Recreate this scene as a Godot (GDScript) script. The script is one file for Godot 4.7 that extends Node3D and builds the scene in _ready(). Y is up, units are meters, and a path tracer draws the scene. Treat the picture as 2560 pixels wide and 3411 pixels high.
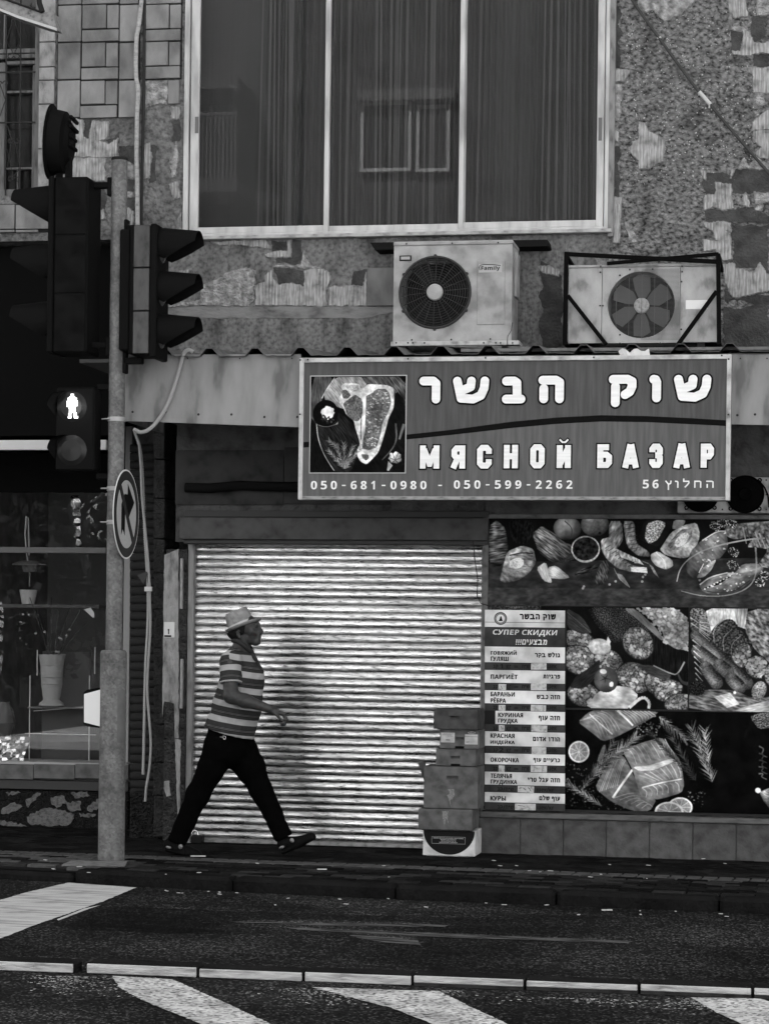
extends Node3D
# A shuttered butcher's shop on a street, a man in a hat walking past. x runs along the facade, y up, z towards the street.

const F := 7800.0            # focal length, in units of the 2560 x 3411 picture
const EYE_DIST := 16.25
const EYE_H := 1.5
const YAW := 0.178
const ROLL := 0.0122
const HORIZON := 2110.0

var eye := Vector3(EYE_DIST * sin(YAW), EYE_H, EYE_DIST * cos(YAW))
var rng := RandomNumberGenerator.new()
var taken := {}
var mats := {}
var tex := {}


class MB:
	var v := PackedVector3Array()
	var n := PackedVector3Array()
	var t := PackedVector2Array()

	func tri(a: Vector3, b: Vector3, c: Vector3, na: Vector3, nb: Vector3, nc: Vector3, ta := Vector2.ZERO, tb := Vector2.ZERO, tc := Vector2.ZERO) -> void:
		if (b - a).cross(c - a).dot(na + nb + nc) > 0.0:
			v.append_array([a, c, b]); n.append_array([na, nc, nb]); t.append_array([ta, tc, tb])
		else:
			v.append_array([a, b, c]); n.append_array([na, nb, nc]); t.append_array([ta, tb, tc])

	func quad(a: Vector3, b: Vector3, c: Vector3, d: Vector3, nn: Vector3) -> void:
		tri(a, b, c, nn, nn, nn, Vector2(0, 1), Vector2(1, 1), Vector2(1, 0))
		tri(a, c, d, nn, nn, nn, Vector2(0, 1), Vector2(1, 0), Vector2(0, 0))

	func quads(a: Vector3, b: Vector3, c: Vector3, d: Vector3, na: Vector3, nb: Vector3, nc: Vector3, nd: Vector3, ta := Vector2(0, 1), tb := Vector2(1, 1), tc := Vector2(1, 0), td := Vector2(0, 0)) -> void:
		tri(a, b, c, na, nb, nc, ta, tb, tc)
		tri(a, c, d, na, nc, nd, ta, tc, td)

	# box between two corners, edges cut off by bev, placed by xf
	func box(lo: Vector3, hi: Vector3, bev := 0.0, xf := Transform3D.IDENTITY) -> void:
		var c := (lo + hi) * 0.5
		var h := (hi - lo).abs() * 0.5
		var b: float = minf(bev, minf(h.x, minf(h.y, h.z)) * 0.9)
		for ax in 3:
			var p := (ax + 1) % 3
			var q := (ax + 2) % 3
			for s in [-1.0, 1.0]:
				var nn := Vector3.ZERO
				nn[ax] = s
				var pts := []
				for k in [[-1, -1], [1, -1], [1, 1], [-1, 1]]:
					var o := Vector3.ZERO
					o[ax] = s * h[ax]
					o[p] = k[0] * (h[p] - b)
					o[q] = k[1] * (h[q] - b)
					pts.append(xf * (c + o))
				quad(pts[0], pts[1], pts[2], pts[3], (xf.basis * nn).normalized())
		if b <= 0.0:
			return
		for ax in 3:
			var p := (ax + 1) % 3
			var q := (ax + 2) % 3
			for sp in [-1.0, 1.0]:
				for sq in [-1.0, 1.0]:
					var nn := Vector3.ZERO
					nn[p] = sp
					nn[q] = sq
					var pts := []
					for k in [[-1, 0], [1, 0], [1, 1], [-1, 1]]:
						var o := Vector3.ZERO
						o[ax] = k[0] * (h[ax] - b)
						o[p] = sp * (h[p] - (b if k[1] else 0.0))
						o[q] = sq * (h[q] - (0.0 if k[1] else b))
						pts.append(xf * (c + o))
					quad(pts[0], pts[1], pts[2], pts[3], (xf.basis * nn).normalized())
		for sx in [-1.0, 1.0]:
			for sy in [-1.0, 1.0]:
				for sz in [-1.0, 1.0]:
					var nn := (xf.basis * Vector3(sx, sy, sz)).normalized()
					tri(xf * (c + Vector3(sx * h.x, sy * (h.y - b), sz * (h.z - b))), xf * (c + Vector3(sx * (h.x - b), sy * h.y, sz * (h.z - b))), xf * (c + Vector3(sx * (h.x - b), sy * (h.y - b), sz * h.z)), nn, nn, nn)

	# polygon in x, y pushed out from z0 to z1 (front at z1), placed by xf
	func prism(poly: PackedVector2Array, z0: float, z1: float, xf := Transform3D.IDENTITY, back := false) -> void:
		var idx := Geometry2D.triangulate_polygon(poly)
		if idx.is_empty():
			return
		var fn := (xf.basis * Vector3(0, 0, signf(z1 - z0))).normalized()
		var lo := poly[0]
		var hi := poly[0]
		for p in poly:
			lo = lo.min(p); hi = hi.max(p)
		var sz := (hi - lo).max(Vector2(1e-5, 1e-5))
		for i in range(0, idx.size(), 3):
			var a := poly[idx[i]]; var b := poly[idx[i + 1]]; var c := poly[idx[i + 2]]
			tri(xf * Vector3(a.x, a.y, z1), xf * Vector3(b.x, b.y, z1), xf * Vector3(c.x, c.y, z1), fn, fn, fn, Vector2((a.x - lo.x) / sz.x, (hi.y - a.y) / sz.y), Vector2((b.x - lo.x) / sz.x, (hi.y - b.y) / sz.y), Vector2((c.x - lo.x) / sz.x, (hi.y - c.y) / sz.y))
			if back:
				tri(xf * Vector3(a.x, a.y, z0), xf * Vector3(b.x, b.y, z0), xf * Vector3(c.x, c.y, z0), -fn, -fn, -fn)
		var sgn := -1.0 if Geometry2D.is_polygon_clockwise(poly) else 1.0
		for i in poly.size():
			var a := poly[i]; var b := poly[(i + 1) % poly.size()]
			var e := b - a
			if e.length() < 1e-6:
				continue
			var nn := (xf.basis * Vector3(e.y, -e.x, 0) * sgn).normalized()
			quad(xf * Vector3(a.x, a.y, z0), xf * Vector3(b.x, b.y, z0), xf * Vector3(b.x, b.y, z1), xf * Vector3(a.x, a.y, z1), nn)

	func tube(pts: Array, r: float, sides := 8, r1 := -1.0) -> void:
		var m := pts.size()
		var fx: Array[Vector3] = []
		var fy: Array[Vector3] = []
		var prev := Vector3.ZERO
		for i in m:
			var d: Vector3 = (pts[mini(i + 1, m - 1)] - pts[maxi(i - 1, 0)]).normalized()
			var ref: Vector3 = prev if i > 0 else (Vector3.UP if absf(d.y) < 0.9 else Vector3.RIGHT)
			var x: Vector3 = (ref - d * ref.dot(d)).normalized()
			fx.append(x); fy.append(d.cross(x)); prev = x
		for i in m - 1:
			var ra: float = r if r1 < 0.0 else lerpf(r, r1, float(i) / (m - 1))
			var rb: float = r if r1 < 0.0 else lerpf(r, r1, float(i + 1) / (m - 1))
			for k in sides:
				var a0 := TAU * k / sides
				var a1 := TAU * (k + 1) / sides
				var n0: Vector3 = fx[i] * cos(a0) + fy[i] * sin(a0)
				var n1: Vector3 = fx[i] * cos(a1) + fy[i] * sin(a1)
				var n2: Vector3 = fx[i + 1] * cos(a1) + fy[i + 1] * sin(a1)
				var n3: Vector3 = fx[i + 1] * cos(a0) + fy[i + 1] * sin(a0)
				quads(pts[i] + n0 * ra, pts[i] + n1 * ra, pts[i + 1] + n2 * rb, pts[i + 1] + n3 * rb, n0, n1, n2, n3)
		for e in [0, m - 1]:
			var d: Vector3 = (pts[0] - pts[1]).normalized() if e == 0 else (pts[m - 1] - pts[m - 2]).normalized()
			var rr: float = r if (r1 < 0.0 or e == 0) else r1
			for k in sides:
				var a0 := TAU * k / sides
				var a1 := TAU * (k + 1) / sides
				tri(pts[e], pts[e] + (fx[e] * cos(a0) + fy[e] * sin(a0)) * rr, pts[e] + (fx[e] * cos(a1) + fy[e] * sin(a1)) * rr, d, d, d)

	# profile of (radius, height) turned round the local y axis
	func lathe(prof: Array, xf: Transform3D, segs := 24, squash := 1.0) -> void:
		for i in prof.size() - 1:
			var p: Vector2 = prof[i]
			var q: Vector2 = prof[i + 1]
			var d := q - p
			if d.length() < 1e-6:
				continue
			var nr := Vector2(d.y, -d.x).normalized()
			for k in segs:
				var a0 := TAU * k / segs
				var a1 := TAU * (k + 1) / segs
				var u0 := Vector3(cos(a0), 0, sin(a0) * squash)
				var u1 := Vector3(cos(a1), 0, sin(a1) * squash)
				var n0 := (xf.basis * (u0 * nr.x + Vector3.UP * nr.y)).normalized()
				var n1 := (xf.basis * (u1 * nr.x + Vector3.UP * nr.y)).normalized()
				quads(xf * (u0 * p.x + Vector3.UP * p.y), xf * (u1 * p.x + Vector3.UP * p.y), xf * (u1 * q.x + Vector3.UP * q.y), xf * (u0 * q.x + Vector3.UP * q.y), n0, n1, n1, n0, Vector2(float(k) / segs, float(i) / prof.size()), Vector2(float(k + 1) / segs, float(i) / prof.size()), Vector2(float(k + 1) / segs, float(i + 1) / prof.size()), Vector2(float(k) / segs, float(i + 1) / prof.size()))

	# upright sheet at z with a round hole
	func holed(x0: float, y0: float, x1: float, y1: float, cx: float, cy: float, r: float, z: float, depth := 0.0) -> void:
		var angs := []
		for k in 48:
			angs.append(TAU * k / 48)
		for c in [[x0, y0], [x1, y0], [x1, y1], [x0, y1]]:
			angs.append(fposmod(atan2(c[1] - cy, c[0] - cx), TAU))
		angs.sort()
		var rim := []
		for a in angs:
			var d := Vector2(cos(a), sin(a))
			var s := 1e9
			if absf(d.x) > 1e-6: s = minf(s, ((x1 if d.x > 0 else x0) - cx) / d.x)
			if absf(d.y) > 1e-6: s = minf(s, ((y1 if d.y > 0 else y0) - cy) / d.y)
			rim.append([Vector3(cx + d.x * r, cy + d.y * r, z), Vector3(cx + d.x * s, cy + d.y * s, z), Vector3(d.x, d.y, 0)])
		for i in rim.size():
			var p = rim[i]
			var q = rim[(i + 1) % rim.size()]
			quad(p[0], q[0], q[1], p[1], Vector3.BACK)
			if depth > 0.0:
				quads(p[0], q[0], q[0] - Vector3(0, 0, depth), p[0] - Vector3(0, 0, depth), -p[2], -q[2], -q[2], -p[2])

	func mesh() -> ArrayMesh:
		var arr := []
		arr.resize(Mesh.ARRAY_MAX)
		arr[Mesh.ARRAY_VERTEX] = v
		arr[Mesh.ARRAY_NORMAL] = n
		arr[Mesh.ARRAY_TEX_UV] = t
		var m := ArrayMesh.new()
		if v.size():
			m.add_surface_from_arrays(Mesh.PRIMITIVE_TRIANGLES, arr)
		return m


# ---------- where a point of the picture lies in the place ----------
func ray(u: float, v: float) -> Vector3:
	var a := (u - 1280.0) / F
	var b := (HORIZON - v) / F
	var x := a * cos(ROLL) - b * sin(ROLL)
	var y := b * cos(ROLL) + a * sin(ROLL)
	return Vector3(-sin(YAW), 0, -cos(YAW)) + Vector3(cos(YAW), 0, -sin(YAW)) * x + Vector3.UP * y

func w(u: float, v: float, z := 0.0) -> Vector3:          # on the upright plane at z
	var d := ray(u, v)
	return eye + d * ((z - eye.z) / d.z)

func wg(u: float, v: float, y := 0.0) -> Vector3:         # on the level plane at y
	var d := ray(u, v)
	return eye + d * ((y - eye.y) / d.y)

func w2(u: float, v: float, z := 0.0) -> Vector2:
	var p := w(u, v, z)
	return Vector2(p.x, p.y)

func rc(u0: float, v0: float, u1: float, v1: float, z := 0.0) -> Rect2:   # upright rectangle measured at the middle of its edges
	var um := (u0 + u1) * 0.5
	var vm := (v0 + v1) * 0.5
	var x0 := w(u0, vm, z).x
	var x1 := w(u1, vm, z).x
	var y0 := w(um, v1, z).y
	var y1 := w(um, v0, z).y
	return Rect2(x0, y0, x1 - x0, y1 - y0)

func zoomed(pts: Array, ox: float, oy: float, k: float, z := 0.0) -> PackedVector2Array:
	var out := PackedVector2Array()
	for i in range(0, pts.size(), 2):
		out.append(w2(ox + pts[i] / k, oy + pts[i + 1] / k, z))
	return out


# ---------- nodes ----------
func numbered(called: String) -> String:
	taken[called] = taken.get(called, -1) + 1
	return called if taken[called] == 0 else "%s_%03d" % [called, taken[called]]

func thing(called: String, label: String, category: String, base: Vector3, group := "") -> Node3D:
	var o := Node3D.new()
	o.name = numbered(called)
	add_child(o)
	o.position = base
	o.set_meta("label", label)
	o.set_meta("category", category)
	if group: o.set_meta("group", group)
	return o

func setting(called: String) -> Node3D:
	var o := Node3D.new()
	o.name = numbered(called)
	add_child(o)
	o.set_meta("kind", "structure")
	return o

func add(parent: Node3D, called: String, mb: MB, m: Material) -> MeshInstance3D:
	return put(parent, called, mb.mesh(), m)

func put(parent: Node3D, called: String, mesh: Mesh, m: Material) -> MeshInstance3D:
	var o := MeshInstance3D.new()
	o.name = numbered(called) if parent == self else called
	o.mesh = mesh
	o.material_override = m
	parent.add_child(o, true)
	if parent != self and parent.get_parent() == self and not parent is MeshInstance3D:
		o.position = -parent.position
	return o

func solo(called: String, label: String, category: String, mb: MB, m: Material, group := "") -> MeshInstance3D:
	var o := add(self, called, mb, m)
	o.set_meta("label", label)
	o.set_meta("category", category)
	if group: o.set_meta("group", group)
	return o

func bx(lo: Vector3, hi: Vector3, bev := 0.003) -> MB:
	var mb := MB.new()
	mb.box(lo, hi, bev)
	return mb

func slab(r: Rect2, z0: float, z1: float, bev := 0.003) -> MB:
	return bx(Vector3(r.position.x, r.position.y, z0), Vector3(r.end.x, r.end.y, z1), bev)

func bar(a: Vector3, b: Vector3, width: float, depth: float, bev := 0.002) -> MB:   # square bar between two points
	var mb := MB.new()
	var d := (b - a).normalized()
	var side := d.cross(Vector3.BACK).normalized()
	if side.length() < 0.5: side = Vector3.RIGHT
	var xf := Transform3D(Basis(side, d, side.cross(d)), (a + b) * 0.5)
	var l := a.distance_to(b) * 0.5
	mb.box(Vector3(-width / 2, -l, -depth / 2), Vector3(width / 2, l, depth / 2), bev, xf)
	return mb


# ---------- materials ----------
func grey(l: float) -> Color:
	return Color(l, l, l).linear_to_srgb()

func noise_tex(key: String, type: int, freq: float, octaves: int, ramp: Array, size := 512, seamless := true) -> NoiseTexture2D:
	if tex.has(key): return tex[key]
	var nz := FastNoiseLite.new()
	nz.noise_type = type
	nz.seed = hash(key) % 10000
	nz.frequency = freq
	nz.fractal_octaves = octaves
	if octaves == 1: nz.fractal_type = FastNoiseLite.FRACTAL_NONE
	if type == FastNoiseLite.TYPE_CELLULAR:
		nz.cellular_return_type = FastNoiseLite.RETURN_CELL_VALUE if key.contains("cell") else FastNoiseLite.RETURN_DISTANCE
	var g := Gradient.new()
	var offs := PackedFloat32Array()
	var cols := PackedColorArray()
	for k in ramp:
		offs.append(k[0]); cols.append(Color(k[1], k[1], k[1]))
	g.offsets = offs
	g.colors = cols
	var t := NoiseTexture2D.new()
	t.width = size
	t.height = size
	t.seamless = seamless
	t.noise = nz
	t.color_ramp = g
	tex[key] = t
	return t

func mat(key: String, l: float, rough := 0.85, metal := 0.0, a: Texture2D = null, ascale := Vector3.ONE, d: Texture2D = null, dscale := Vector3.ONE, bump: Texture2D = null, bump_cm := 0.3) -> StandardMaterial3D:
	if mats.has(key): return mats[key]
	var m := StandardMaterial3D.new()
	m.resource_name = key
	m.albedo_color = grey(l)
	m.roughness = rough
	m.metallic = metal
	m.metallic_specular = 0.3 if rough < 0.4 else 0.16 if l > 0.03 else 0.08
	m.uv1_triplanar = true
	m.uv1_world_triplanar = true
	m.uv1_scale = ascale
	if a: m.albedo_texture = a
	if d:
		m.detail_enabled = true
		m.detail_albedo = d
		m.detail_blend_mode = BaseMaterial3D.BLEND_MODE_MUL
		m.detail_uv_layer = BaseMaterial3D.DETAIL_UV_2
		m.uv2_triplanar = true
		m.uv2_world_triplanar = true
		m.uv2_scale = dscale
	if bump:
		m.heightmap_enabled = true
		m.heightmap_texture = bump
		m.heightmap_scale = bump_cm
	mats[key] = m
	return m

func tmat(key: String, image: Image, l := 1.0, rough := 0.6) -> StandardMaterial3D:
	if mats.has(key): return mats[key]
	var m := StandardMaterial3D.new()
	m.resource_name = key
	m.albedo_color = grey(l)
	m.albedo_texture = ImageTexture.create_from_image(image)
	m.roughness = rough
	m.metallic_specular = 0.1
	m.texture_repeat = false
	mats[key] = m
	return m

func pane(key: String, rough := 0.0, alpha := 0.04) -> StandardMaterial3D:
	if mats.has(key): return mats[key]
	var m := StandardMaterial3D.new()
	m.resource_name = key
	m.transparency = BaseMaterial3D.TRANSPARENCY_ALPHA
	var c := grey(0.2)
	c.a = alpha
	m.albedo_color = c
	m.roughness = rough
	m.metallic_specular = 0.5
	mats[key] = m
	return m


# ---------- lettering ----------
func text_into(mb: MB, s: String, r: Rect2, z: float, depth := 0.002, bold := true, shear := 0.0) -> void:
	var f := SystemFont.new()
	f.font_names = PackedStringArray(["Droid Sans"])
	f.font_weight = 700 if bold else 400
	var tm := TextMesh.new()
	tm.font = f
	tm.text = s
	tm.font_size = 64
	tm.pixel_size = 0.01
	tm.depth = 0.02
	tm.curve_step = 1.5
	var arr := tm.get_mesh_arrays() if tm.has_method("get_mesh_arrays") else tm.surface_get_arrays(0)
	var vs: PackedVector3Array = arr[Mesh.ARRAY_VERTEX]
	var ns: PackedVector3Array = arr[Mesh.ARRAY_NORMAL]
	var ix = arr[Mesh.ARRAY_INDEX]
	if vs.is_empty(): return
	var lo := vs[0]
	var hi := vs[0]
	for p in vs:
		lo = lo.min(p); hi = hi.max(p)
	var sc := Vector2(r.size.x / (hi.x - lo.x), r.size.y / (hi.y - lo.y))
	var order: PackedInt32Array = ix if ix != null and ix.size() else PackedInt32Array(range(vs.size()))
	for i in range(0, order.size(), 3):
		var p := []
		var nn := []
		for k in 3:
			var q := vs[order[i + k]]
			var y := (q.y - lo.y) * sc.y
			p.append(Vector3(r.position.x + (q.x - lo.x) * sc.x + y * shear, r.position.y + y, z + (depth if q.z > (lo.z + hi.z) / 2 else 0.0)))
			nn.append(ns[order[i + k]])
		mb.tri(p[0], p[1], p[2], nn[0], nn[1], nn[2])

const HEB := {
	"א": [[0, 1, .7, 0], [.68, 1, .66, .62, .42, .42], [.02, 0, .04, .38, .26, .62]],
	"ב": [[.0, 1, .45, 1, .6, .9, .62, 0], [0, 0, .84, 0]],
	"ג": [[.05, 1, .3, 1, .38, .9, .4, .35, .48, 0], [.4, .35, .05, 0]],
	"ד": [[0, 1, .72, 1], [.56, 1, .56, 0]],
	"ה": [[0, 1, .5, 1, .64, .88, .64, 0], [.04, .55, .04, 0]],
	"ו": [[0, 1, .12, .98, .2, .85, .2, 0]],
	"ז": [[0, 1, .34, 1], [.2, 1, .2, 0]],
	"ח": [[0, 0, 0, 1, .5, 1, .62, .88, .62, 0]],
	"ט": [[.3, 1, .1, .95, 0, .75, 0, .15, .12, 0, .5, 0, .64, .15, .64, .8, .55, 1, .4, .95]],
	"י": [[0, 1, .14, 1, .2, .9, .2, .55]],
	"כ": [[.03, 1, .42, 1, .58, .85, .58, .15, .42, 0, 0, 0]],
	"ל": [[.05, 1.38, .05, 1, .55, 1, .58, .75, .42, .35, .22, 0]],
	"ם": [[0, 0, 0, 1, .5, 1, .64, .86, .64, .1], [0, 0, .64, 0]],
	"מ": [[0, 1, .16, .72, .06, 0], [.16, .72, .3, .95, .5, 1, .66, .85, .66, 0, .36, 0]],
	"ע": [[.05, 1, .2, .2], [.6, 1, .6, .55, .45, .2, 0, -.08]],
	"ף": [[.26, .52, .03, .52, .03, 1, .42, 1, .56, .85, .56, -.36]],
	"פ": [[.26, .5, .03, .5, .03, 1, .42, 1, .58, .85, .58, .15, .42, 0, 0, 0]],
	"צ": [[.05, 1, .5, .1], [.58, 1, .56, .65, .32, .5], [0, 0, .62, 0]],
	"ץ": [[0, 1, .28, .5, .28, -.36], [.56, 1, .52, .65, .3, .48]],
	"ק": [[0, 1, .5, 1, .66, .88, .66, .62, .58, .35, .42, .2], [.08, .62, .08, -.22]],
	"ר": [[0, 1, .46, 1, .6, .86, .6, 0]],
	"ש": [[0, 1, .12, .05, .5, 0, .74, .2, .84, .6, .86, 1], [.44, 1, .42, .68, .16, .48]],
	"ת": [[.03, 1, .5, 1, .64, .86, .64, 0], [.14, 1, .14, .1, 0, 0]],
	"!": [[0, 1, 0, .3], [0, .06, 0, -.02]],
	"״": [[0, 1, 0, .72], [.16, 1, .16, .72]],
	"/": [[0, -.1, .4, 1.1]],
}
const CYR := {
	"М": [[0, 0, 0, 1], [1, 0, 1, 1], [.08, .95, .5, .1, .92, .95]],
	"Я": [[1, 0, 1, 1], [1, 1, .25, 1, 0, .86, 0, .6, .25, .46, 1, .46], [.42, .46, 0, 0]],
	"С": [[1, .66, 1, .86, .75, 1, .25, 1, 0, .86, 0, .14, .25, 0, .75, 0, 1, .14, 1, .36]],
	"Н": [[0, 0, 0, 1], [1, 0, 1, 1], [0, .52, 1, .52]],
	"О": [[.5, 1, .25, 1, 0, .86, 0, .14, .25, 0, .5, 0], [.5, 1, .75, 1, 1, .86, 1, .14, .75, 0, .5, 0]],
	"Й": [[0, 0, 0, 1], [1, 0, 1, 1], [.04, .06, .96, .94]],
	"Б": [[0, 0, 0, 1], [0, 1, .98, 1], [0, .58, .7, .58, 1, .46, 1, .14, .75, 0, 0, 0]],
	"А": [[0, 0, .4, 1], [1, 0, .6, 1], [.2, .2, .8, .2]],
	"З": [[0, .7, 0, .86, .25, 1, .75, 1, 1, .86, 1, .66, .72, .53, .38, .53], [.72, .53, 1, .42, 1, .14, .75, 0, .25, 0, 0, .14, 0, .32]],
	"Р": [[0, 0, 0, 1], [0, 1, .75, 1, 1, .86, 1, .6, .75, .46, 0, .46]],
}

# one letter as flat strokes: its outer edge fills the rectangle; the strokes lie a hair above one another
func glyph_into(mb: MB, strokes: Array, r: Rect2, th: float, z: float, rounded: bool, grow := 0.0, shear := 0.0) -> void:
	var lo := Vector2(9, 9)
	var hi := Vector2(-9, -9)
	for s in strokes:
		for i in range(0, s.size(), 2):
			lo = lo.min(Vector2(s[i], s[i + 1])); hi = hi.max(Vector2(s[i], s[i + 1]))
	var sx := (r.size.x - th) / maxf(hi.x - lo.x, 1e-3) if hi.x - lo.x > 0.01 else 1.0
	var sy := (r.size.y - th) / maxf(hi.y - lo.y, 1e-3)
	var k := 0
	for s in strokes:
		var line := PackedVector2Array()
		for i in range(0, s.size(), 2):
			var y: float = (s[i + 1] - lo.y) * sy + th / 2
			line.append(Vector2(r.position.x + th / 2 + (s[i] - lo.x) * sx + y * shear, r.position.y + y))
		if not rounded:
			for e in [0, line.size() - 1]:
				var d := (line[0] - line[1]).normalized() if e == 0 else (line[-1] - line[-2]).normalized()
				var at := Vector2(s[0], s[1]) if e == 0 else Vector2(s[-2], s[-1])
				var tip := (d.y > 0.7 and at.y > hi.y - 0.01) or (d.y < -0.7 and at.y < lo.y + 0.01) or (d.x > 0.7 and at.x > hi.x - 0.01) or (d.x < -0.7 and at.x < lo.x + 0.01)
				line[e] += d * (grow + (th / 2 if tip else 0.0))
		for i in line.size(): line[i] *= 2000.0   # the offsetting counts arcs in whole units
		for poly in Geometry2D.offset_polyline(line, (th / 2 + grow) * 2000.0, Geometry2D.JOIN_ROUND if rounded or grow > 0 else Geometry2D.JOIN_MITER, Geometry2D.END_ROUND if rounded else Geometry2D.END_BUTT):
			if not Geometry2D.is_polygon_clockwise(poly):
				for i in poly.size(): poly[i] /= 2000.0
				mb.prism(poly, z, z + 0.002 + k * 0.0004)
		k += 1

# a line of Hebrew, right to left, as high as the rectangle and no wider
func heb_into(mb: MB, s: String, r: Rect2, th_share: float, z: float, rounded := false, shear := 0.0) -> void:
	var h := r.size.y
	var th := h * th_share
	var width := 0.0
	var ws := []
	for ch in s:
		var lo := 9.0
		var hi := 0.0
		if HEB.has(ch):
			for st in HEB[ch]:
				for i in range(0, st.size(), 2):
					lo = minf(lo, st[i]); hi = maxf(hi, st[i])
			ws.append((hi - lo) * (h - th) + th * (1.0 if ch != "!" else 1.3))
		else:
			ws.append(h * 0.3)
		width += ws[-1] + h * 0.14
	width -= h * 0.14
	var fit := minf(1.0, r.size.x / width) if r.size.x > 0 else 1.0
	var x := r.end.x
	for i in s.length():
		var cw: float = ws[i] * fit
		x -= cw
		if HEB.has(s[i]):
			var lo := 9.0
			var hi := -9.0
			for st in HEB[s[i]]:
				for j in range(1, st.size(), 2):
					lo = minf(lo, st[j]); hi = maxf(hi, st[j])
			glyph_into(mb, HEB[s[i]], Rect2(x, r.position.y + lo * (h - th), cw, (hi - lo) * (h - th) + th), th * fit if cw < th else th, z, rounded, 0.0, shear)
		x -= h * 0.14 * fit


# ---------- flat prints: grey pictures computed shape by shape ----------
class Print:
	var wd: int
	var ht: int
	var px := PackedFloat32Array()
	var ox: float
	var oy: float
	var k: float
	var nz := FastNoiseLite.new()
	var rg := RandomNumberGenerator.new()

	func _init(x0: float, y0: float, x1: float, y1: float, scale: float, base: float, sd: int) -> void:
		ox = x0; oy = y0; k = scale
		wd = int((x1 - x0) * scale); ht = int((y1 - y0) * scale)
		px.resize(wd * ht)
		px.fill(base)
		nz.seed = sd
		nz.frequency = 1.0
		nz.fractal_octaves = 3
		rg.seed = sd

	# filled polygon: value, mottling (amount, size along, size across, turn), rim = darker towards the outline
	func poly(p: Array, val: float, amp := 0.0, sx := 20.0, sy := 20.0, turn := 0.0, rim := 0.0) -> void:
		var q := PackedVector2Array()
		for i in range(0, p.size(), 2):
			q.append(Vector2((p[i] - ox) * k, (p[i + 1] - oy) * k))
		if q.size() > 4: q = rounded(q)
		_fill(q, val, amp * 0.75, sx * k * 1.5, sy * k * 1.3, turn, rim)

	func rounded(q: PackedVector2Array) -> PackedVector2Array:
		var o := PackedVector2Array()
		for i in q.size():
			var b := q[(i + 1) % q.size()]
			o.append(q[i].lerp(b, 0.16)); o.append(q[i].lerp(b, 0.5)); o.append(q[i].lerp(b, 0.84))
		return o

	func _fill(q: PackedVector2Array, val: float, amp: float, sx: float, sy: float, turn: float, rim: float) -> void:
		var y0 := 1e9
		var y1 := -1e9
		var c := Vector2.ZERO
		for p in q:
			y0 = minf(y0, p.y); y1 = maxf(y1, p.y); c += p
		c /= q.size()
		var ct := cos(turn)
		var sn := sin(turn)
		for y in range(maxi(0, int(y0)), mini(ht, int(y1) + 1)):
			var xs := PackedFloat32Array()
			var yc := y + 0.5
			for i in q.size():
				var a := q[i]
				var b := q[(i + 1) % q.size()]
				if (a.y <= yc) != (b.y <= yc):
					xs.append(a.x + (yc - a.y) / (b.y - a.y) * (b.x - a.x))
			xs.sort()
			for j in range(0, xs.size() - 1, 2):
				var span := maxf(xs[j + 1] - xs[j], 1.0)
				for x in range(maxi(0, roundi(xs[j])), mini(wd, roundi(xs[j + 1]))):
					var o := val
					if amp > 0.0:
						o += amp * nz.get_noise_2d((x * ct + y * sn) / sx, (y * ct - x * sn) / sy)
					if rim > 0.0:
						var e := ((x - xs[j]) / span - 0.5) * 2.0
						var f := ((y - y0) / maxf(y1 - y0, 1.0) - 0.45) * 2.0
						var e3 := e * e * e
						var f3 := f * f * f
						o *= 1.0 - rim * maxf(absf(e3), absf(f3)) - 0.5 * rim * (0.5 * e + 0.8 * f)
						var hl := maxf(0.0, 1.0 - ((e + 0.35) * (e + 0.35) + (f + 0.45) * (f + 0.45)) * 5.0)
						o += rim * 0.35 * hl * hl
					px[y * wd + x] = clampf(o, 0.0, 1.0)

	func blob(x: float, y: float, rx: float, ry: float, turn: float, val: float, amp := 0.0, s := 20.0, rim := 0.0, wob := 0.0) -> void:
		var q := PackedVector2Array()
		var m := 14 if rx * k < 12 else 28
		for i in m:
			var a := TAU * i / m
			var r := 1.0 + wob * nz.get_noise_2d(cos(a) * 1.7 + x, sin(a) * 1.7 + y) * 2.0
			var d := Vector2(cos(a) * rx, sin(a) * ry) * r
			q.append(Vector2((x + d.x * cos(turn) - d.y * sin(turn) - ox) * k, (y + d.x * sin(turn) + d.y * cos(turn) - oy) * k))
		_fill(q, val, amp, s * k, s * k, turn, rim)

	func line(p: Array, w0: float, w1: float, val: float) -> void:
		for pass_n in 2:
			if p.size() < 6: break
			var o := [p[0], p[1]]
			for i in range(0, p.size() - 2, 2):
				for f in [0.25, 0.75]:
					o.append(lerpf(p[i], p[i + 2], f)); o.append(lerpf(p[i + 1], p[i + 3], f))
			o.append(p[-2]); o.append(p[-1])
			p = o
		var m := p.size() / 2
		for i in m - 1:
			var a := Vector2((p[2 * i] - ox) * k, (p[2 * i + 1] - oy) * k)
			var b := Vector2((p[2 * i + 2] - ox) * k, (p[2 * i + 3] - oy) * k)
			var ra := maxf(lerpf(w0, w1, float(i) / (m - 1)) * k * 0.5, 0.35)
			var rb := maxf(lerpf(w0, w1, float(i + 1) / (m - 1)) * k * 0.5, 0.35)
			var n := (b - a).orthogonal().normalized()
			_fill(PackedVector2Array([a + n * ra, b + n * rb, b - n * rb, a - n * ra]), val, 0.0, 1, 1, 0, 0)

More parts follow.
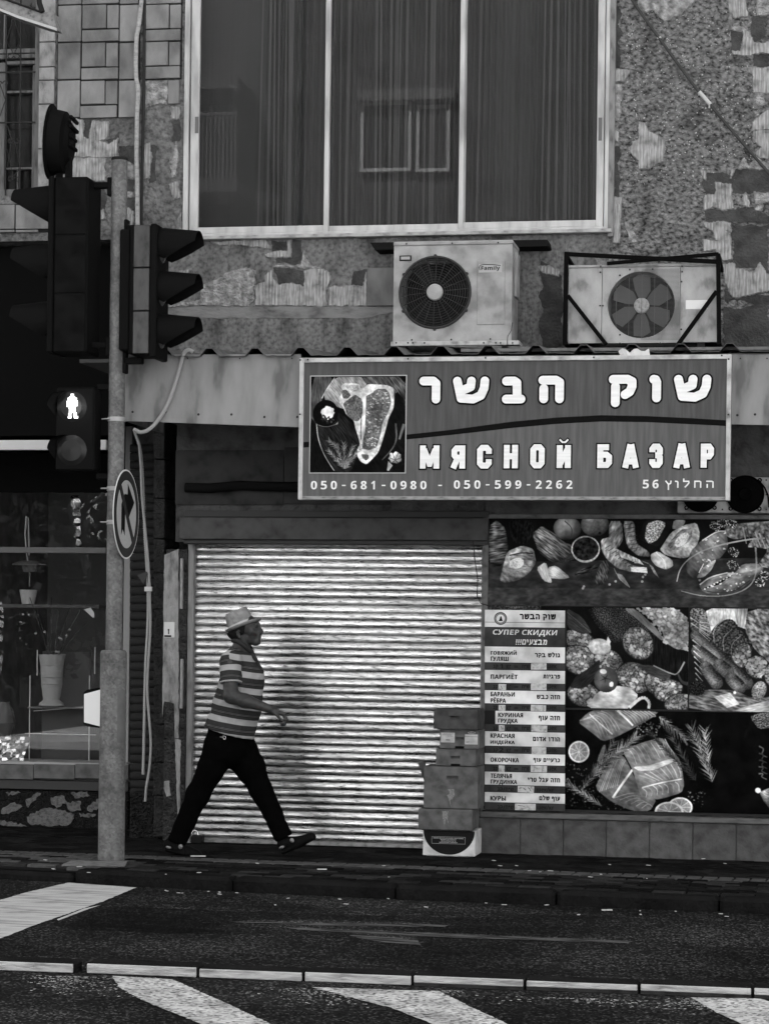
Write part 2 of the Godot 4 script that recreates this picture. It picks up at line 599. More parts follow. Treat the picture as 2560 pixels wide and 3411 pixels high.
	# many small flecks inside a polygon
	func flecks(p: Array, count: int, r0: float, r1: float, v0: float, v1: float, turn := 0.0, long := 1.6) -> void:
		var q := PackedVector2Array()
		var lo := Vector2(1e9, 1e9)
		var hi := -lo
		for i in range(0, p.size(), 2):
			q.append(Vector2(p[i], p[i + 1]))
			lo = lo.min(q[-1]); hi = hi.max(q[-1])
		for i in count:
			var c := Vector2(rg.randf_range(lo.x, hi.x), rg.randf_range(lo.y, hi.y))
			var r := rg.randf_range(r0, r1)
			var val := rg.randf_range(v0, v1)
			var tn := turn + rg.randf_range(-0.7, 0.7)
			if Geometry2D.is_point_in_polygon(c, q):
				blob(c.x, c.y, r * long, r, tn, val, 0.0, 1.0, 0.0, 0.25)

	func sprig(x: float, y: float, ang: float, length: float, leaf: float, val: float) -> void:
		var d := Vector2(cos(ang), sin(ang))
		line([x, y, x + d.x * length, y + d.y * length], 5, 2, val * 0.8)
		var m := int(length / 12.0)
		for i in m:
			for s in [-1.0, 1.0]:
				var a: float = ang + s * rg.randf_range(0.3, 0.8)
				var f := (i + rg.randf()) / m
				var b := Vector2(x, y) + d * length * f
				var l := leaf * rg.randf_range(0.6, 1.1)
				line([b.x, b.y, b.x + cos(a) * l, b.y + sin(a) * l], 7, 1.5, clampf(val * rg.randf_range(0.5, 1.25), 0, 1))

	# gain: lets a print of a lit photograph be set as ink on paper
	func image(gain := 1.0) -> Image:
		var by := PackedByteArray()
		by.resize(wd * ht)
		var soft := px.duplicate()
		for y in range(1, ht - 1):
			for x in range(1, wd - 1):
				var i := y * wd + x
				soft[i] = (px[i] * 0.36 + (px[i - 1] + px[i + 1] + px[i - wd] + px[i + wd]) * 0.16) * (1.0 + 0.45 * nz.get_noise_2d(x * 0.012, y * 0.012))
		px = soft
		for y in ht:
			for x in wd:
				var i := y * wd + x
				var l := px[i]
				if x > 0 and y > 0 and x < wd - 1 and y < ht - 1:
					l = l * 0.4 + (px[i - 1] + px[i + 1] + px[i - wd] + px[i + wd]) * 0.15
				by[i] = int(clampf(l * gain + rg.randf_range(-0.012, 0.012), 0.0, 1.0) * 255.0)
		var im := Image.create_from_data(wd, ht, false, Image.FORMAT_L8, by)
		im.convert(Image.FORMAT_RGB8)
		return im


func steak_print() -> Image:
	var c := Print.new(220, 372, 1458, 1632, 0.32, 0.03, 11)
	c.poly([220, 372, 520, 372, 380, 640, 300, 950, 330, 1250, 220, 1500], 0.26, 0.2, 12, 160)
	c.poly([220, 900, 300, 1000, 330, 1250, 500, 1632, 220, 1632], 0.04, 0.08, 10, 90)
	c.poly([520, 380, 900, 380, 960, 480, 800, 800, 620, 800, 370, 660], 0.5, 0.35, 120, 9, 0.9)
	c.poly([860, 380, 1458, 380, 1458, 1000, 1330, 900, 1300, 520, 950, 480], 0.26, 0.4, 160, 12, 1.0)
	c.poly([300, 1000, 560, 820, 780, 1000, 870, 1300, 760, 1632, 540, 1632, 380, 1350], 0.1, 0.22, 160, 9, 0.95)
	c.line([300, 990, 320, 1180, 380, 1350, 450, 1480, 540, 1610], 9, 7, 0.75)
	c.line([365, 660, 420, 550, 530, 390], 8, 8, 0.72)
	c.poly([1150, 1100, 1290, 820, 1330, 560, 1458, 700, 1458, 1632, 1000, 1632], 0.05, 0.1, 150, 9, 1.0)
	# the cut of meat: fat first, then the lean
	c.poly([625, 480, 690, 455, 860, 475, 860, 530, 930, 520, 960, 475, 1210, 490, 1300, 530, 1310, 700, 1300, 800, 1240, 920, 1200, 1080, 1150, 1260, 1110, 1370, 1040, 1450, 960, 1530, 880, 1490, 835, 1410, 835, 1340, 870, 1260, 850, 1180, 800, 1030, 790, 960, 690, 880, 650, 790, 600, 720, 590, 650, 640, 580, 620, 520], 0.72, 0.2, 40, 40)
	c.poly([665, 490, 850, 490, 845, 560, 780, 580, 700, 540], 0.55, 0.25, 30, 20)
	c.poly([620, 560, 680, 545, 750, 620, 700, 670, 640, 660], 0.3, 0.2, 25, 25)
	c.poly([640, 730, 760, 640, 800, 610, 900, 680, 900, 880, 850, 960, 790, 960, 700, 890, 670, 800], 0.34, 0.22, 25, 30)
	c.poly([930, 640, 1010, 600, 1080, 540, 1200, 540, 1250, 610, 1270, 720, 1230, 860, 1160, 980, 1140, 1130, 1090, 1300, 1000, 1340, 900, 1320, 900, 1200, 940, 1100, 930, 800], 0.33, 0.2, 28, 34)
	c.poly([890, 1390, 985, 1400, 985, 1450, 950, 1480, 900, 1430], 0.3, 0.15, 20, 20)
	c.flecks([930, 640, 1080, 540, 1250, 610, 1270, 720, 1160, 980, 1090, 1300, 900, 1320, 940, 1100], 120, 3, 7, 0.5, 0.8, 0.3, 3.2)
	c.flecks([640, 730, 800, 610, 900, 680, 850, 960, 700, 890], 36, 2, 5, 0.45, 0.75, 1.4, 2.6)
	c.line([920, 640, 925, 800, 915, 1000, 890, 1260], 44, 26, 0.82)
	c.line([885, 900, 880, 1050, 885, 1200], 10, 8, 0.2)
	# bowl of salt and pepper
	c.blob(415, 860, 165, 180, 0.2, 0.03, 0.03, 30)
	c.poly([540, 1010, 585, 960, 580, 1000], 0.5)
	c.blob(445, 850, 88, 84, 0.4, 0.88, 0.08, 10, 0, 0.12)
	c.flecks([340, 880, 420, 880, 530, 940, 500, 990, 380, 980], 60, 8, 12, 0.02, 0.25, 0, 1.0)
	c.line([300, 1000, 420, 1042, 560, 1000], 7, 5, 0.5)
	for a in [-1.9, -1.6, -1.2, -2.3, -0.9]:
		c.sprig(670, 1580, a, 330, 70, 0.5)
	c.sprig(620, 1330, -2.5, 190, 70, 0.4)
	c.line([1160, 1470, 1290, 1330, 1350, 1200, 1330, 990], 10, 26, 0.32)
	c.line([1380, 1200, 1440, 1000], 26, 40, 0.36)
	c.blob(1330, 1440, 80, 75, 0.3, 0.78, 0.2, 18, 0.3, 0.15)
	for a in 6:
		c.line([1330, 1470, 1330 + 75 * cos(a * 1.05), 1440 + 75 * sin(a * 1.05)], 4, 7, 0.1)
	c.poly([1240, 1480, 1300, 1540, 1250, 1610, 1225, 1605], 0.6, 0.2, 12, 12)
	return c.image(1.05)


func seafood_print() -> Image:
	var c := Print.new(112, 48, 1890, 526, 0.62, 0.05, 21)
	c.poly([112, 290, 1890, 250, 1890, 526, 112, 526], 0.13, 0.07, 60, 30)
	c.poly([112, 430, 1890, 430, 1890, 526, 112, 526], 0.17, 0.08, 40, 20)
	# oysters, whole
	c.poly([125, 90, 165, 55, 215, 100, 235, 220, 200, 310, 140, 315, 118, 250], 0.34, 0.55, 60, 9, -0.15, 0.5)
	c.poly([365, 130, 420, 85, 490, 130, 550, 180, 590, 190, 580, 250, 540, 290, 470, 285, 400, 230], 0.42, 0.6, 60, 9, 0.6, 0.5)
	c.poly([230, 50, 360, 60, 380, 120, 330, 190, 250, 180], 0.07, 0.12, 12, 30)
	# opened oysters
	c.poly([225, 230, 310, 195, 375, 215, 390, 290, 350, 350, 290, 390, 220, 405, 185, 390, 205, 310], 0.5, 0.35, 30, 20, 0.5, 0.35)
	c.poly([240, 250, 330, 225, 372, 250, 365, 305, 310, 335, 250, 330], 0.4, 0.4, 40, 14, 0.2)
	c.line([240, 252, 300, 236, 370, 240], 6, 5, 0.08)
	c.blob(280, 295, 42, 30, -0.3, 0.66, 0.2, 12)
	c.poly([1085, 190, 1130, 120, 1200, 80, 1270, 65, 1290, 130, 1260, 240, 1200, 265, 1100, 245, 1070, 215], 0.62, 0.3, 20, 16, 0.5, 0.2)
	c.poly([1110, 190, 1180, 105, 1250, 95, 1240, 160, 1180, 215, 1130, 215], 0.42, 0.35, 40, 12, -0.7)
	c.blob(1190, 160, 50, 26, -0.8, 0.66, 0.25, 12)
	# round fruit
	c.blob(560, 100, 78, 66, 0.1, 0.4, 0.12, 60, 0.5)
	c.blob(712, 78, 78, 68, 0, 0.38, 0.08, 20, 0.5)
	c.blob(740, 126, 8, 8, 0, 0.08)
	c.line([545, 60, 590, 100, 580, 160], 6, 4, 0.2)
	# sauce bowl
	c.blob(662, 215, 80, 74, 0, 0.55, 0.2, 20)
	c.blob(662, 213, 72, 64, 0, 0.1, 0.16, 40)
	c.poly([500, 290, 590, 240, 600, 270, 520, 300], 0.16, 0.1, 10, 10)
	# prawns
	for p in [[[790, 60, 860, 60, 870, 160, 840, 210, 790, 200], 0.46], [[745, 160, 800, 145, 830, 190, 850, 250, 920, 300, 1000, 320, 995, 340, 920, 340, 840, 320, 780, 270, 750, 220], 0.5], [[865, 60, 930, 60, 940, 180, 1010, 225, 1020, 255, 950, 250, 890, 200], 0.46]]:
		c.poly(p[0], p[1], 0.4, 14, 40, 0.4, 0.3)
	for i in 9:
		c.line([770 + i * 18, 210 + i * 14, 800 + i * 18, 190 + i * 15], 4, 3, 0.2)
		c.line([820 + i * 14, 215 + i * 9, 860 + i * 14, 225 + i * 8], 7, 2, 0.62)
	c.poly([830, 210, 960, 270, 985, 300, 860, 260], 0.55, 0.4, 10, 30)
	for i in 7:
		c.line([875 + i * 7, 80 + i * 22, 930 + i * 5, 70 + i * 22], 3, 3, 0.2)
	c.poly([910, 310, 1000, 312, 1005, 345, 915, 335], 0.66, 0.3, 30, 6)
	# box of salt flakes
	c.poly([985, 52, 1130, 52, 1140, 80, 1070, 205, 950, 160], 0.08)
	c.poly([1000, 70, 1060, 52, 1105, 70, 1060, 160, 1010, 185, 985, 150], 0.5, 0.6, 9, 9)
	c.poly([1145, 52, 1210, 52, 1200, 80, 1160, 105, 1135, 100], 0.42, 0.1, 20, 20)
	# lemon wedges
	c.poly([390, 320, 440, 285, 465, 340, 480, 405, 430, 390], 0.62, 0.25, 40, 6, 1.2, 0.2)
	c.poly([455, 315, 500, 305, 580, 370, 540, 382, 465, 375], 0.58, 0.25, 40, 6, 0.5, 0.2)
	c.poly([1020, 240, 1060, 222, 1140, 270, 1145, 305, 1105, 325, 1050, 305, 1022, 270], 0.64, 0.15, 20, 20, 0.5, 0.25)
	c.line([1050, 230, 1100, 275, 1105, 320], 3, 3, 0.85)
	# mussels
	c.poly([715, 380, 740, 300, 770, 268, 795, 310, 790, 370, 760, 410, 725, 412], 0.22, 0.4, 40, 8, 1.2, 0.3)
	c.poly([598, 350, 660, 315, 730, 296, 730, 325, 650, 352, 600, 362], 0.14, 0.3, 40, 8, -0.3)
	# chillies and pepper
	c.poly([835, 345, 870, 355, 915, 430, 880, 405, 845, 375], 0.42, 0.15, 20, 8, 0.9)
	c.line([835, 350, 820, 318], 5, 3, 0.4)
	c.poly([1010, 290, 1035, 310, 1070, 372, 1040, 345], 0.4, 0.15, 20, 8)
	c.line([1010, 292, 975, 278], 5, 3, 0.4)
	for p in [[830, 390], [797, 408], [980, 365], [976, 390], [992, 352], [650, 430], [655, 420], [1290, 380]]:
		c.blob(p[0], p[1], 7, 7, 0, 0.45)
	# lobster
	c.poly([1215, 300, 1240, 220, 1300, 160, 1380, 110, 1430, 110, 1445, 200, 1400, 260, 1370, 270, 1300, 372, 1255, 372, 1220, 340], 0.36, 0.16, 50, 20, 0.8, 0.4)
	c.poly([1270, 370, 1300, 320, 1345, 280, 1380, 265, 1350, 330, 1310, 365], 0.45, 0.2, 20, 20)
	c.line([1285, 340, 1310, 290], 6, 3, 0.8)
	c.poly([1285, 410, 1340, 360, 1440, 335, 1480, 340, 1520, 290, 1600, 285, 1640, 310, 1590, 370, 1480, 455, 1370, 465, 1310, 445], 0.4, 0.2, 40, 24, -0.3, 0.35)
	c.poly([1295, 432, 1380, 395, 1470, 350, 1390, 405], 0.05)
	c.poly([1420, 90, 1500, 70, 1600, 60, 1760, 50, 1760, 130, 1560, 140, 1480, 160, 1430, 140], 0.36, 0.4, 20, 20, 0.3, 0.2)
	c.poly([1540, 200, 1600, 120, 1660, 70, 1800, 48, 1890, 48, 1890, 300, 1760, 330, 1600, 300, 1660, 210, 1600, 200], 0.34, 0.45, 24, 18, 0.5)
	c.flecks([1240, 220, 1300, 160, 1430, 110, 1445, 200, 1370, 270, 1300, 360], 60, 2, 5, 0.5, 0.75)
	c.flecks([1340, 380, 1440, 345, 1520, 300, 1620, 300, 1480, 440, 1370, 455], 70, 2, 5, 0.5, 0.75)
	c.line([1300, 165, 1380, 112, 1428, 112], 7, 5, 0.66)
	c.line([1290, 405, 1345, 362, 1440, 338], 7, 6, 0.66)
	c.line([1330, 440, 1400, 452, 1480, 440, 1560, 380], 5, 4, 0.16)
	for i in 9:
		c.blob(1318 + i * 17, 428 - i * 9, 5, 4, 0, 0.75)
		c.line([1520 + i * 22, 90 + i * 8, 1540 + i * 26, 180 + i * 6], 9, 3, c.rg.randf_range(0.15, 0.6))
	c.line([1165, 390, 1180, 320, 1230, 260, 1340, 200, 1550, 155, 1640, 150], 5, 10, 0.5)
	c.line([1190, 440, 1300, 468, 1450, 465, 1560, 420, 1600, 340, 1590, 200], 3, 10, 0.45)
	for p in [[1370, 85], [1410, 68], [1460, 68], [1470, 225], [1465, 295], [1640, 350], [1615, 390]]:
		c.blob(p[0], p[1], 30, 24, 0.5, 0.3, 0.9, 12, 0, 0.2)
		c.blob(p[0], p[1], 14, 10, 0.2, 0.08, 0.5, 8)
	return c.image(1.35)


func salami_slice(c: Print, x: float, y: float, rx: float, ry: float, turn: float, n: int) -> void:
	c.blob(x, y, rx, ry, turn, 0.1)
	c.blob(x, y, rx * 0.95, ry * 0.95, turn, 0.3, 0.3, 16, 0.15, 0.03)
	var p := []
	for i in 16:
		var a := TAU * i / 16
		var d := Vector2(cos(a) * rx * 0.88, sin(a) * ry * 0.88).rotated(turn)
		p.append(x + d.x); p.append(y + d.y)
	c.flecks(p, n, 2, 6, 0.12, 0.55, turn, 1.6)
	c.flecks(p, n / 3, 5, 13, 0.4, 0.64, turn, 1.4)


func salami_print() -> Image:
	var c := Print.new(-390, 48, 1070, 790, 0.4, 0.05, 31)
	c.poly([760, 260, 1070, 200, 1070, 640, 760, 480], 0.06, 0.1, 6, 120)
	c.poly([330, 50, 640, 50, 890, 300, 800, 240, 740, 120, 560, 330, 420, 200], 0.1, 0.3, 8, 8)
	c.poly([360, 50, 600, 50, 760, 150, 800, 250, 620, 300, 540, 260, 420, 150], 0.16, 0.5, 7, 7)
	salami_slice(c, 710, 310, 130, 110, 1.0, 150)
	c.poly([700, 52, 980, 52, 1070, 130, 1070, 360, 980, 350, 900, 300, 880, 210], 0.42, 0.3, 16, 16)
	c.flecks([700, 52, 980, 52, 1070, 130, 1070, 360, 900, 300], 220, 4, 14, 0.42, 0.66, 0.5, 1.4)
	c.poly([600, 55, 690, 60, 870, 230, 890, 300, 740, 170], 0.36, 0.1, 60, 12, 0.8)
	salami_slice(c, 290, 300, 130, 80, 0.4, 110)
	salami_slice(c, 290, 440, 150, 110, 0.3, 150)
	salami_slice(c, 500, 450, 120, 90, 0.6, 110)
	c.poly([185, 60, 300, 120, 380, 240, 300, 250, 190, 200], 0.17, 0.12, 60, 6, 0.6)
	c.line([190, 90, 370, 240], 3, 3, 0.35)
	c.blob(432, 340, 82, 60, 0.1, 0.62, 0.16, 40, 0.25)
	c.poly([490, 262, 512, 300, 500, 340, 480, 300], 0.6)
	salami_slice(c, 320, 690, 125, 90, 0.2, 130)
	salami_slice(c, 690, 560, 140, 110, 0.4, 150)
	salami_slice(c, 860, 600, 110, 90, 0.5, 80)
	salami_slice(c, 930, 650, 110, 80, -0.3, 90)
	salami_slice(c, 1010, 740, 110, 70, -0.2, 70)
	c.poly([215, 640, 260, 560, 350, 500, 438, 425, 430, 520, 360, 620, 300, 650], 0.13, 0.08, 50, 10, -0.7)
	c.poly([700, 465, 820, 470, 960, 540, 900, 580, 800, 540], 0.2, 0.1, 50, 10, 0.3)
	c.line([820, 470, 960, 535, 1000, 530, 1045, 440], 8, 12, 0.5)
	c.line([1000, 530, 1025, 590, 1070, 600], 8, 30, 0.25)
	c.poly([330, 790, 420, 670, 540, 620, 650, 630, 720, 690, 660, 770, 640, 790], 0.66, 0.22, 60, 30, 0.2, 0.15)
	c.line([650, 780, 750, 690, 800, 740, 790, 785], 26, 20, 0.68)
	c.blob(482, 580, 88, 92, 0, 0.27, 0.04, 50, 0.35)
	c.blob(460, 520, 26, 18, 0.2, 0.75)
	c.blob(520, 612, 16, 20, 0.2, 0.72)
	for a in [0.2, 1.6, 2.6, 3.9, 5.2]:
		c.line([475, 570, 475 + 42 * cos(a), 570 + 34 * sin(a)], 9, 2, 0.12)
	c.poly([-390, 48, 0, 48, 0, 790, -390, 790], 0.2, 0.3, 14, 14)
	return c.image(1.22)


func sausage_print() -> Image:
	var c := Print.new(1076, 52, 1960, 796, 0.4, 0.08, 41)
	c.poly([1190, 52, 1470, 52, 1500, 160, 1360, 170, 1260, 290, 1220, 180], 0.66, 0.25, 14, 40)
	c.poly([1400, 52, 1500, 52, 1490, 200, 1430, 180], 0.5, 0.4, 8, 90)
	c.poly([1500, 52, 1960, 52, 1960, 420, 1680, 460, 1540, 330, 1480, 200], 0.36, 0.5, 40, 26, 0.6)
	c.poly([1080, 52, 1190, 52, 1260, 300, 1130, 250, 1080, 200], 0.3, 0.6, 14, 14)
	for s in [[1320, 240, 0.7, 80, 130], [1390, 300, 0.75, 70, 110], [1450, 350, 0.8, 75, 100]]:
		c.blob(s[0], s[1], s[3], s[4], s[2], 0.2, 0.3, 20, 0.2)
		c.line([s[0] - 60, s[1] + 60, s[0] - 70, s[1] - 40, s[0], s[1] - 100], 4, 4, 0.55)
	salami_slice(c, 1460, 390, 70, 100, 0.4, 110)
	salami_slice(c, 1570, 470, 80, 85, 0.3, 150)
	c.blob(1700, 520, 70, 90, 0.2, 0.4, 0.4, 20, 0.3)
	for q in [[1130, 250, 1500, 590], [1140, 360, 1260, 450], [1300, 460, 1360, 510], [1200, 480, 1280, 590], [1390, 560, 1450, 620]]:
		var a := Vector2(q[0], q[1])
		var b := Vector2(q[2], q[3])
		c.line([a.x, a.y, b.x, b.y], 96, 100, 0.14)
		c.blob(a.x, a.y, 46, 46, 0, 0.3, 0.15, 12, 0.3)
		c.blob(b.x, b.y, 48, 48, 0, 0.3, 0.15, 12, 0.3)
		var d := (b - a).normalized()
		var n := d.orthogonal()
		for i in 9:
			var f := (i - 4) * 10.0
			c.poly([a.x + n.x * (f - 6), a.y + n.y * (f - 6), b.x + n.x * (f - 6), b.y + n.y * (f - 6), b.x + n.x * (f + 6), b.y + n.y * (f + 6), a.x + n.x * (f + 6), a.y + n.y * (f + 6)], 0.44 - absf(f + 12) * 0.006, 0.22, 14, 8)
	for i in 12:
		c.line([1085 + i * 4, 120 + i * 40, 1150 + i * 3, 160 + i * 42], 8, 2, c.rg.randf_range(0.4, 0.85))
		c.line([1150, 110 + i * 10, 1220 + c.rg.randf() * 40, 90 + i * 18], 7, 2, c.rg.randf_range(0.4, 0.8))
	c.poly([1080, 660, 1200, 640, 1400, 640, 1560, 700, 1960, 640, 1960, 796, 1080, 796], 0.34, 0.4, 60, 16, 0.2)
	c.poly([1260, 690, 1380, 660, 1450, 740, 1360, 770], 0.68, 0.3, 40, 10, 0.4)
	c.poly([1480, 760, 1700, 700, 1960, 680, 1960, 796, 1400, 796], 0.58, 0.25, 60, 12, -0.2)
	c.blob(1590, 640, 52, 70, 0.4, 0.5, 0.4, 14, 0.3)
	c.blob(1140, 630, 60, 55, 0, 0.08, 0.5, 10)
	c.blob(1414, 658, 11, 11, 0, 0.85)
	return c.image(1.22)


func fish_block(c: Print, p: Array, lines: Array, base: float) -> void:
	c.poly(p, base, 0.14, 50, 30, 0.4, 0.12)
	for l in lines:
		c.line(l, 7, 3, minf(base + c.rg.randf_range(0.08, 0.24), 0.8))


func salmon_print() -> Image:
	var c := Print.new(-390, 800, 1960, 1532, 0.42, 0.025, 51)
	c.poly([-390, 800, 1960, 800, 1960, 1532, -390, 1532], 0.025, 0.03, 120, 120)
	c.flecks([180, 1180, 700, 1300, 680, 1530, 180, 1530], 260, 2, 5, 0.05, 0.4)
	c.flecks([700, 880, 900, 880, 860, 990, 720, 980], 90, 2, 6, 0.1, 0.6)
	c.flecks([1080, 1380, 1220, 1380, 1200, 1490, 1120, 1490], 40, 2, 5, 0.1, 0.5)
	var l := []
	for i in 7:
		l.append([300 + i * 26, 880 - i * 12, 380 + i * 22, 860 - i * 6, 420 + i * 24, 900 - i * 2, 460 + i * 22, 1000 - i * 10])
	for i in 9:
		l.append([560 + i * 30, 800, 640 + i * 28, 840, 690 + i * 18, 905 - i * 8])
	fish_block(c, [285, 890, 360, 820, 410, 800, 880, 800, 830, 850, 690, 930, 560, 1000, 470, 1030, 380, 960], l, 0.36)
	c.line([370, 830, 450, 900, 540, 975], 9, 7, 0.66)
	c.line([575, 800, 640, 860, 690, 910], 16, 12, 0.72)
	l = []
	for i in 9:
		l.append([450 + i * 16, 1400 - i * 6, 500 + i * 14, 1270 - i * 8, 560 + i * 10, 1130 + i * 4])
	for i in 6:
		l.append([560 + i * 40, 1440 + i * 14, 640 + i * 34, 1410 + i * 12, 700 + i * 28, 1400 + i * 20])
	fish_block(c, [600, 1118, 640, 1150, 760, 1400, 870, 1440, 820, 1532, 690, 1532, 540, 1470, 415, 1370, 470, 1260, 540, 1160], l, 0.34)
	c.line([690, 1230, 620, 1330, 548, 1440], 16, 18, 0.7)
	l = []
	for i in 9:
		l.append([650 + i * 34, 1080 - i * 10, 690 + i * 32, 1110 - i * 8, 720 + i * 34, 1190 - i * 10])
	for i in 8:
		l.append([740 + i * 38, 1270 - i * 14, 800 + i * 34, 1290 - i * 8, 860 + i * 26, 1310 - i * 4])
	for i in 7:
		l.append([760 + i * 40, 1360 - i * 8, 800 + i * 38, 1390 - i * 10, 790 + i * 40, 1430 - i * 8])
	fish_block(c, [612, 1090, 760, 1030, 900, 988, 960, 1060, 1040, 1160, 1068, 1330, 1050, 1390, 900, 1440, 770, 1450, 740, 1390, 690, 1230], l, 0.42)
	c.poly([690, 1210, 800, 1200, 980, 1140, 1000, 1160, 850, 1230, 740, 1240], 0.66, 0.2, 40, 8)
	c.line([760, 1360, 900, 1320, 1050, 1290], 10, 8, 0.7)
	for s in [[297, 1108, 78, 80], [1040, 1495, 90, 72], [960, 1530, 105, 72]]:
		c.blob(s[0], s[1], s[2], s[3], 0, 0.72, 0.05, 30)
		c.blob(s[0], s[1], s[2] * 0.84, s[3] * 0.84, 0, 0.46, 0.1, 20)
		for i in 9:
			c.line([s[0], s[1], s[0] + s[2] * 0.8 * cos(i * 0.7), s[1] + s[3] * 0.8 * sin(i * 0.7)], 3, 5, 0.68)
	c.sprig(330, 1380, -1.0, 420, 70, 0.3)
	c.sprig(400, 1290, -0.75, 420, 80, 0.34)
	c.sprig(460, 1200, -0.7, 330, 80, 0.4)
	c.poly([430, 1170, 470, 1060, 490, 1050, 485, 1110, 450, 1180], 0.32, 0.1, 20, 10)
	c.sprig(1150, 1290, -2.1, 460, 60, 0.22)
	c.sprig(1270, 1310, -1.95, 420, 90, 0.46)
	c.sprig(1240, 1170, -1.7, 240, 80, 0.6)
	c.sprig(880, 840, 0.7, 260, 70, 0.45)
	c.sprig(1150, 1300, -2.35, 500, 50, 0.2)
	c.sprig(470, 1500, -2.6, 300, 60, 0.4)
	c.sprig(1500, 980, -1.2, 200, 30, 0.06)
	c.poly([1530, 830, 1600, 800, 1700, 800, 1700, 900, 1600, 920], 0.3, 0.6, 10, 10)
	for i in 5:
		c.line([1600, 1040 + i * 50, 1640, 1060 + i * 44, 1615, 1100 + i * 40, 1660, 1120 + i * 40], 12, 6, c.rg.randf_range(0.15, 0.4))
	c.poly([1605, 1370, 1700, 1330, 1700, 1510, 1640, 1440], 0.4, 0.3, 30, 10, 0.5, 0.5)
	c.blob(1597, 1360, 22, 20, 0.4, 0.66)
	return c.image(1.22)


# ---------- smooth bodies: tapered bones joined by a soft minimum, meshed as surface nets ----------
# bone: [a, b, radius at a, radius at b, widening along z]
func field_mesh(mb: MB, bones: Array, cell: float, soft: float, cuts: Array, uvf: Callable, wob := 0.0) -> void:
	var lo := Vector3(1e9, 1e9, 1e9)
	var hi := -lo
	for b in bones:
		for e in [[b[0], b[2]], [b[1], b[3]]]:
			var r := Vector3(e[1], e[1], e[1] * b[4]) + Vector3.ONE * cell * 3.0
			lo = lo.min(e[0] - r); hi = hi.max(e[0] + r)
	var nx := int((hi.x - lo.x) / cell) + 2
	var ny := int((hi.y - lo.y) / cell) + 2
	var nzc := int((hi.z - lo.z) / cell) + 2
	var g := PackedFloat32Array()
	g.resize(nx * ny * nzc)
	g.fill(1.0)
	for b in bones:
		var a: Vector3 = b[0]
		var c: Vector3 = b[1]
		var ra: float = b[2]
		var rb: float = b[3]
		var kz: float = 1.0 / b[4]
		var rr := maxf(ra, rb)
		var pad := Vector3(rr, rr, rr * b[4]) + Vector3.ONE * (soft + cell * 2.0)
		var i0 := ((a.min(c) - pad - lo) / cell).floor().max(Vector3.ZERO)
		var i1 := ((a.max(c) + pad - lo) / cell).ceil().min(Vector3(nx - 1, ny - 1, nzc - 1))
		var ax := Vector3(a.x, a.y, a.z * kz)
		var dir := Vector3(c.x, c.y, c.z * kz) - ax
		var l2 := maxf(dir.length_squared(), 1e-9)
		for iz in range(int(i0.z), int(i1.z) + 1):
			for iy in range(int(i0.y), int(i1.y) + 1):
				var at := (iz * ny + iy) * nx
				var py := lo.y + iy * cell - ax.y
				var pz := (lo.z + iz * cell) * kz - ax.z
				for ixx in range(int(i0.x), int(i1.x) + 1):
					var px := lo.x + ixx * cell - ax.x
					var h := clampf((px * dir.x + py * dir.y + pz * dir.z) / l2, 0.0, 1.0)
					var qx := px - dir.x * h
					var qy := py - dir.y * h
					var qz := pz - dir.z * h
					var d := sqrt(qx * qx + qy * qy + qz * qz) - (ra + (rb - ra) * h)
					var o := g[at + ixx]
					var m := maxf(soft - absf(d - o), 0.0) / soft
					g[at + ixx] = minf(d, o) - m * m * soft * 0.25
	if wob > 0.0 or cuts.size():
		var nf := FastNoiseLite.new()
		nf.seed = 5
		nf.frequency = 9.0
		for iz in nzc:
			for iy in ny:
				for ixx in nx:
					var k := (iz * ny + iy) * nx + ixx
					if g[k] < 0.06:
						var p := lo + Vector3(ixx, iy, iz) * cell
						if wob > 0.0: g[k] += wob * nf.get_noise_3d(p.x, p.y * 1.0, p.z)
						for cut in cuts:
							g[k] = maxf(g[k], (p - cut[0]).dot(cut[1]))
	var ids := PackedInt32Array()
	ids.resize(nx * ny * nzc)
	ids.fill(-1)
	var ps := PackedVector3Array()
	var nsm := PackedVector3Array()
	var step := [1, nx, nx * ny]
	var corner := [0, 1, nx, nx + 1, nx * ny, nx * ny + 1, nx * ny + nx, nx * ny + nx + 1]
	var edges := [[0, 1], [2, 3], [4, 5], [6, 7], [0, 2], [1, 3], [4, 6], [5, 7], [0, 4], [1, 5], [2, 6], [3, 7]]
	for iz in nzc - 1:
		for iy in ny - 1:
			var row := (iz * ny + iy) * nx
			for ixx in nx - 1:
				var k := row + ixx
				var g0 := g[k]
				if absf(g0) > cell * 2.5:
					continue
				var inside := 0
				for e in 8:
					if g[k + corner[e]] < 0.0: inside += 1
				if inside == 0 or inside == 8:
					continue
				var sum := Vector3.ZERO
				var cnt := 0
				for e in edges:
					var va := g[k + corner[e[0]]]
					var vb := g[k + corner[e[1]]]
					if (va < 0.0) != (vb < 0.0):
						var f := va / (va - vb)
						var pa := Vector3(e[0] & 1, (e[0] >> 1) & 1, e[0] >> 2)
						var pb := Vector3(e[1] & 1, (e[1] >> 1) & 1, e[1] >> 2)
						sum += pa.lerp(pb, f)
						cnt += 1
				var gr := Vector3(g[k + 1] + g[k + nx + 1] + g[k + step[2] + 1] + g[k + step[2] + nx + 1] - g[k] - g[k + nx] - g[k + step[2]] - g[k + step[2] + nx],
					g[k + nx] + g[k + nx + 1] + g[k + step[2] + nx] + g[k + step[2] + nx + 1] - g[k] - g[k + 1] - g[k + step[2]] - g[k + step[2] + 1],
					g[k + step[2]] + g[k + step[2] + 1] + g[k + step[2] + nx] + g[k + step[2] + nx + 1] - g[k] - g[k + 1] - g[k + nx] - g[k + nx + 1])
				ids[k] = ps.size()
				ps.append(lo + (Vector3(ixx, iy, iz) + sum / cnt) * cell)
				nsm.append(gr.normalized())
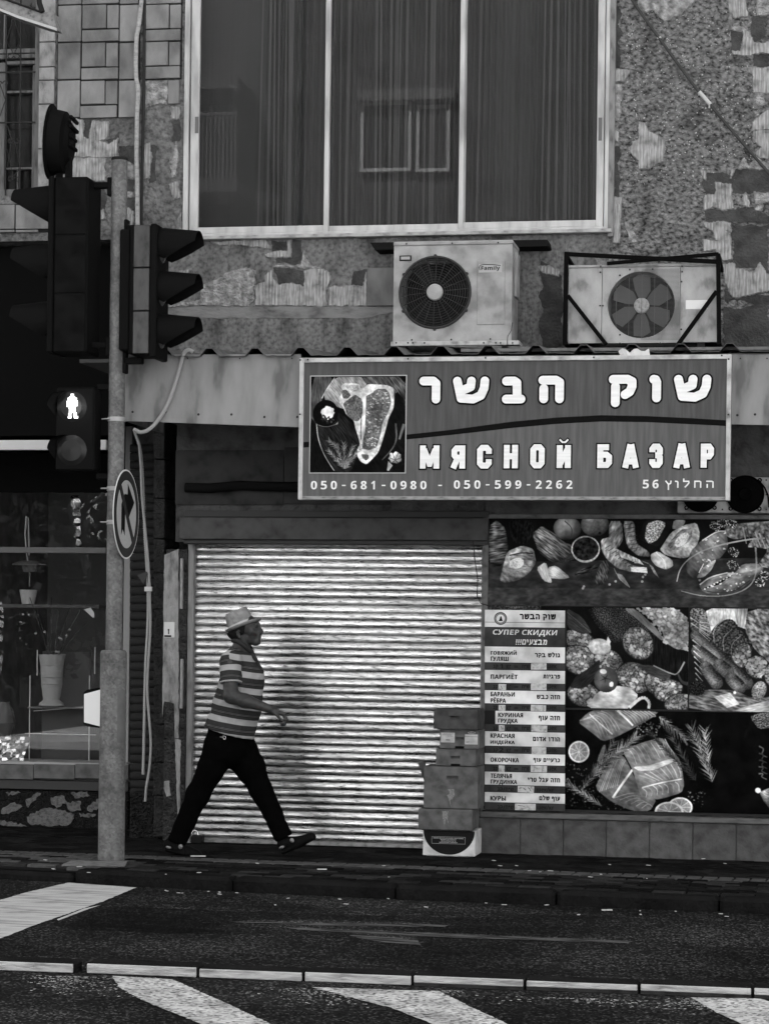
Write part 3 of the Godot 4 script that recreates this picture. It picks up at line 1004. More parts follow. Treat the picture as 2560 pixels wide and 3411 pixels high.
	for iz in range(1, nzc - 1):
		for iy in range(1, ny - 1):
			for ixx in range(1, nx - 1):
				var k := (iz * ny + iy) * nx + ixx
				var inside := g[k] < 0.0
				for ax in 3:
					if (g[k + step[ax]] < 0.0) == inside:
						continue
					var s1: int = step[(ax + 1) % 3]
					var s2: int = step[(ax + 2) % 3]
					var q := [ids[k], ids[k - s1], ids[k - s1 - s2], ids[k - s2]]
					if q.min() < 0:
						continue
					mb.quads(ps[q[0]], ps[q[1]], ps[q[2]], ps[q[3]], nsm[q[0]], nsm[q[1]], nsm[q[2]], nsm[q[3]], uvf.call(ps[q[0]]), uvf.call(ps[q[1]]), uvf.call(ps[q[2]]), uvf.call(ps[q[3]]))

func no_uv(_p: Vector3) -> Vector2:
	return Vector2.ZERO


# ---------- camera, sky, sun ----------
func view_and_light() -> void:
	var cam := Camera3D.new()
	cam.name = "camera"
	add_child(cam)
	var right := Vector3(cos(YAW), 0, -sin(YAW))
	var back := Vector3(sin(YAW), 0, cos(YAW))
	cam.transform = Transform3D(Basis(right * cos(ROLL) + Vector3.UP * sin(ROLL), Vector3.UP * cos(ROLL) - right * sin(ROLL), back), eye)
	cam.projection = Camera3D.PROJECTION_FRUSTUM
	cam.near = 0.1
	cam.far = 300.0
	cam.size = 3411.0 / F * 0.1
	cam.frustum_offset = Vector2(0, (HORIZON - 1705.5) / F * 0.1)
	cam.current = true
	var env := Environment.new()
	var sky := ProceduralSkyMaterial.new()
	sky.sky_top_color = grey(0.22)
	sky.sky_horizon_color = grey(0.48)
	sky.sky_curve = 0.2
	sky.ground_bottom_color = grey(0.05)
	sky.ground_horizon_color = grey(0.12)
	sky.sun_angle_max = 12.0
	env.background_mode = Environment.BG_SKY
	env.sky = Sky.new()
	env.sky.sky_material = sky
	env.tonemap_mode = Environment.TONE_MAPPER_LINEAR
	env.tonemap_exposure = 5.5
	env.sdfgi_enabled = true
	env.ssao_enabled = true
	env.ssil_enabled = true
	var we := WorldEnvironment.new()
	we.name = "environment"
	we.environment = env
	add_child(we)
	# the sun stands behind the shop: the street is in its shade, the houses across are lit
	var sun := DirectionalLight3D.new()
	sun.name = "sun"
	sun.light_energy = 1.6
	sun.light_angular_distance = 0.5
	sun.light_color = Color(1, 1, 1)
	sun.shadow_enabled = true
	add_child(sun)
	var from := Vector3(-0.25, 0.85, -0.72).normalized()
	sun.transform = Transform3D(Basis.looking_at(-from), Vector3(0, 20, -10))


func textures() -> void:
	var fb := FastNoiseLite.TYPE_SIMPLEX_SMOOTH
	noise_tex("grain", FastNoiseLite.TYPE_SIMPLEX, 0.35, 2, [[0.0, 0.78], [0.5, 0.92], [1.0, 1.0]])
	noise_tex("blotch", fb, 0.006, 6, [[0.1, 0.74], [0.5, 0.9], [0.9, 1.0]])
	noise_tex("stain", fb, 0.005, 8, [[0.08, 0.62], [0.3, 0.82], [0.55, 0.94], [0.9, 1.0]], 1024)
	noise_tex("rough", FastNoiseLite.TYPE_SIMPLEX, 0.03, 6, [[0.15, 0.0], [0.85, 1.0]])
	noise_tex("stones", FastNoiseLite.TYPE_CELLULAR, 0.05, 1, [[0.0, 1.0], [0.35, 0.72], [0.7, 0.42], [1.0, 0.3]])
	noise_tex("cells", FastNoiseLite.TYPE_CELLULAR, 0.09, 1, [[0.0, 0.2], [0.4, 0.5], [0.72, 0.6], [0.86, 0.8], [1.0, 1.0]])
	noise_tex("asphalt_cells", FastNoiseLite.TYPE_CELLULAR, 0.11, 1, [[0.0, 0.15], [0.45, 0.3], [0.8, 0.44], [0.92, 0.8], [1.0, 1.0]], 1024)
	noise_tex("metal", fb, 0.012, 5, [[0.2, 0.8], [0.5, 0.95], [0.8, 1.0]])


# ---------- road, kerbs, pavement ----------
const ROAD := -0.08

func lying(mb: MB, poly: PackedVector2Array, y: float, thick := 0.0) -> void:   # polygon given in x, z
	var idx := Geometry2D.triangulate_polygon(poly)
	for i in range(0, idx.size(), 3):
		var p := []
		for k in 3:
			p.append(Vector3(poly[idx[i + k]].x, y, poly[idx[i + k]].y))
		mb.tri(p[0], p[1], p[2], Vector3.UP, Vector3.UP, Vector3.UP)
	if thick > 0.0:
		for i in poly.size():
			var a := poly[i]
			var b := poly[(i + 1) % poly.size()]
			var e := b - a
			var nn := Vector3(e.y, 0, -e.x).normalized() * (-1.0 if Geometry2D.is_polygon_clockwise(poly) else 1.0)
			mb.quad(Vector3(a.x, y - thick, a.y), Vector3(b.x, y - thick, b.y), Vector3(b.x, y, b.y), Vector3(a.x, y, a.y), nn)

func ground_poly(uv: Array, y: float, ragged := 0.0) -> PackedVector2Array:
	var out := PackedVector2Array()
	var m := uv.size() / 2
	for i in m:
		var a := wg(uv[2 * i], uv[2 * i + 1], y)
		var j := (i + 1) % m
		var b := wg(uv[2 * j], uv[2 * j + 1], y)
		var n := maxi(1, int(a.distance_to(b) / 0.03)) if ragged > 0.0 else 1
		for k in n:
			var p := a.lerp(b, float(k) / n)
			out.append(Vector2(p.x + rng.randf_range(-ragged, ragged), p.z + rng.randf_range(-ragged, ragged)))
	return out

func road_stains() -> ImageTexture:
	var c := Print.new(-4, 0, 12, 16, 64, 0.6, 61)
	c.poly([-4, 0, 12, 0, 12, 16, -4, 16], 0.62, 0.16, 2.0, 0.5)
	var g := func(uv: Array) -> Array:
		var o := []
		for i in range(0, uv.size(), 2):
			var p := wg(uv[i], uv[i + 1], ROAD)
			o.append(p.x); o.append(p.z)
		return o
	# worn black paint and rubber beside the crossing, dragged along the lane
	c.poly(g.call([330, 3022, 560, 3021, 800, 3040, 860, 3058, 740, 3078, 620, 3112, 420, 3104, 200, 3092]), 0.44, 0.2, 0.9, 0.04)
	for i in 60:
		var s0 := Vector2(c.rg.randf_range(330, 620), c.rg.randf_range(3020, 3100))
		var l0 := c.rg.randf_range(120, 420)
		c.line(g.call([s0.x, s0.y, s0.x + l0, s0.y + l0 * 0.045]), 0.05, 0.005, c.rg.randf_range(0.26, 0.46))
	c.poly(g.call([800, 3036, 1700, 3062, 1700, 3078, 860, 3060]), 0.46, 0.12, 1.2, 0.05)
	# white paint dragged along the lane
	c.poly(g.call([760, 3066, 1280, 3072, 1500, 3080, 1480, 3086, 1000, 3080]), 0.92, 0.35, 0.8, 0.02)
	c.poly(g.call([900, 3084, 1400, 3104, 2105, 3134, 2090, 3142, 1400, 3116, 1000, 3096]), 0.95, 0.3, 0.8, 0.02)
	c.poly(g.call([1150, 3102, 1380, 3118, 1400, 3148, 1250, 3128]), 0.96, 0.2, 0.8, 0.03)
	for i in 40:
		var z := c.rg.randf_range(2.4, 5.4)
		var x := c.rg.randf_range(-3, 6)
		var l := c.rg.randf_range(0.3, 2.0)
		c.line([x, z, x + l, z + 0.02], 0.03, 0.02, c.rg.randf_range(0.48, 0.72))
	return ImageTexture.create_from_image(c.image(1.0))

func build_ground() -> void:
	var asphalt := mat("asphalt", 0.3, 0.9, 0.0, tex.asphalt_cells, Vector3.ONE * 0.9, road_stains(), Vector3.ONE / 16.0, tex.asphalt_cells, 0.4)
	asphalt.uv2_offset = Vector3(0.25, 0, 0)
	var road := setting("road")
	var mb := MB.new()
	lying(mb, PackedVector2Array([Vector2(-140, -60), Vector2(140, -60), Vector2(140, 140), Vector2(-140, 140)]), ROAD)
	add(road, "asphalt", mb, asphalt)
	var paint := mat("road_paint", 0.6, 0.75, 0.0, tex.stain, Vector3(0.5, 0.5, 2.0), tex.grain, Vector3.ONE * 3.0, tex.asphalt_cells, 0.2)
	mb = MB.new()
	lying(mb, ground_poly([228, 2940, 455, 2956, 340, 3004, 120, 3080, 0, 3127, -500, 3300, -1100, 3290, -300, 3050, 0, 2998, 90, 2972], ROAD + 0.004, 0.004), ROAD + 0.004)
	add(road, "crossing_stripe", mb, paint).set_meta("label", "broad white crossing stripe beside the low kerb")
	mb = MB.new()
	lying(mb, ground_poly([338, 3014, 300, 3026, 195, 3066, 190, 3062, 280, 3026], ROAD + 0.004, 0.001), ROAD + 0.004)
	add(road, "crossing_stripe", mb, paint).set_meta("label", "thin sliver of white paint along the crossing stripe")
	# hatching beyond the white divider: paint over coarse asphalt, worn through
	var worn := mat("worn_paint", 0.72, 0.85, 0.0, noise_tex("worn_cells", FastNoiseLite.TYPE_CELLULAR, 0.12, 1, [[0.0, 0.45], [0.25, 0.75], [0.5, 0.9], [1.0, 1.0]]), Vector3.ONE * 1.1, tex.blotch, Vector3.ONE * 0.8, tex.asphalt_cells, 0.8)
	for q in [[372, 3250, 575, 3262, 640, 3290, 905, 3411, 1080, 3500, 820, 3500, 670, 3411, 470, 3330, 400, 3290], [1040, 3288, 1462, 3301, 1560, 3350, 1690, 3411, 1900, 3500, 1640, 3500, 1440, 3411, 1300, 3356, 1150, 3318], [2300, 3322, 2530, 3326, 2640, 3360, 2760, 3411, 2900, 3480, 2700, 3480, 2470, 3411, 2380, 3370]]:
		mb = MB.new()
		lying(mb, ground_poly(q, ROAD + 0.004, 0.004), ROAD + 0.004)
		add(road, "hatching_stripe", mb, worn)
	# ghost of an old lane arrow, dragged thin along the lane
	var ghost := mat("ghost_paint", 0.2, 0.85, 0.0, noise_tex("drag", FastNoiseLite.TYPE_SIMPLEX, 0.02, 5, [[0.3, 0.12], [0.45, 0.5], [0.7, 1.0]]), Vector3(0.25, 1.0, 6.0), tex.grain, Vector3.ONE * 3.0, tex.asphalt_cells, 0.4)
	for q in [[760, 3070, 1280, 3076, 1500, 3081, 1480, 3087, 1100, 3084], [940, 3088, 1400, 3106, 2105, 3134, 2090, 3142, 1400, 3119, 1000, 3098], [1160, 3114, 1330, 3124, 1390, 3134, 1402, 3149, 1290, 3140, 1200, 3126]]:
		mb = MB.new()
		lying(mb, ground_poly(q, ROAD + 0.003, 0.004), ROAD + 0.003)
		add(road, "worn_arrow", mb, ghost)
	# cracks in the asphalt
	for q in [[620, 3170, 1100, 3200], [1500, 3180, 2300, 3215], [1850, 3060, 2300, 3040], [560, 2990, 1200, 3010], [100, 3350, 420, 3395], [1850, 3360, 2250, 3400]]:
		var left := PackedVector2Array()
		var back := PackedVector2Array()
		var n := 34
		var off := 0.0
		for i in n + 1:
			var p := wg(lerpf(q[0], q[2], i / float(n)), lerpf(q[1], q[3], i / float(n)), ROAD)
			off = clampf(off + rng.randf_range(-0.03, 0.03), -0.12, 0.12)
			var hw := 0.004 * sin(PI * clampf(i / float(n), 0.04, 0.96)) * rng.randf_range(0.5, 1.4)
			left.append(Vector2(p.x, p.z + off - hw))
			back.append(Vector2(p.x, p.z + off + hw))
		back.reverse()
		left.append_array(back)
		mb = MB.new()
		lying(mb, left, ROAD + 0.002)
		add(road, "crack", mb, mat("crack_tar", 0.008, 0.9))
	# faint flecks where the hatching paint has worn thin
	mb = MB.new()
	for area in [[120, 330, 3248, 3315, 260], [330, 520, 3250, 3330, 110], [900, 1300, 3290, 3350, 260], [1460, 1560, 3298, 3320, 40], [1700, 2340, 3318, 3345, 180], [2250, 2420, 3325, 3380, 160]]:
		for i in area[4]:
			var u := lerpf(area[0], area[1], clampf(0.5 + rng.randfn() * 0.3, -0.2, 1.2))
			var f := rng.randf() * rng.randf()
			var p := wg(u, lerpf(area[2], area[3], f) + (u - area[0]) * 0.03, ROAD + 0.004)
			var q := PackedVector2Array()
			var r := rng.randf_range(0.003, 0.009)
			for k in 5:
				q.append(Vector2(p.x, p.z) + Vector2.from_angle(k * TAU / 5 + rng.randf() * 0.6) * r * rng.randf_range(0.6, 1.3))
			lying(mb, q, ROAD + 0.0035)
	add(road, "paint_flecks", mb, worn).set_meta("kind", "stuff")

	# low divider: stones half a metre long, white paint on the face, bare on top
	var stone := mat("divider_stone", 0.02, 0.95, 0.0, tex.blotch, Vector3.ONE * 1.5, tex.grain, Vector3.ONE * 4.0, tex.rough, 0.4)
	var whitep := mat("kerb_paint", 0.6, 0.8, 0.0, tex.stain, Vector3(0.7, 3, 3), tex.grain, Vector3.ONE * 4.0, tex.rough, 0.3)
	var soot := mat("kerb_soot", 0.035, 0.95, 0.0, tex.stain, Vector3.ONE * 2.0)
	var div := setting("road_divider")
	var x := -3.6
	var k := 0
	var joints := [-1.85, -1.35, -0.36, 0.17, 0.66, 1.16, 1.665, 2.17, 2.665, 3.17, 3.68]
	for i in joints.size() - 1:
		var a: float = joints[i] + 0.003
		var b: float = joints[i + 1] - 0.003
		if i == 1:
			b -= 0.05
		var z := 5.655 - 0.012 * i * 0.4 + rng.randf_range(-0.008, 0.008)
		var top := ROAD + 0.052 + rng.randf_range(-0.004, 0.004)
		var st := add(div, "divider_stone", bx(Vector3(a, ROAD - 0.1, z - 0.14), Vector3(b, top, z), 0.012), stone)
		mb = MB.new()
		mb.box(Vector3(a + 0.004, ROAD + (0.003 if i < 5 else 0.017), z - 0.012), Vector3(b - 0.004, top - 0.007, z + 0.003), 0.003)
		add(st, "white_face", mb, whitep)
		if i >= 5:
			mb = MB.new()
			mb.box(Vector3(a + 0.004, ROAD + 0.001, z - 0.01), Vector3(b - 0.004, ROAD + 0.0165, z + 0.001), 0.001)
			add(st, "tyre_soot", mb, soot)

	# kerb of the pavement, one-metre stones
	var kerbm := mat("kerb_stone", 0.015, 0.95, 0.0, tex.blotch, Vector3.ONE * 1.2, tex.grain, Vector3.ONE * 5.0, tex.rough, 0.5)
	var kerb := setting("kerb")
	var kp := [Vector2(-3.7, 1.55), Vector2(-2.65, 1.78), Vector2(-1.6, 1.96), Vector2(-0.535, 2.16), Vector2(0.49, 2.29), Vector2(1.455, 2.335), Vector2(2.4, 2.4), Vector2(3.4, 2.46), Vector2(4.4, 2.5), Vector2(5.4, 2.52)]
	for i in kp.size() - 1:
		var a: Vector2 = kp[i]
		var b: Vector2 = kp[i + 1]
		var d := (b - a).normalized()
		var xf := Transform3D(Basis(Vector3(d.x, 0, d.y), Vector3.UP, Vector3(-d.y, 0, d.x)), Vector3((a.x + b.x) / 2, 0, (a.y + b.y) / 2))
		mb = MB.new()
		var l := a.distance_to(b) / 2 - 0.006
		var drop := 0.03 if i < 2 else 0.0
		mb.box(Vector3(-l, -0.3, -0.15), Vector3(l, 0.004 - drop + rng.randf_range(-0.003, 0.003), 0), 0.022, xf)
		add(kerb, "kerb_stone", mb, kerbm)

	# pavement: bricks laid lengthways by the kerb, one pale row, a slanted bond behind it
	var pave := setting("pavement")
	mb = MB.new()
	var base := PackedVector2Array([Vector2(-8, -3)])
	base.append_array([Vector2(12, -3), Vector2(12, 2.3)])
	for i in range(kp.size() - 1, -1, -1):
		base.append(kp[i] - Vector2(0, 0.06))
	base.append(Vector2(-8, 1.4))
	lying(mb, base, -0.02)
	add(pave, "bedding", mb, mat("bedding", 0.012, 1.0))
	var tones := []
	for i in 4:
		tones.append(mat("paver_%d" % i, [0.009, 0.016, 0.025, 0.037][i], 0.92, 0.0, tex.blotch, Vector3.ONE * 2.5, tex.grain, Vector3.ONE * 6.0, tex.rough, 0.3))
	var pale := mat("paver_pale", 0.1, 0.92, 0.0, tex.blotch, Vector3.ONE * 2.5, tex.grain, Vector3.ONE * 6.0, tex.rough, 0.3)
	var row_z := func(xx: float) -> float: return 1.13 + (xx - 0.2) * 0.07
	var brick := bx(Vector3(-0.096, -0.05, -0.046), Vector3(0.096, 0, 0.046), 0.006).mesh()
	var edge_z := func(xx: float) -> float:
		for i in kp.size() - 1:
			if xx <= kp[i + 1].x:
				return lerpf(kp[i].y, kp[i + 1].y, (xx - kp[i].x) / (kp[i + 1].x - kp[i].x))
		return 2.5
	var turn := -atan(0.07)
	var n_built := 0
	var rest := MB.new()
	for r in 14:
		for c in 40:
			var xx := -3.6 + c * 0.2 + (0.1 if r % 2 else 0.0) + rng.randf_range(-0.002, 0.002)
			var z: float = row_z.call(xx) + 0.155 + r * 0.1
			if z > edge_z.call(xx) - 0.19: continue
			var y := rng.randf_range(-0.002, 0.002)
			var xf := Transform3D(Basis(Vector3.UP, turn + rng.randf_range(-0.008, 0.008)), Vector3(xx, y, z))
			if xx > -2.4 and xx < 2.75 and n_built < 250:
				var o := put(pave, "brick", brick, tones[rng.randi() % 4] if not (xx < -1.45 and rng.randf() < 0.6) else pale)
				o.transform = xf
				n_built += 1
			else:
				rest.box(Vector3(-0.0985, -0.05, -0.0485), Vector3(0.0985, 0, 0.0485), 0.0, xf)
	var ci := 0
	for c in 64:
		var xx := -2.5 + c * 0.1
		var xf := Transform3D(Basis(Vector3.UP, turn + PI / 2), Vector3(xx, rng.randf_range(-0.001, 0.002), row_z.call(xx)))
		if xx < 2.75:
			var o := put(pave, "brick", brick, pale)
			o.transform = xf
			if c == 0: o.set_meta("label", "pale brick of the single light row in the pavement")
		else:
			rest.box(Vector3(-0.0985, -0.05, -0.0485), Vector3(0.0985, 0, 0.0485), 0.0, xf)
	var area := PackedVector2Array([Vector2(-4, -1.2), Vector2(5, -1.2), Vector2(5, row_z.call(5.0) - 0.103), Vector2(-4, row_z.call(-4.0) - 0.103)])
	for i in range(-60, 60):
		for j in range(-30, 30):
			var p := Vector2(i * 0.2 + (0.1 if j % 2 else 0.0), j * 0.1).rotated(0.62)
			var q := PackedVector2Array()
			for s in [[-0.0985, -0.0485], [0.0985, -0.0485], [0.0985, 0.0485], [-0.0985, 0.0485]]:
				q.append(p + Vector2(s[0], s[1]).rotated(0.62))
			for piece in Geometry2D.intersect_polygons(q, area):
				if piece.size() >= 3:
					lying(rest, piece, rng.randf_range(-0.004, 0.001), 0.03)
	var o := add(pave, "bricks", rest, mat("paver_rest", 0.022, 0.92, 0.0, tex.blotch, Vector3.ONE * 2.5, noise_tex("paver_cells", FastNoiseLite.TYPE_CELLULAR, 0.03, 1, [[0, 0.6], [1, 1]]), Vector3.ONE * 0.4, tex.rough, 0.3))
	o.set_meta("kind", "stuff")
	# pale plate set into the pavement at the pole's foot
	mb = MB.new()
	lying(mb, ground_poly([205, 2880, 240, 2866, 415, 2868, 428, 2866, 415, 2882], 0.006, 0.004), 0.006, 0.01)
	add(pave, "mortar_patch", mb, mat("pole_mortar", 0.2, 0.95, 0.0, tex.stain, Vector3.ONE * 3.0, tex.grain, Vector3.ONE * 6.0))
	# litter in the gutter and on the bricks
	mb = MB.new()
	for i in 46:
		var u := rng.randf_range(0, 2560)
		var gut := rng.randf() < 0.6
		var v := (2952 + (u - 300) * 0.042 + rng.randf() * rng.randf() * 60) if gut else rng.randf_range(2860, 2930)
		var p := wg(u, v, ROAD if gut else 0.0)
		var y := (ROAD if gut else 0.0) + 0.004
		var r := rng.randf_range(0.004, 0.011)
		var a := rng.randf() * TAU
		mb.box(Vector3(-r * 1.6, 0, -r * 0.7), Vector3(r * 1.6, 0.003, r * 0.7), 0.0, Transform3D(Basis(Vector3.UP, a), Vector3(p.x, y, p.z)))
	for q in [[1072, 2899, 0.03], [2020, 3035, 0.03], [1660, 2834, 0.02], [660, 2855, 0.05]]:
		var p := wg(q[0], q[1], 0.0 if q[1] < 2950 else ROAD)
		mb.box(Vector3(-q[2], 0, -0.01), Vector3(q[2], 0.006, 0.01), 0.0, Transform3D(Basis(Vector3.UP, 0.3), p + Vector3.UP * 0.004))
	var lt := add(self, "litter", mb, mat("litter", 0.45, 0.9))
	lt.set_meta("kind", "stuff")
	lt.set_meta("label", "small pale scraps of litter along the gutter and on the bricks")
	lt.set_meta("category", "litter")


# ---------- the houses across the street, seen only in glass and steel ----------
func mirrored(u: float, v: float, z: float) -> Vector3:
	var d := ray(u, v)
	var p := eye + d * (-eye.z / d.z)
	d.z = -d.z
	return p + d * (z / d.z)

func build_across() -> void:
	var zf := 27.0
	var plaster := mat("pale_bounce_plaster", 0.78, 0.9, 0.0, tex.blotch, Vector3.ONE * 0.15)  # unseen front, toned pale and run high to bounce light onto the shops
	var b := thing("apartment_building", "pale plastered apartment block across the street, mirrored in the window panes", "building", Vector3(0, ROAD, zf))
	add(b, "wall", bx(Vector3(-20, ROAD, zf), Vector3(22, 8.4, zf + 8), 0.0), plaster)
	add(b, "wall", bx(Vector3(-20, 8.4, zf), Vector3(-14.5, 13.5, zf + 8), 0.0), plaster)
	add(b, "wall", bx(Vector3(0.8, 8.4, zf), Vector3(22, 13.5, zf + 8), 0.0), plaster)
	add(b, "dark_reflection_wall", bx(Vector3(-14.5, 8.4, zf), Vector3(0.8, 13.5, zf + 8), 0.0), mat("dark_reflection_plaster", 0.07, 0.9, 0.0, tex.stain, Vector3.ONE * 0.2))  # unseen dark section, shaped to keep the window reflections dark
	var fp := setting("far_bounce_ground")  # added unseen pale ground, spread wide to bounce sunlight onto the shop front
	var fm := MB.new()
	lying(fm, PackedVector2Array([Vector2(-8, 11.5), Vector2(22, 11.5), Vector2(22, 27), Vector2(-8, 27)]), ROAD + 0.1, 0.1)
	add(fp, "paving", fm, mat("far_bounce_paving", 0.45, 0.9, 0.0, tex.blotch, Vector3.ONE * 0.4))
	var dark := mat("far_dark", 0.04, 0.4)
	var white := mat("far_white", 0.4, 0.6)
	for q in [[1200, 338, 1372, 575], [1385, 350, 1500, 575]]:
		var p0 := mirrored(q[0], q[3], zf)
		var p1 := mirrored(q[2], q[1], zf)
		var win := add(b, "window", bx(Vector3(p0.x, p0.y, zf - 0.08), Vector3(p1.x, p1.y, zf - 0.03), 0.0), dark)
		var fr := MB.new()
		var t := 0.06
		fr.box(Vector3(p0.x, p0.y, zf - 0.14), Vector3(p0.x + t, p1.y, zf - 0.02))
		fr.box(Vector3(p1.x - t, p0.y, zf - 0.14), Vector3(p1.x, p1.y, zf - 0.02))
		fr.box(Vector3(p0.x + t, p0.y, zf - 0.14), Vector3(p1.x - t, p0.y + t, zf - 0.02))
		fr.box(Vector3(p0.x + t, p1.y - t, zf - 0.14), Vector3(p1.x - t, p1.y, zf - 0.02))
		add(win, "frame", fr, white)
	var e0 := mirrored(1195, 345, zf)
	var e1 := mirrored(1520, 300, zf)
	add(b, "shutter_box", bx(Vector3(e0.x, e0.y, zf - 0.3), Vector3(e1.x, e1.y, zf), 0.0), mat("far_grey", 0.12, 0.9))
	var c0 := mirrored(560, 690, zf)
	var c1 := mirrored(850, 350, zf)
	var bal := add(b, "balcony", bx(Vector3(c0.x, c0.y, zf - 1.4), Vector3(c1.x, c0.y + 0.25, zf), 0.0), mat("far_concrete", 0.07, 0.9))
	var rails := MB.new()
	for i in 22:
		var xx := lerpf(c0.x, c1.x - 0.05, i / 21.0)
		rails.box(Vector3(xx, c0.y + 0.25, zf - 1.38), Vector3(xx + 0.03, c0.y + 1.4, zf - 1.35))
	rails.box(Vector3(c0.x, c0.y + 1.4, zf - 1.4), Vector3(c1.x, c0.y + 1.46, zf - 1.33))
	add(bal, "railing", rails, mat("far_iron", 0.1, 0.6))
	add(b, "balcony_shade_plate", bx(Vector3(c0.x, c0.y + 0.25, zf - 0.06), Vector3(c1.x, c1.y, zf - 0.02), 0.0), dark)  # flat dark plate; the shade within the balcony is put into its colour
	add(bal, "balcony_roof", bx(Vector3(c0.x, c1.y, zf - 1.4), Vector3(c1.x, c1.y + 0.2, zf), 0.0), mat("far_concrete", 0.07))
	for i in 7:
		for j in 2:
			var xx := 2.0 + i * 2.8
			var y := 1.2 + j * 3.4
			add(b, "window", bx(Vector3(xx, y, zf - 0.05), Vector3(xx + 1.2, y + 1.5, zf - 0.02), 0.0), dark)


# ---------- the old building ----------
const ZL := [0.0, 0.0, 2.371]
const ZR := [2000.0, 0.0, 2.764]
const ZS := [1800.0, 800.0, 2.184]
const ZC := [450.0, 740.0, 1.844]

func ragged(p: PackedVector2Array, amp := 0.005, step := 0.025) -> PackedVector2Array:
	var out := PackedVector2Array()
	for i in p.size():
		var a := p[i]
		var b := p[(i + 1) % p.size()]
		var n := maxi(1, int(a.distance_to(b) / step))
		var nn := (b - a).orthogonal().normalized()
		for k in n:
			out.append(a.lerp(b, float(k) / n) + nn * (rng.randf_range(-amp, amp) if k else rng.randf_range(-amp, amp) * 0.5))
	return out

func ridge_texture() -> ImageTexture:
	var s := 256
	var by := PackedByteArray()
	by.resize(s * s)
	var nz := FastNoiseLite.new()
	nz.seed = 3
	nz.frequency = 0.02
	for y in s:
		for x in s:
			var ph := x * TAU / 16.0 + nz.get_noise_2d(x * 0.6, y * 0.7) * 3.2
			var l := 0.84 + 0.09 * sin(ph) * (0.6 + 0.8 * nz.get_noise_2d(x * 0.4 + 90, y * 0.4)) + 0.2 * nz.get_noise_2d(x * 5.0, y * 1.6 + 300)
			by[y * s + x] = int(clampf(l, 0.2, 1.0) * 255)
	var im := Image.create_from_data(s, s, false, Image.FORMAT_L8, by)
	im.convert(Image.FORMAT_RGB8)
	return ImageTexture.create_from_image(im)

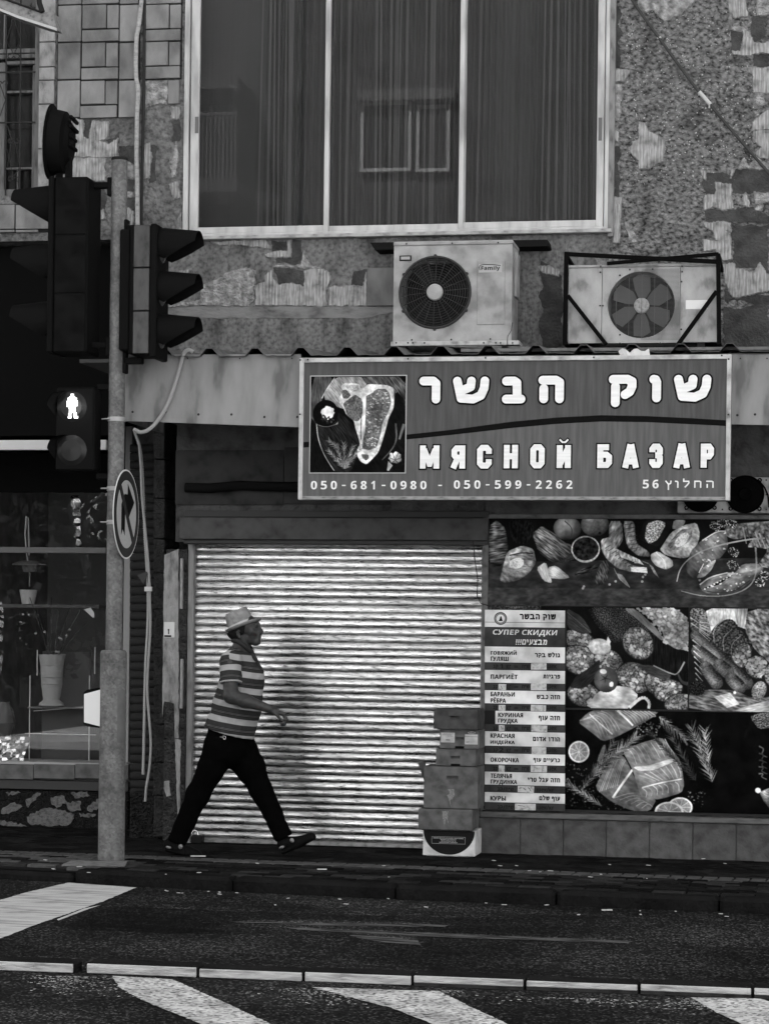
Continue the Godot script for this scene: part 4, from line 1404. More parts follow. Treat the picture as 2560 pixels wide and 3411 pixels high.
func build_building() -> void:
	var b := thing("old_building", "weathered street building with peeling plaster and stone cladding above the shops", "building", Vector3(0, 0, 0))
	var rough := mat("bare_plaster", 0.2, 0.95, 0.0, tex.blotch, Vector3.ONE * 0.9, noise_tex("pits", FastNoiseLite.TYPE_SIMPLEX_SMOOTH, 0.012, 8, [[0.1, 0.66], [0.36, 0.84], [0.6, 0.94], [0.9, 1.0]], 1024), Vector3.ONE * 1.6, tex.rough, 1.2)
	var aggregate := mat("exposed_aggregate", 0.26, 0.95, 0.0, noise_tex("agg", FastNoiseLite.TYPE_SIMPLEX, 0.014, 9, [[0.12, 0.4], [0.34, 0.72], [0.6, 0.86], [0.74, 0.93], [0.9, 1.0]], 1024), Vector3(1.3, 1.6, 1.3), tex.stain, Vector3.ONE * 0.9, tex.rough, 1.6)
	var grimy := mat("grimy_plaster", 0.2, 0.95, 0.0, tex.stain, Vector3(1.1, 0.35, 1.1), noise_tex("pits", 0, 0, 0, []), Vector3.ONE * 2.0, tex.rough, 0.8)
	var block := mat("block", 0.12, 0.95, 0.0, tex.blotch, Vector3.ONE)
	var dark := mat("room_wall", 0.3, 0.95)

	# solid parts behind the face
	add(b, "masonry", bx(Vector3(-8, 6.75, -9), Vector3(9, 11, -2.6), 0.0), block)
	add(b, "masonry", bx(Vector3(-8, 3.3, -9), Vector3(9, 4.15, -2.6), 0.0), block)
	add(b, "masonry", bx(Vector3(-2.3, 4.15, -9), Vector3(9, 6.75, -2.6), 0.0), block)
	add(b, "masonry", bx(Vector3(-8, 4.15, -9), Vector3(-3.75, 6.75, -2.6), 0.0), block)
	add(b, "masonry", bx(Vector3(-3.75, 4.15, -9), Vector3(-2.3, 6.75, -8), 0.0), block)
	add(b, "masonry", bx(Vector3(-1.98, 0, -9), Vector3(9, 3.3, -2.6), 0.0), block)
	add(b, "masonry", bx(Vector3(-8, 0, -9), Vector3(-4.4, 3.3, -1.6), 0.0), block)
	add(b, "masonry", bx(Vector3(-4.4, 0, -9), Vector3(-1.98, 3.3, -6), 0.0), block)
	add(b, "masonry", bx(Vector3(-8, 6.75, -2.6), Vector3(9, 11, -0.25), 0.0), block)
	add(b, "masonry", bx(Vector3(-8, 3.3, -2.6), Vector3(9, 4.15, -0.255), 0.0), block)
	add(b, "masonry", bx(Vector3(1.75, 4.15, -2.6), Vector3(9, 6.75, -0.25), 0.0), block)
	add(b, "masonry", bx(Vector3(-2.3, 4.15, -2.6), Vector3(-1.65, 6.75, -0.25), 0.0), block)
	add(b, "masonry", bx(Vector3(-8, 4.15, -2.6), Vector3(-3.75, 6.75, -0.25), 0.0), block)
	add(b, "room_lining", bx(Vector3(-1.65, 4.15, -2.6), Vector3(1.75, 6.75, -2.5), 0.0), dark)

	# the face above the shops
	var win := rc(618, -300, 2034, 778)
	var x0 := win.position.x
	var x1 := win.end.x
	var y0 := win.position.y
	var lw := rc(-400, -300, 137, 655)
	add(b, "wall", bx(Vector3(lw.end.x, 4.27, -0.25), Vector3(x0, 8, 0), 0.0), rough)
	add(b, "wall", bx(Vector3(-8, 4.27, -0.25), Vector3(lw.end.x, lw.position.y, 0), 0.0), rough)
	add(b, "wall", bx(Vector3(x1, 3.3, -0.25), Vector3(9, 8, 0), 0.0), aggregate)
	add(b, "wall", bx(Vector3(-1.93, 3.3, -0.25), Vector3(x1, y0 - 0.002, 0.0), 0.0), grimy)
	add(b, "wall", bx(Vector3(x0, 6.75, -0.25), Vector3(x1, 8, 0), 0.0), rough)
	add(b, "wall", bx(Vector3(-8, 8, -0.25), Vector3(9, 11, 0.0), 0.0), rough)

	# pebbles standing out of the worn render
	var peb := MB.new()
	for i in 620:
		var p := w(rng.randf_range(2085, 2540), rng.randf_range(20, 620), 0.0)
		var r := rng.randf_range(0.002, 0.006)
		var e := [Vector3(r * rng.randf_range(0.8, 1.6), 0, 0).rotated(Vector3.BACK, rng.randf() * 3.0), Vector3(0, r, 0), Vector3(0, 0, r * 0.7)]
		e[1] = Vector3(-e[0].y, e[0].x, 0) * rng.randf_range(0.5, 0.9)
		for q in [[1, 1], [1, -1], [-1, 1], [-1, -1]]:
			var a: Vector3 = e[0] * q[0]
			var c: Vector3 = e[1] * q[1]
			var nn: Vector3 = (a.normalized() + c.normalized() + Vector3.BACK).normalized()
			peb.tri(p + a, p + c, p + e[2], nn, nn, nn)
	add(b, "pebbles", peb, mat("pebble", 0.42, 0.9)).set_meta("kind", "stuff")

	# darker skim where the tile glue came away, then the glue itself, each patch its own piece
	var skim := mat("dark_skim", 0.08, 0.95, 0.0, tex.blotch, Vector3.ONE * 2.0, tex.grain, Vector3.ONE * 5.0, tex.rough, 0.4)
	var z := 0.003
	for q in [[ZL, [660, 950, 735, 950, 715, 1110, 655, 1080]], [ZL, [715, 1150, 870, 1145, 880, 1180, 800, 1190, 720, 1170]], [ZL, [840, 1110, 945, 1040, 945, 1130, 870, 1140]], [ZL, [945, 1150, 1062, 1150, 1060, 1310, 945, 1260]],
			[ZL, [970, 1410, 1062, 1420, 1062, 1680, 1020, 1640, 970, 1690]], [ZL, [1180, 1140, 1235, 1150, 1235, 1420, 1180, 1450]], [ZL, [1355, 945, 1420, 940, 1420, 1120, 1360, 1120]], [ZL, [765, 1490, 835, 1490, 835, 1655, 765, 1690]],
			[ZR, [1190, 290, 1310, 290, 1300, 400, 1290, 480, 1205, 480]], [ZR, [1395, 150, 1530, 150, 1520, 350, 1400, 390]], [ZR, [1400, 500, 1548, 490, 1548, 620, 1400, 610]], [ZR, [950, 1600, 1190, 1610, 1250, 1560, 1548, 1560, 1548, 1760, 1200, 1780, 960, 1790]], [ZR, [950, 1940, 1400, 1910, 1548, 2000, 1548, 2060, 960, 2050]],
			[ZR, [1200, 2060, 1548, 2060, 1548, 2212, 1200, 2212]], [ZR, [112, 60, 175, 60, 175, 630, 112, 640]], [ZR, [112, 1350, 172, 1350, 172, 1810, 112, 1810]], [ZS, [1400, 0, 1660, 0, 1660, 240, 1560, 200, 1420, 200]], [ZS, [1330, 360, 1660, 400, 1660, 470, 1330, 450]],
			[ZS, [1330, 480, 1660, 480, 1660, 800, 1330, 780]], [ZS, [0, 150, 160, 260, 155, 780, 0, 780]], [ZC, [840, 110, 1020, 110, 1030, 260, 870, 250]], [ZC, [845, 285, 950, 280, 1040, 300, 1040, 400, 940, 380, 880, 395]], [ZC, [1340, 300, 1425, 290, 1410, 400, 1330, 390]], [ZC, [1030, 100, 1640, 90, 1580, 270, 1300, 260, 1100, 270]], [ZC, [430, 600, 1580, 590, 1580, 800, 430, 800]]]:
		var mb := MB.new()
		z = 0.003 + fposmod(z * 7.0, 0.0016)
		mb.prism(ragged(ragged(zoomed(q[1], q[0][0], q[0][1], q[0][2]), 0.02, 0.055), 0.004, 0.011), -0.002, z)
		add(b, "plaster_skim", mb, grimy if q[1][0] == 430 or q[1][0] == 1030 else skim)
	var rt := ridge_texture()
	tex["ridge"] = rt
	var glue := mat("tile_glue", 0.44, 0.95, 0.0, rt, Vector3(2.6, 0.9, 2.6), tex.stain, Vector3.ONE * 1.6, rt, 0.7)
	var glue_flat := mat("tile_glue_flat", 0.44, 0.95, 0.0, tex.stain, Vector3.ONE * 2.4, rt, Vector3(0.8, 2.4, 2.4), tex.rough, 0.8)
	var n := 0
	for q in [[ZR, [345, 0, 345, 75, 420, 110, 480, 95, 530, 130, 585, 190, 700, 140, 780, 95, 850, 30, 900, -20, 345, -60]],
			[ZR, [355, 1125, 400, 1140, 440, 1200, 560, 1270, 580, 1310, 578, 1475, 520, 1500, 450, 1545, 345, 1555, 345, 1480, 260, 1380, 300, 1340, 290, 1310, 345, 1290]],
			[ZR, [1175, -40, 1330, -40, 1355, 150, 1280, 150, 1240, 165, 1190, 110]], [ZR, [1430, -40, 1600, -40, 1600, 130, 1440, 140, 1425, 90]],
			[ZR, [1310, 280, 1370, 300, 1400, 390, 1500, 400, 1600, 360, 1600, 490, 1290, 510, 1215, 500, 1210, 480, 1290, 480, 1305, 400]],
			[ZR, [1300, 635, 1600, 620, 1590, 850, 1405, 850, 1400, 680]], [ZR, [1415, 862, 1500, 862, 1500, 965, 1410, 970]], [ZR, [1480, 1060, 1600, 960, 1600, 1200, 1395, 1200, 1400, 1130]],
			[ZR, [1405, 1212, 1600, 1212, 1600, 1480, 1440, 1450, 1430, 1400, 1480, 1360, 1400, 1300]], [ZR, [1320, 1450, 1360, 1530, 1430, 1452, 1600, 1545, 1540, 1560, 1280, 1557, 1265, 1550]],
			[ZR, [1055, 1680, 1195, 1700, 1220, 1910, 1130, 1935, 1040, 1905, 945, 1930, 955, 1790, 1050, 1800]], [ZR, [1330, 1780, 1365, 1860, 1365, 1905, 1310, 1890, 1305, 1820]],
			[ZR, [1410, 1770, 1600, 1790, 1600, 1850, 1495, 1870, 1480, 1935, 1415, 1935]], [ZR, [945, 2045, 1190, 2055, 1195, 2130, 1140, 2110, 1195, 2212, 1060, 2212, 1030, 2130, 960, 2090]],
			[ZR, [118, 640, 265, 650, 215, 745, 120, 750]], [ZR, [120, 770, 195, 780, 165, 1100, 130, 1100]], [ZR, [112, 1180, 165, 1220, 160, 1300, 112, 1290]], [ZR, [112, 1820, 185, 1820, 170, 2230, 112, 2230]], [ZR, [225, 2050, 250, 2060, 320, 2150, 330, 2230, 260, 2230]],
			[ZR, [920, 1565, 960, 1580, 970, 1650, 940, 1640]], [ZR, [1190, 1560, 1235, 1560, 1190, 1640]], [ZR, [1190, 120, 1200, 250, 1340, 265, 1330, 285, 1190, 265]],
			[ZS, [1320, 180, 1400, 170, 1420, 210, 1550, 240, 1590, 170, 1640, 250, 1720, 260, 1720, 350, 1560, 380, 1430, 415, 1400, 410, 1330, 300]], [ZS, [1180, 0, 1380, 0, 1390, 140, 1330, 150, 1270, 70, 1190, 80]], [ZS, [400, 135, 480, 165, 540, 175, 420, 176]], [ZS, [-20, 195, 60, 190, 140, 225, 130, 260, 20, 235]],
			[ZC, [470, 122, 560, 118, 740, 102, 800, 102, 832, 160, 730, 152, 600, 132, 520, 142]], [ZC, [465, 370, 560, 310, 680, 285, 735, 300, 732, 480, 700, 515, 400, 512, 410, 400]],
			[ZC, [738, 390, 800, 370, 800, 330, 848, 290, 850, 340, 880, 390, 940, 382, 960, 372, 1040, 400, 1040, 300, 1140, 287, 1190, 312, 1200, 350, 1178, 400, 1178, 515, 1000, 515, 738, 512]],
			[ZC, [800, 200, 935, 180, 940, 112, 965, 102, 960, 212, 900, 217, 812, 217]], [ZC, [850, 264, 1022, 262, 1035, 180, 1090, 270, 1140, 284, 850, 276]], [ZC, [1190, 402, 1330, 392, 1400, 402, 1420, 310, 1422, 512, 1190, 515]], [ZC, [255, 345, 270, 300, 345, 290, 300, 330]],
			[ZC, [205, 505, 400, 480, 400, 515, 205, 520]],
			[ZL, [575, 945, 665, 955, 660, 1080, 715, 1105, 735, 955, 860, 965, 845, 1100, 790, 1110, 865, 1140, 935, 1095, 940, 1240, 570, 1245]], [ZL, [570, 1252, 835, 1252, 835, 1425, 570, 1425]], [ZL, [975, 1270, 1062, 1310, 1062, 1410, 975, 1390]],
			[ZL, [975, 1680, 1020, 1640, 1065, 1680, 1060, 1750, 1040, 1780, 980, 1750]], [ZL, [765, 1690, 820, 1655, 835, 1730, 765, 1740]], [ZL, [1140, 650, 1325, 640, 1325, 830, 1280, 815, 1200, 830, 1145, 870]], [ZL, [1140, 1150, 1190, 1130, 1200, 1240, 1180, 1400, 1140, 1420]],
			[ZL, [1355, 845, 1420, 850, 1420, 940, 1355, 940]], [ZL, [1345, 1260, 1400, 1120, 1410, 1200, 1390, 1400, 1350, 1400]], [ZL, [1340, 1460, 1420, 1430, 1430, 1560, 1380, 1570, 1350, 1500]], [ZL, [1400, 1740, 1440, 1680, 1440, 1830, 1400, 1810]], [ZL, [1010, 1520, 1060, 1525, 1070, 1550, 1010, 1558]]]:
		var mb := MB.new()
		var shape := ragged(ragged(zoomed(q[1], q[0][0], q[0][1], q[0][2]), 0.009, 0.04), 0.0035, 0.01)
		var rims := Geometry2D.offset_polygon(shape, 0.006)
		if rims.size():
			var um := MB.new()
			um.prism(ragged(rims[0], 0.004, 0.013), -0.002, 0.0056 + (n % 3) * 0.0006)
			add(b, "glue_rim", um, mat("glue_rim", 0.27, 0.95, 0.0, tex.stain, Vector3.ONE * 2.0, tex.grain, Vector3.ONE * 5, tex.rough, 0.8))
		mb.prism(shape, -0.002, 0.009 + (n % 5) * 0.0012)
		add(b, "glue_patch", mb, glue if n % 3 else glue_flat)
		n += 1
	# smooth pale band and one slab that stayed put below the window
	var mb2 := MB.new()
	mb2.prism(ragged(zoomed([205, 518, 1422, 518, 1585, 518, 1585, 552, 1420, 590, 205, 592], 450, 740, 1.844), 0.003, 0.04), -0.002, 0.0055)
	add(b, "render_band", mb2, mat("render_band", 0.24, 0.9, 0.0, tex.stain, Vector3(0.8, 1.6, 0.8), tex.grain, Vector3.ONE * 5.0, tex.rough, 0.3))
	var stone := []
	for i in 4:
		stone.append(mat("cladding_%d" % i, [0.22, 0.25, 0.27, 0.3][i], 0.8, 0.0, tex.blotch, Vector3(1.3, 0.8, 1.3), tex.grain, Vector3.ONE * 6.0, tex.rough, 0.15))
	add(b, "cladding_slab", slab(rc(450 + 1428 / 1.844, 740 + 282 / 1.844, 450 + 1620 / 1.844, 740 + 516 / 1.844), -0.01, 0.026), stone[0])
	# dark plate showing in the joints behind the slabs
	var joint_dark := mat("joint_dark", 0.02, 0.9)
	for q in [[458, -60, 1108, 936], [1138, -60, 1440, 630], [-300, 1616, 414, 1840]]:
		var gr := rc(q[0] / 2.371, q[1] / 2.371, q[2] / 2.371, q[3] / 2.371)
		add(b, "joint_backing", slab(gr, -0.002, 0.008, 0.0), joint_dark)
	# cladding that still hangs at the left, each slab a piece
	for q in [[470, -60, 650, 40], [468, 50, 648, 334], [466, 346, 642, 630], [462, 642, 638, 930], [660, -60, 945, 35], [660, 46, 846, 230], [855, 46, 945, 228], [656, 241, 944, 330], [655, 345, 838, 530], [846, 345, 938, 530], [650, 541, 938, 630], [648, 645, 834, 826], [842, 645, 934, 828], [642, 840, 928, 935],
			[956, -60, 1100, 36], [954, 46, 1100, 331], [952, 346, 1098, 630], [946, 642, 1096, 930], [1155, -60, 1436, 34], [1152, 44, 1340, 230], [1350, 44, 1436, 228], [1148, 241, 1430, 326], [1145, 338, 1333, 522], [1342, 338, 1428, 521], [1140, 532, 1426, 624], [1333, 640, 1420, 824],
			[0, 1622, 124, 1812], [134, 1622, 412, 1812], [0, 1820, 124, 1838], [134, 1820, 310, 1838], [-300, 1622, -8, 1812]]:
		var r := rc(q[0] / 2.371, q[1] / 2.371, q[2] / 2.371, q[3] / 2.371)
		add(b, "cladding_slab", slab(r, -0.01, 0.024 + rng.randf_range(-0.002, 0.002), 0.003), stone[rng.randi() % 4] if q[1] < 1500 else stone[3])
	# quoins beside the barred window
	var ys := [-60, 338, 535, 640, 828, 1180, 1482, 1610]
	for i in ys.size() - 1:
		var r := rc((326 - i * 3) / 2.371, (ys[i] + 5) / 2.371, 448 / 2.371 - i * 1.5, (ys[i + 1] - 3) / 2.371)
		add(b, "quoin", slab(r, -0.05, 0.03, 0.004), mat("quoin", 0.34, 0.85, 0.0, tex.stain, Vector3(2, 1, 2), tex.grain, Vector3.ONE * 5.0, tex.rough, 0.3))
	# bands of cladding against the soffit
	add(b, "soffit", bx(Vector3(-8, 4.15, -1.6), Vector3(-1.93, 4.268, -0.26), 0.0), block)

	build_windows(b, win, lw)
	build_ground_floor(b)


func frame_of(mb: MB, r: Rect2, t: float, z0: float, z1: float, bottom := -1.0) -> void:
	var tb := bottom if bottom > 0 else t
	mb.box(Vector3(r.position.x, r.position.y, z0), Vector3(r.position.x + t, r.end.y, z1), 0.003)
	mb.box(Vector3(r.end.x - t, r.position.y, z0), Vector3(r.end.x, r.end.y, z1), 0.003)
	mb.box(Vector3(r.position.x + t, r.position.y, z0), Vector3(r.end.x - t, r.position.y + tb, z1 - 0.002), 0.003)
	mb.box(Vector3(r.position.x + t, r.end.y - t, z0), Vector3(r.end.x - t, r.end.y, z1 - 0.002), 0.003)

func build_windows(b: Node3D, win: Rect2, lw: Rect2) -> void:
	var alu := mat("aluminium", 0.52, 0.45, 0.0, tex.blotch, Vector3(2, 0.5, 2))
	var dull := mat("dirty_aluminium", 0.4, 0.6, 0.0, tex.stain, Vector3(1.5, 1.5, 1.5))
	var glass := pane("window_glass")
	var mb := MB.new()
	var x0 := win.position.x
	var x1 := win.end.x
	var y0 := win.position.y
	# outer frame and tracks
	mb.box(Vector3(x0, y0, -0.1), Vector3(x0 + 0.035, 6.75, 0.03), 0.003)
	mb.box(Vector3(x1 - 0.035, y0, -0.1), Vector3(x1, 6.75, 0.03), 0.003)
	mb.box(Vector3(x0 + 0.035, y0 + 0.0, -0.1), Vector3(x1 - 0.035, y0 + 0.02, 0.028), 0.003)
	var window := add(b, "window", mb, alu)
	window.set_meta("label", "wide three-part sliding window with pale aluminium frames above the shop sign")
	add(window, "sill", bx(Vector3(x0 - 0.02, y0 - 0.026, -0.02), Vector3(x1 + 0.02, y0, 0.06), 0.004), dull)
	var s1 := Rect2(Vector2(w(636, 400).x, y0 + 0.022), Vector2(w(1098, 400).x - w(636, 400).x, 6.72 - y0))
	var s2 := Rect2(Vector2(w(1080, 400).x, y0 + 0.022), Vector2(w(1549, 400).x - w(1080, 400).x, 6.72 - y0))
	var s3 := Rect2(Vector2(w(1530, 400).x, y0 + 0.022), Vector2(w(2012, 400).x - w(1530, 400).x, 6.72 - y0))
	var zs := [[s1, -0.018, 0.012], [s2, -0.055, -0.024], [s3, -0.018, 0.013]]
	for q in zs:
		var fr := MB.new()
		var r: Rect2 = q[0]
		var wide_l := 0.062 if q[0] == s1 else 0.034
		var wide_r := 0.05 if q[0] == s3 else 0.034
		fr.box(Vector3(r.position.x, r.position.y, q[1]), Vector3(r.position.x + wide_l, r.end.y, q[2]), 0.003)
		fr.box(Vector3(r.end.x - wide_r, r.position.y, q[1]), Vector3(r.end.x, r.end.y, q[2]), 0.003)
		fr.box(Vector3(r.position.x + wide_l, r.position.y, q[1]), Vector3(r.end.x - wide_r, r.position.y + 0.045, q[2] - 0.002), 0.003)
		fr.box(Vector3(r.position.x + wide_l, r.end.y - 0.04, q[1]), Vector3(r.end.x - wide_r, r.end.y, q[2] - 0.002), 0.003)
		add(window, "sash", fr, alu)
		var gm := MB.new()
		var zg: float = (q[1] + q[2]) / 2
		gm.quad(Vector3(r.position.x + 0.02, r.position.y + 0.03, zg), Vector3(r.end.x - 0.02, r.position.y + 0.03, zg), Vector3(r.end.x - 0.02, r.end.y, zg), Vector3(r.position.x + 0.02, r.end.y, zg), Vector3.BACK)
		add(window, "pane", gm, glass)
	for q in [[657, 330, 650, 505], [1998, 393, 2006, 470]]:
		var p := w(q[0], (q[1] + q[3]) / 2.0)
		var r := rc(q[0] - 6, q[1] + 60 if q[0] < 1000 else q[1], q[0] + 6, q[3] - 60 if q[0] < 1000 else q[3])
		add(window, "pull", slab(r, 0.0, 0.0145, 0.001), mat("pull_dark", 0.12, 0.5))
	# curtains, gathered in uneven folds
	var cloth := mat("curtain", 0.04, 0.95, 0.0, tex.grain, Vector3(4, 4, 4))
	cloth.backlight_enabled = true
	cloth.backlight = grey(0.1)
	var spans := [[655, 1010, 7, "flat grey curtain drawn behind the left window sash"], [1016, 1090, 3, "narrow grey curtain edge beside the first mullion"], [1090, 1545, 26, "grey pleated curtain hanging behind the middle window sash"], [1552, 2010, 20, "dark grey pleated curtain hanging behind the right window sash"]]
	for q in spans:
		var cm := MB.new()
		var a := w(q[0], 400, -0.16).x
		var c := w(q[1], 400, -0.16).x
		var m := 160 if q[1] - q[0] > 100 else 40
		var pts := []
		var ph := 0.0
		var nz := FastNoiseLite.new()
		nz.seed = int(q[0])
		nz.frequency = 1.0
		for i in m + 1:
			var f := float(i) / m
			var wild: float = q[2] * (1.0 + 0.8 * nz.get_noise_1d(f * 5.0))
			if q[0] == 655: wild = 2.0 + 26.0 * smoothstep(0.6, 0.85, f)
			ph += wild * TAU / m
			var amp := 0.022 * (0.6 + 0.6 * nz.get_noise_1d(f * 9.0 + 40.0))
			if q[0] == 655: amp *= 0.15 + 0.85 * smoothstep(0.55, 0.8, f)
			var zz := -0.17 + amp * signf(sin(ph)) * pow(absf(sin(ph)), 0.6)
			pts.append(Vector3(lerpf(a, c, f), 0, zz))
		for i in m:
			var p: Vector3 = pts[i]
			var r: Vector3 = pts[i + 1]
			var na := Vector3(-(r.z - p.z), 0, r.x - p.x).normalized()
			var nb := na
			if i > 0: na = (na + Vector3(-(p.z - pts[i - 1].z), 0, p.x - pts[i - 1].x).normalized()).normalized()
			if i < m - 1: nb = (nb + Vector3(-(pts[i + 2].z - r.z), 0, pts[i + 2].x - r.x).normalized()).normalized()
			var lean := 0.03 if q[0] < 1000 else 0.01
			cm.quads(p + Vector3(-lean, y0 - 0.02, 0), r + Vector3(-lean, y0 - 0.02, 0), r + Vector3(0, 6.7, 0), p + Vector3(0, 6.7, 0), na, nb, nb, na)
		var cn := solo("curtain", q[3], "curtain", cm, cloth, "curtains in the wide upper window")
		if q[1] - q[0] > 100:   # tucks where the thin cloth lies double
			for k in 13:
				var f := rng.randf_range(0.62, 0.99) if q[0] == 655 else rng.randf_range(0.02, 0.98)
				var hw := rng.randf_range(0.002, 0.009)
				var tx := lerpf(a, c, f)
				var ln := rng.randf_range(-0.03, 0.03)
				var tm := MB.new()
				tm.quad(Vector3(tx - hw + ln, y0 - 0.02, -0.125), Vector3(tx + hw + ln, y0 - 0.02, -0.128), Vector3(tx + hw, 6.7, -0.128), Vector3(tx - hw, 6.7, -0.125), Vector3.BACK)
				add(cn, "tuck", tm, mat("curtain_double", 0.062, 0.95, 0.0, tex.grain, Vector3(4, 4, 4)))
	# worn reveal right of the window
	var r := rc(2016, -60, 2042, 790)
	add(b, "window_reveal", slab(Rect2(r.position.x + 0.025, r.position.y, 0.04, r.size.y), -0.01, 0.034, 0.004), mat("reveal", 0.27, 0.9, 0.0, tex.stain, Vector3(4, 1.2, 4), tex.grain, Vector3.ONE * 5))

	# barred window at the edge
	var wood := mat("old_wood", 0.14, 0.85, 0.0, tex.stain, Vector3(5, 0.8, 5))
	var iron := mat("iron_bar", 0.03, 0.6)
	var bw := MB.new()
	bw.box(Vector3(lw.end.x - 0.055, lw.position.y, -0.2), Vector3(lw.end.x - 0.012, lw.end.y, -0.03), 0.004)
	bw.box(Vector3(lw.position.x, lw.position.y, -0.2), Vector3(lw.end.x - 0.055, lw.position.y + 0.05, -0.03), 0.004)
	var barred := add(b, "window", bw, wood)
	barred.set_meta("label", "old wooden window behind scrolled iron bars, cut by the picture edge")
	for q in [[-200, 393, 284, 428], [-200, 436, 284, 468], [60, 485, 284, 512], [60, 720, 275, 738], [50, 1325, 272, 1342], [-10, 500, 46, 1545], [140, 1345, 152, 1540], [262, 520, 284, 1540], [38, 0, 50, 395]]:
		add(barred, "glazing_bar", slab(rc(q[0] / 2.371, q[1] / 2.371, q[2] / 2.371, q[3] / 2.371, -0.08), -0.11, -0.06, 0.003), wood)
	var gm := MB.new()
	gm.quad(Vector3(lw.position.x, lw.position.y, -0.12), Vector3(lw.end.x, lw.position.y, -0.12), Vector3(lw.end.x, lw.end.y, -0.12), Vector3(lw.position.x, lw.end.y, -0.12), Vector3.BACK)
	add(barred, "pane", gm, pane("window_glass"))
	var pt := func(x: float, y: float) -> Vector3: return w(x / 2.371, y / 2.371, -0.01)
	for q in [[55, -40, 45, 1560], [168, -40, 158, 1540]]:
		var g := MB.new()
		g.tube([pt.call(q[0], q[1]), pt.call(q[2], q[3])], 0.006, 6)
		add(barred, "iron_bar", g, iron)
	for y in [575, 972]:
		var g := MB.new()
		g.tube([pt.call(-200, y), pt.call(280, y - 6)], 0.006, 6)
		add(barred, "iron_bar", g, iron)
	for q in [[110, 440, 1], [20, 660, -1], [110, 1110, 1], [110, 1420, -1]]:
		for s in [-1, 1]:
			var g := MB.new()
			var line := []
			for i in 15:
				var a := i / 14.0 * TAU * 0.85
				var rr: float = 26.0 * (1.0 - i / 22.0)
				line.append(pt.call(q[0] + s * (28 - rr * cos(a)), q[1] + q[2] * rr * sin(a)))
			g.tube(line, 0.004, 6)
			add(barred, "iron_scroll", g, iron)
	for q in [[110, 130, 165, 320], [165, 320, 110, 430], [55, 320, 110, 430], [110, 130, 55, 320], [45, 960, 95, 1100], [0, 660, 45, 790], [45, 790, 0, 920], [60, 1180, 108, 1400], [160, 1320, 108, 1400], [60, 1330, 90, 1120], [160, 1310, 120, 1120]]:
		var g := MB.new()
		g.tube([pt.call(q[0], q[1]), pt.call(q[2], q[3])], 0.0035, 5)
		add(barred, "iron_bar", g, iron)
	add(b, "window_lining", bx(Vector3(-3.75, 4.15, -8), Vector3(-2.3, 6.75, -7.9), 0.0), mat("room_wall", 0.3))


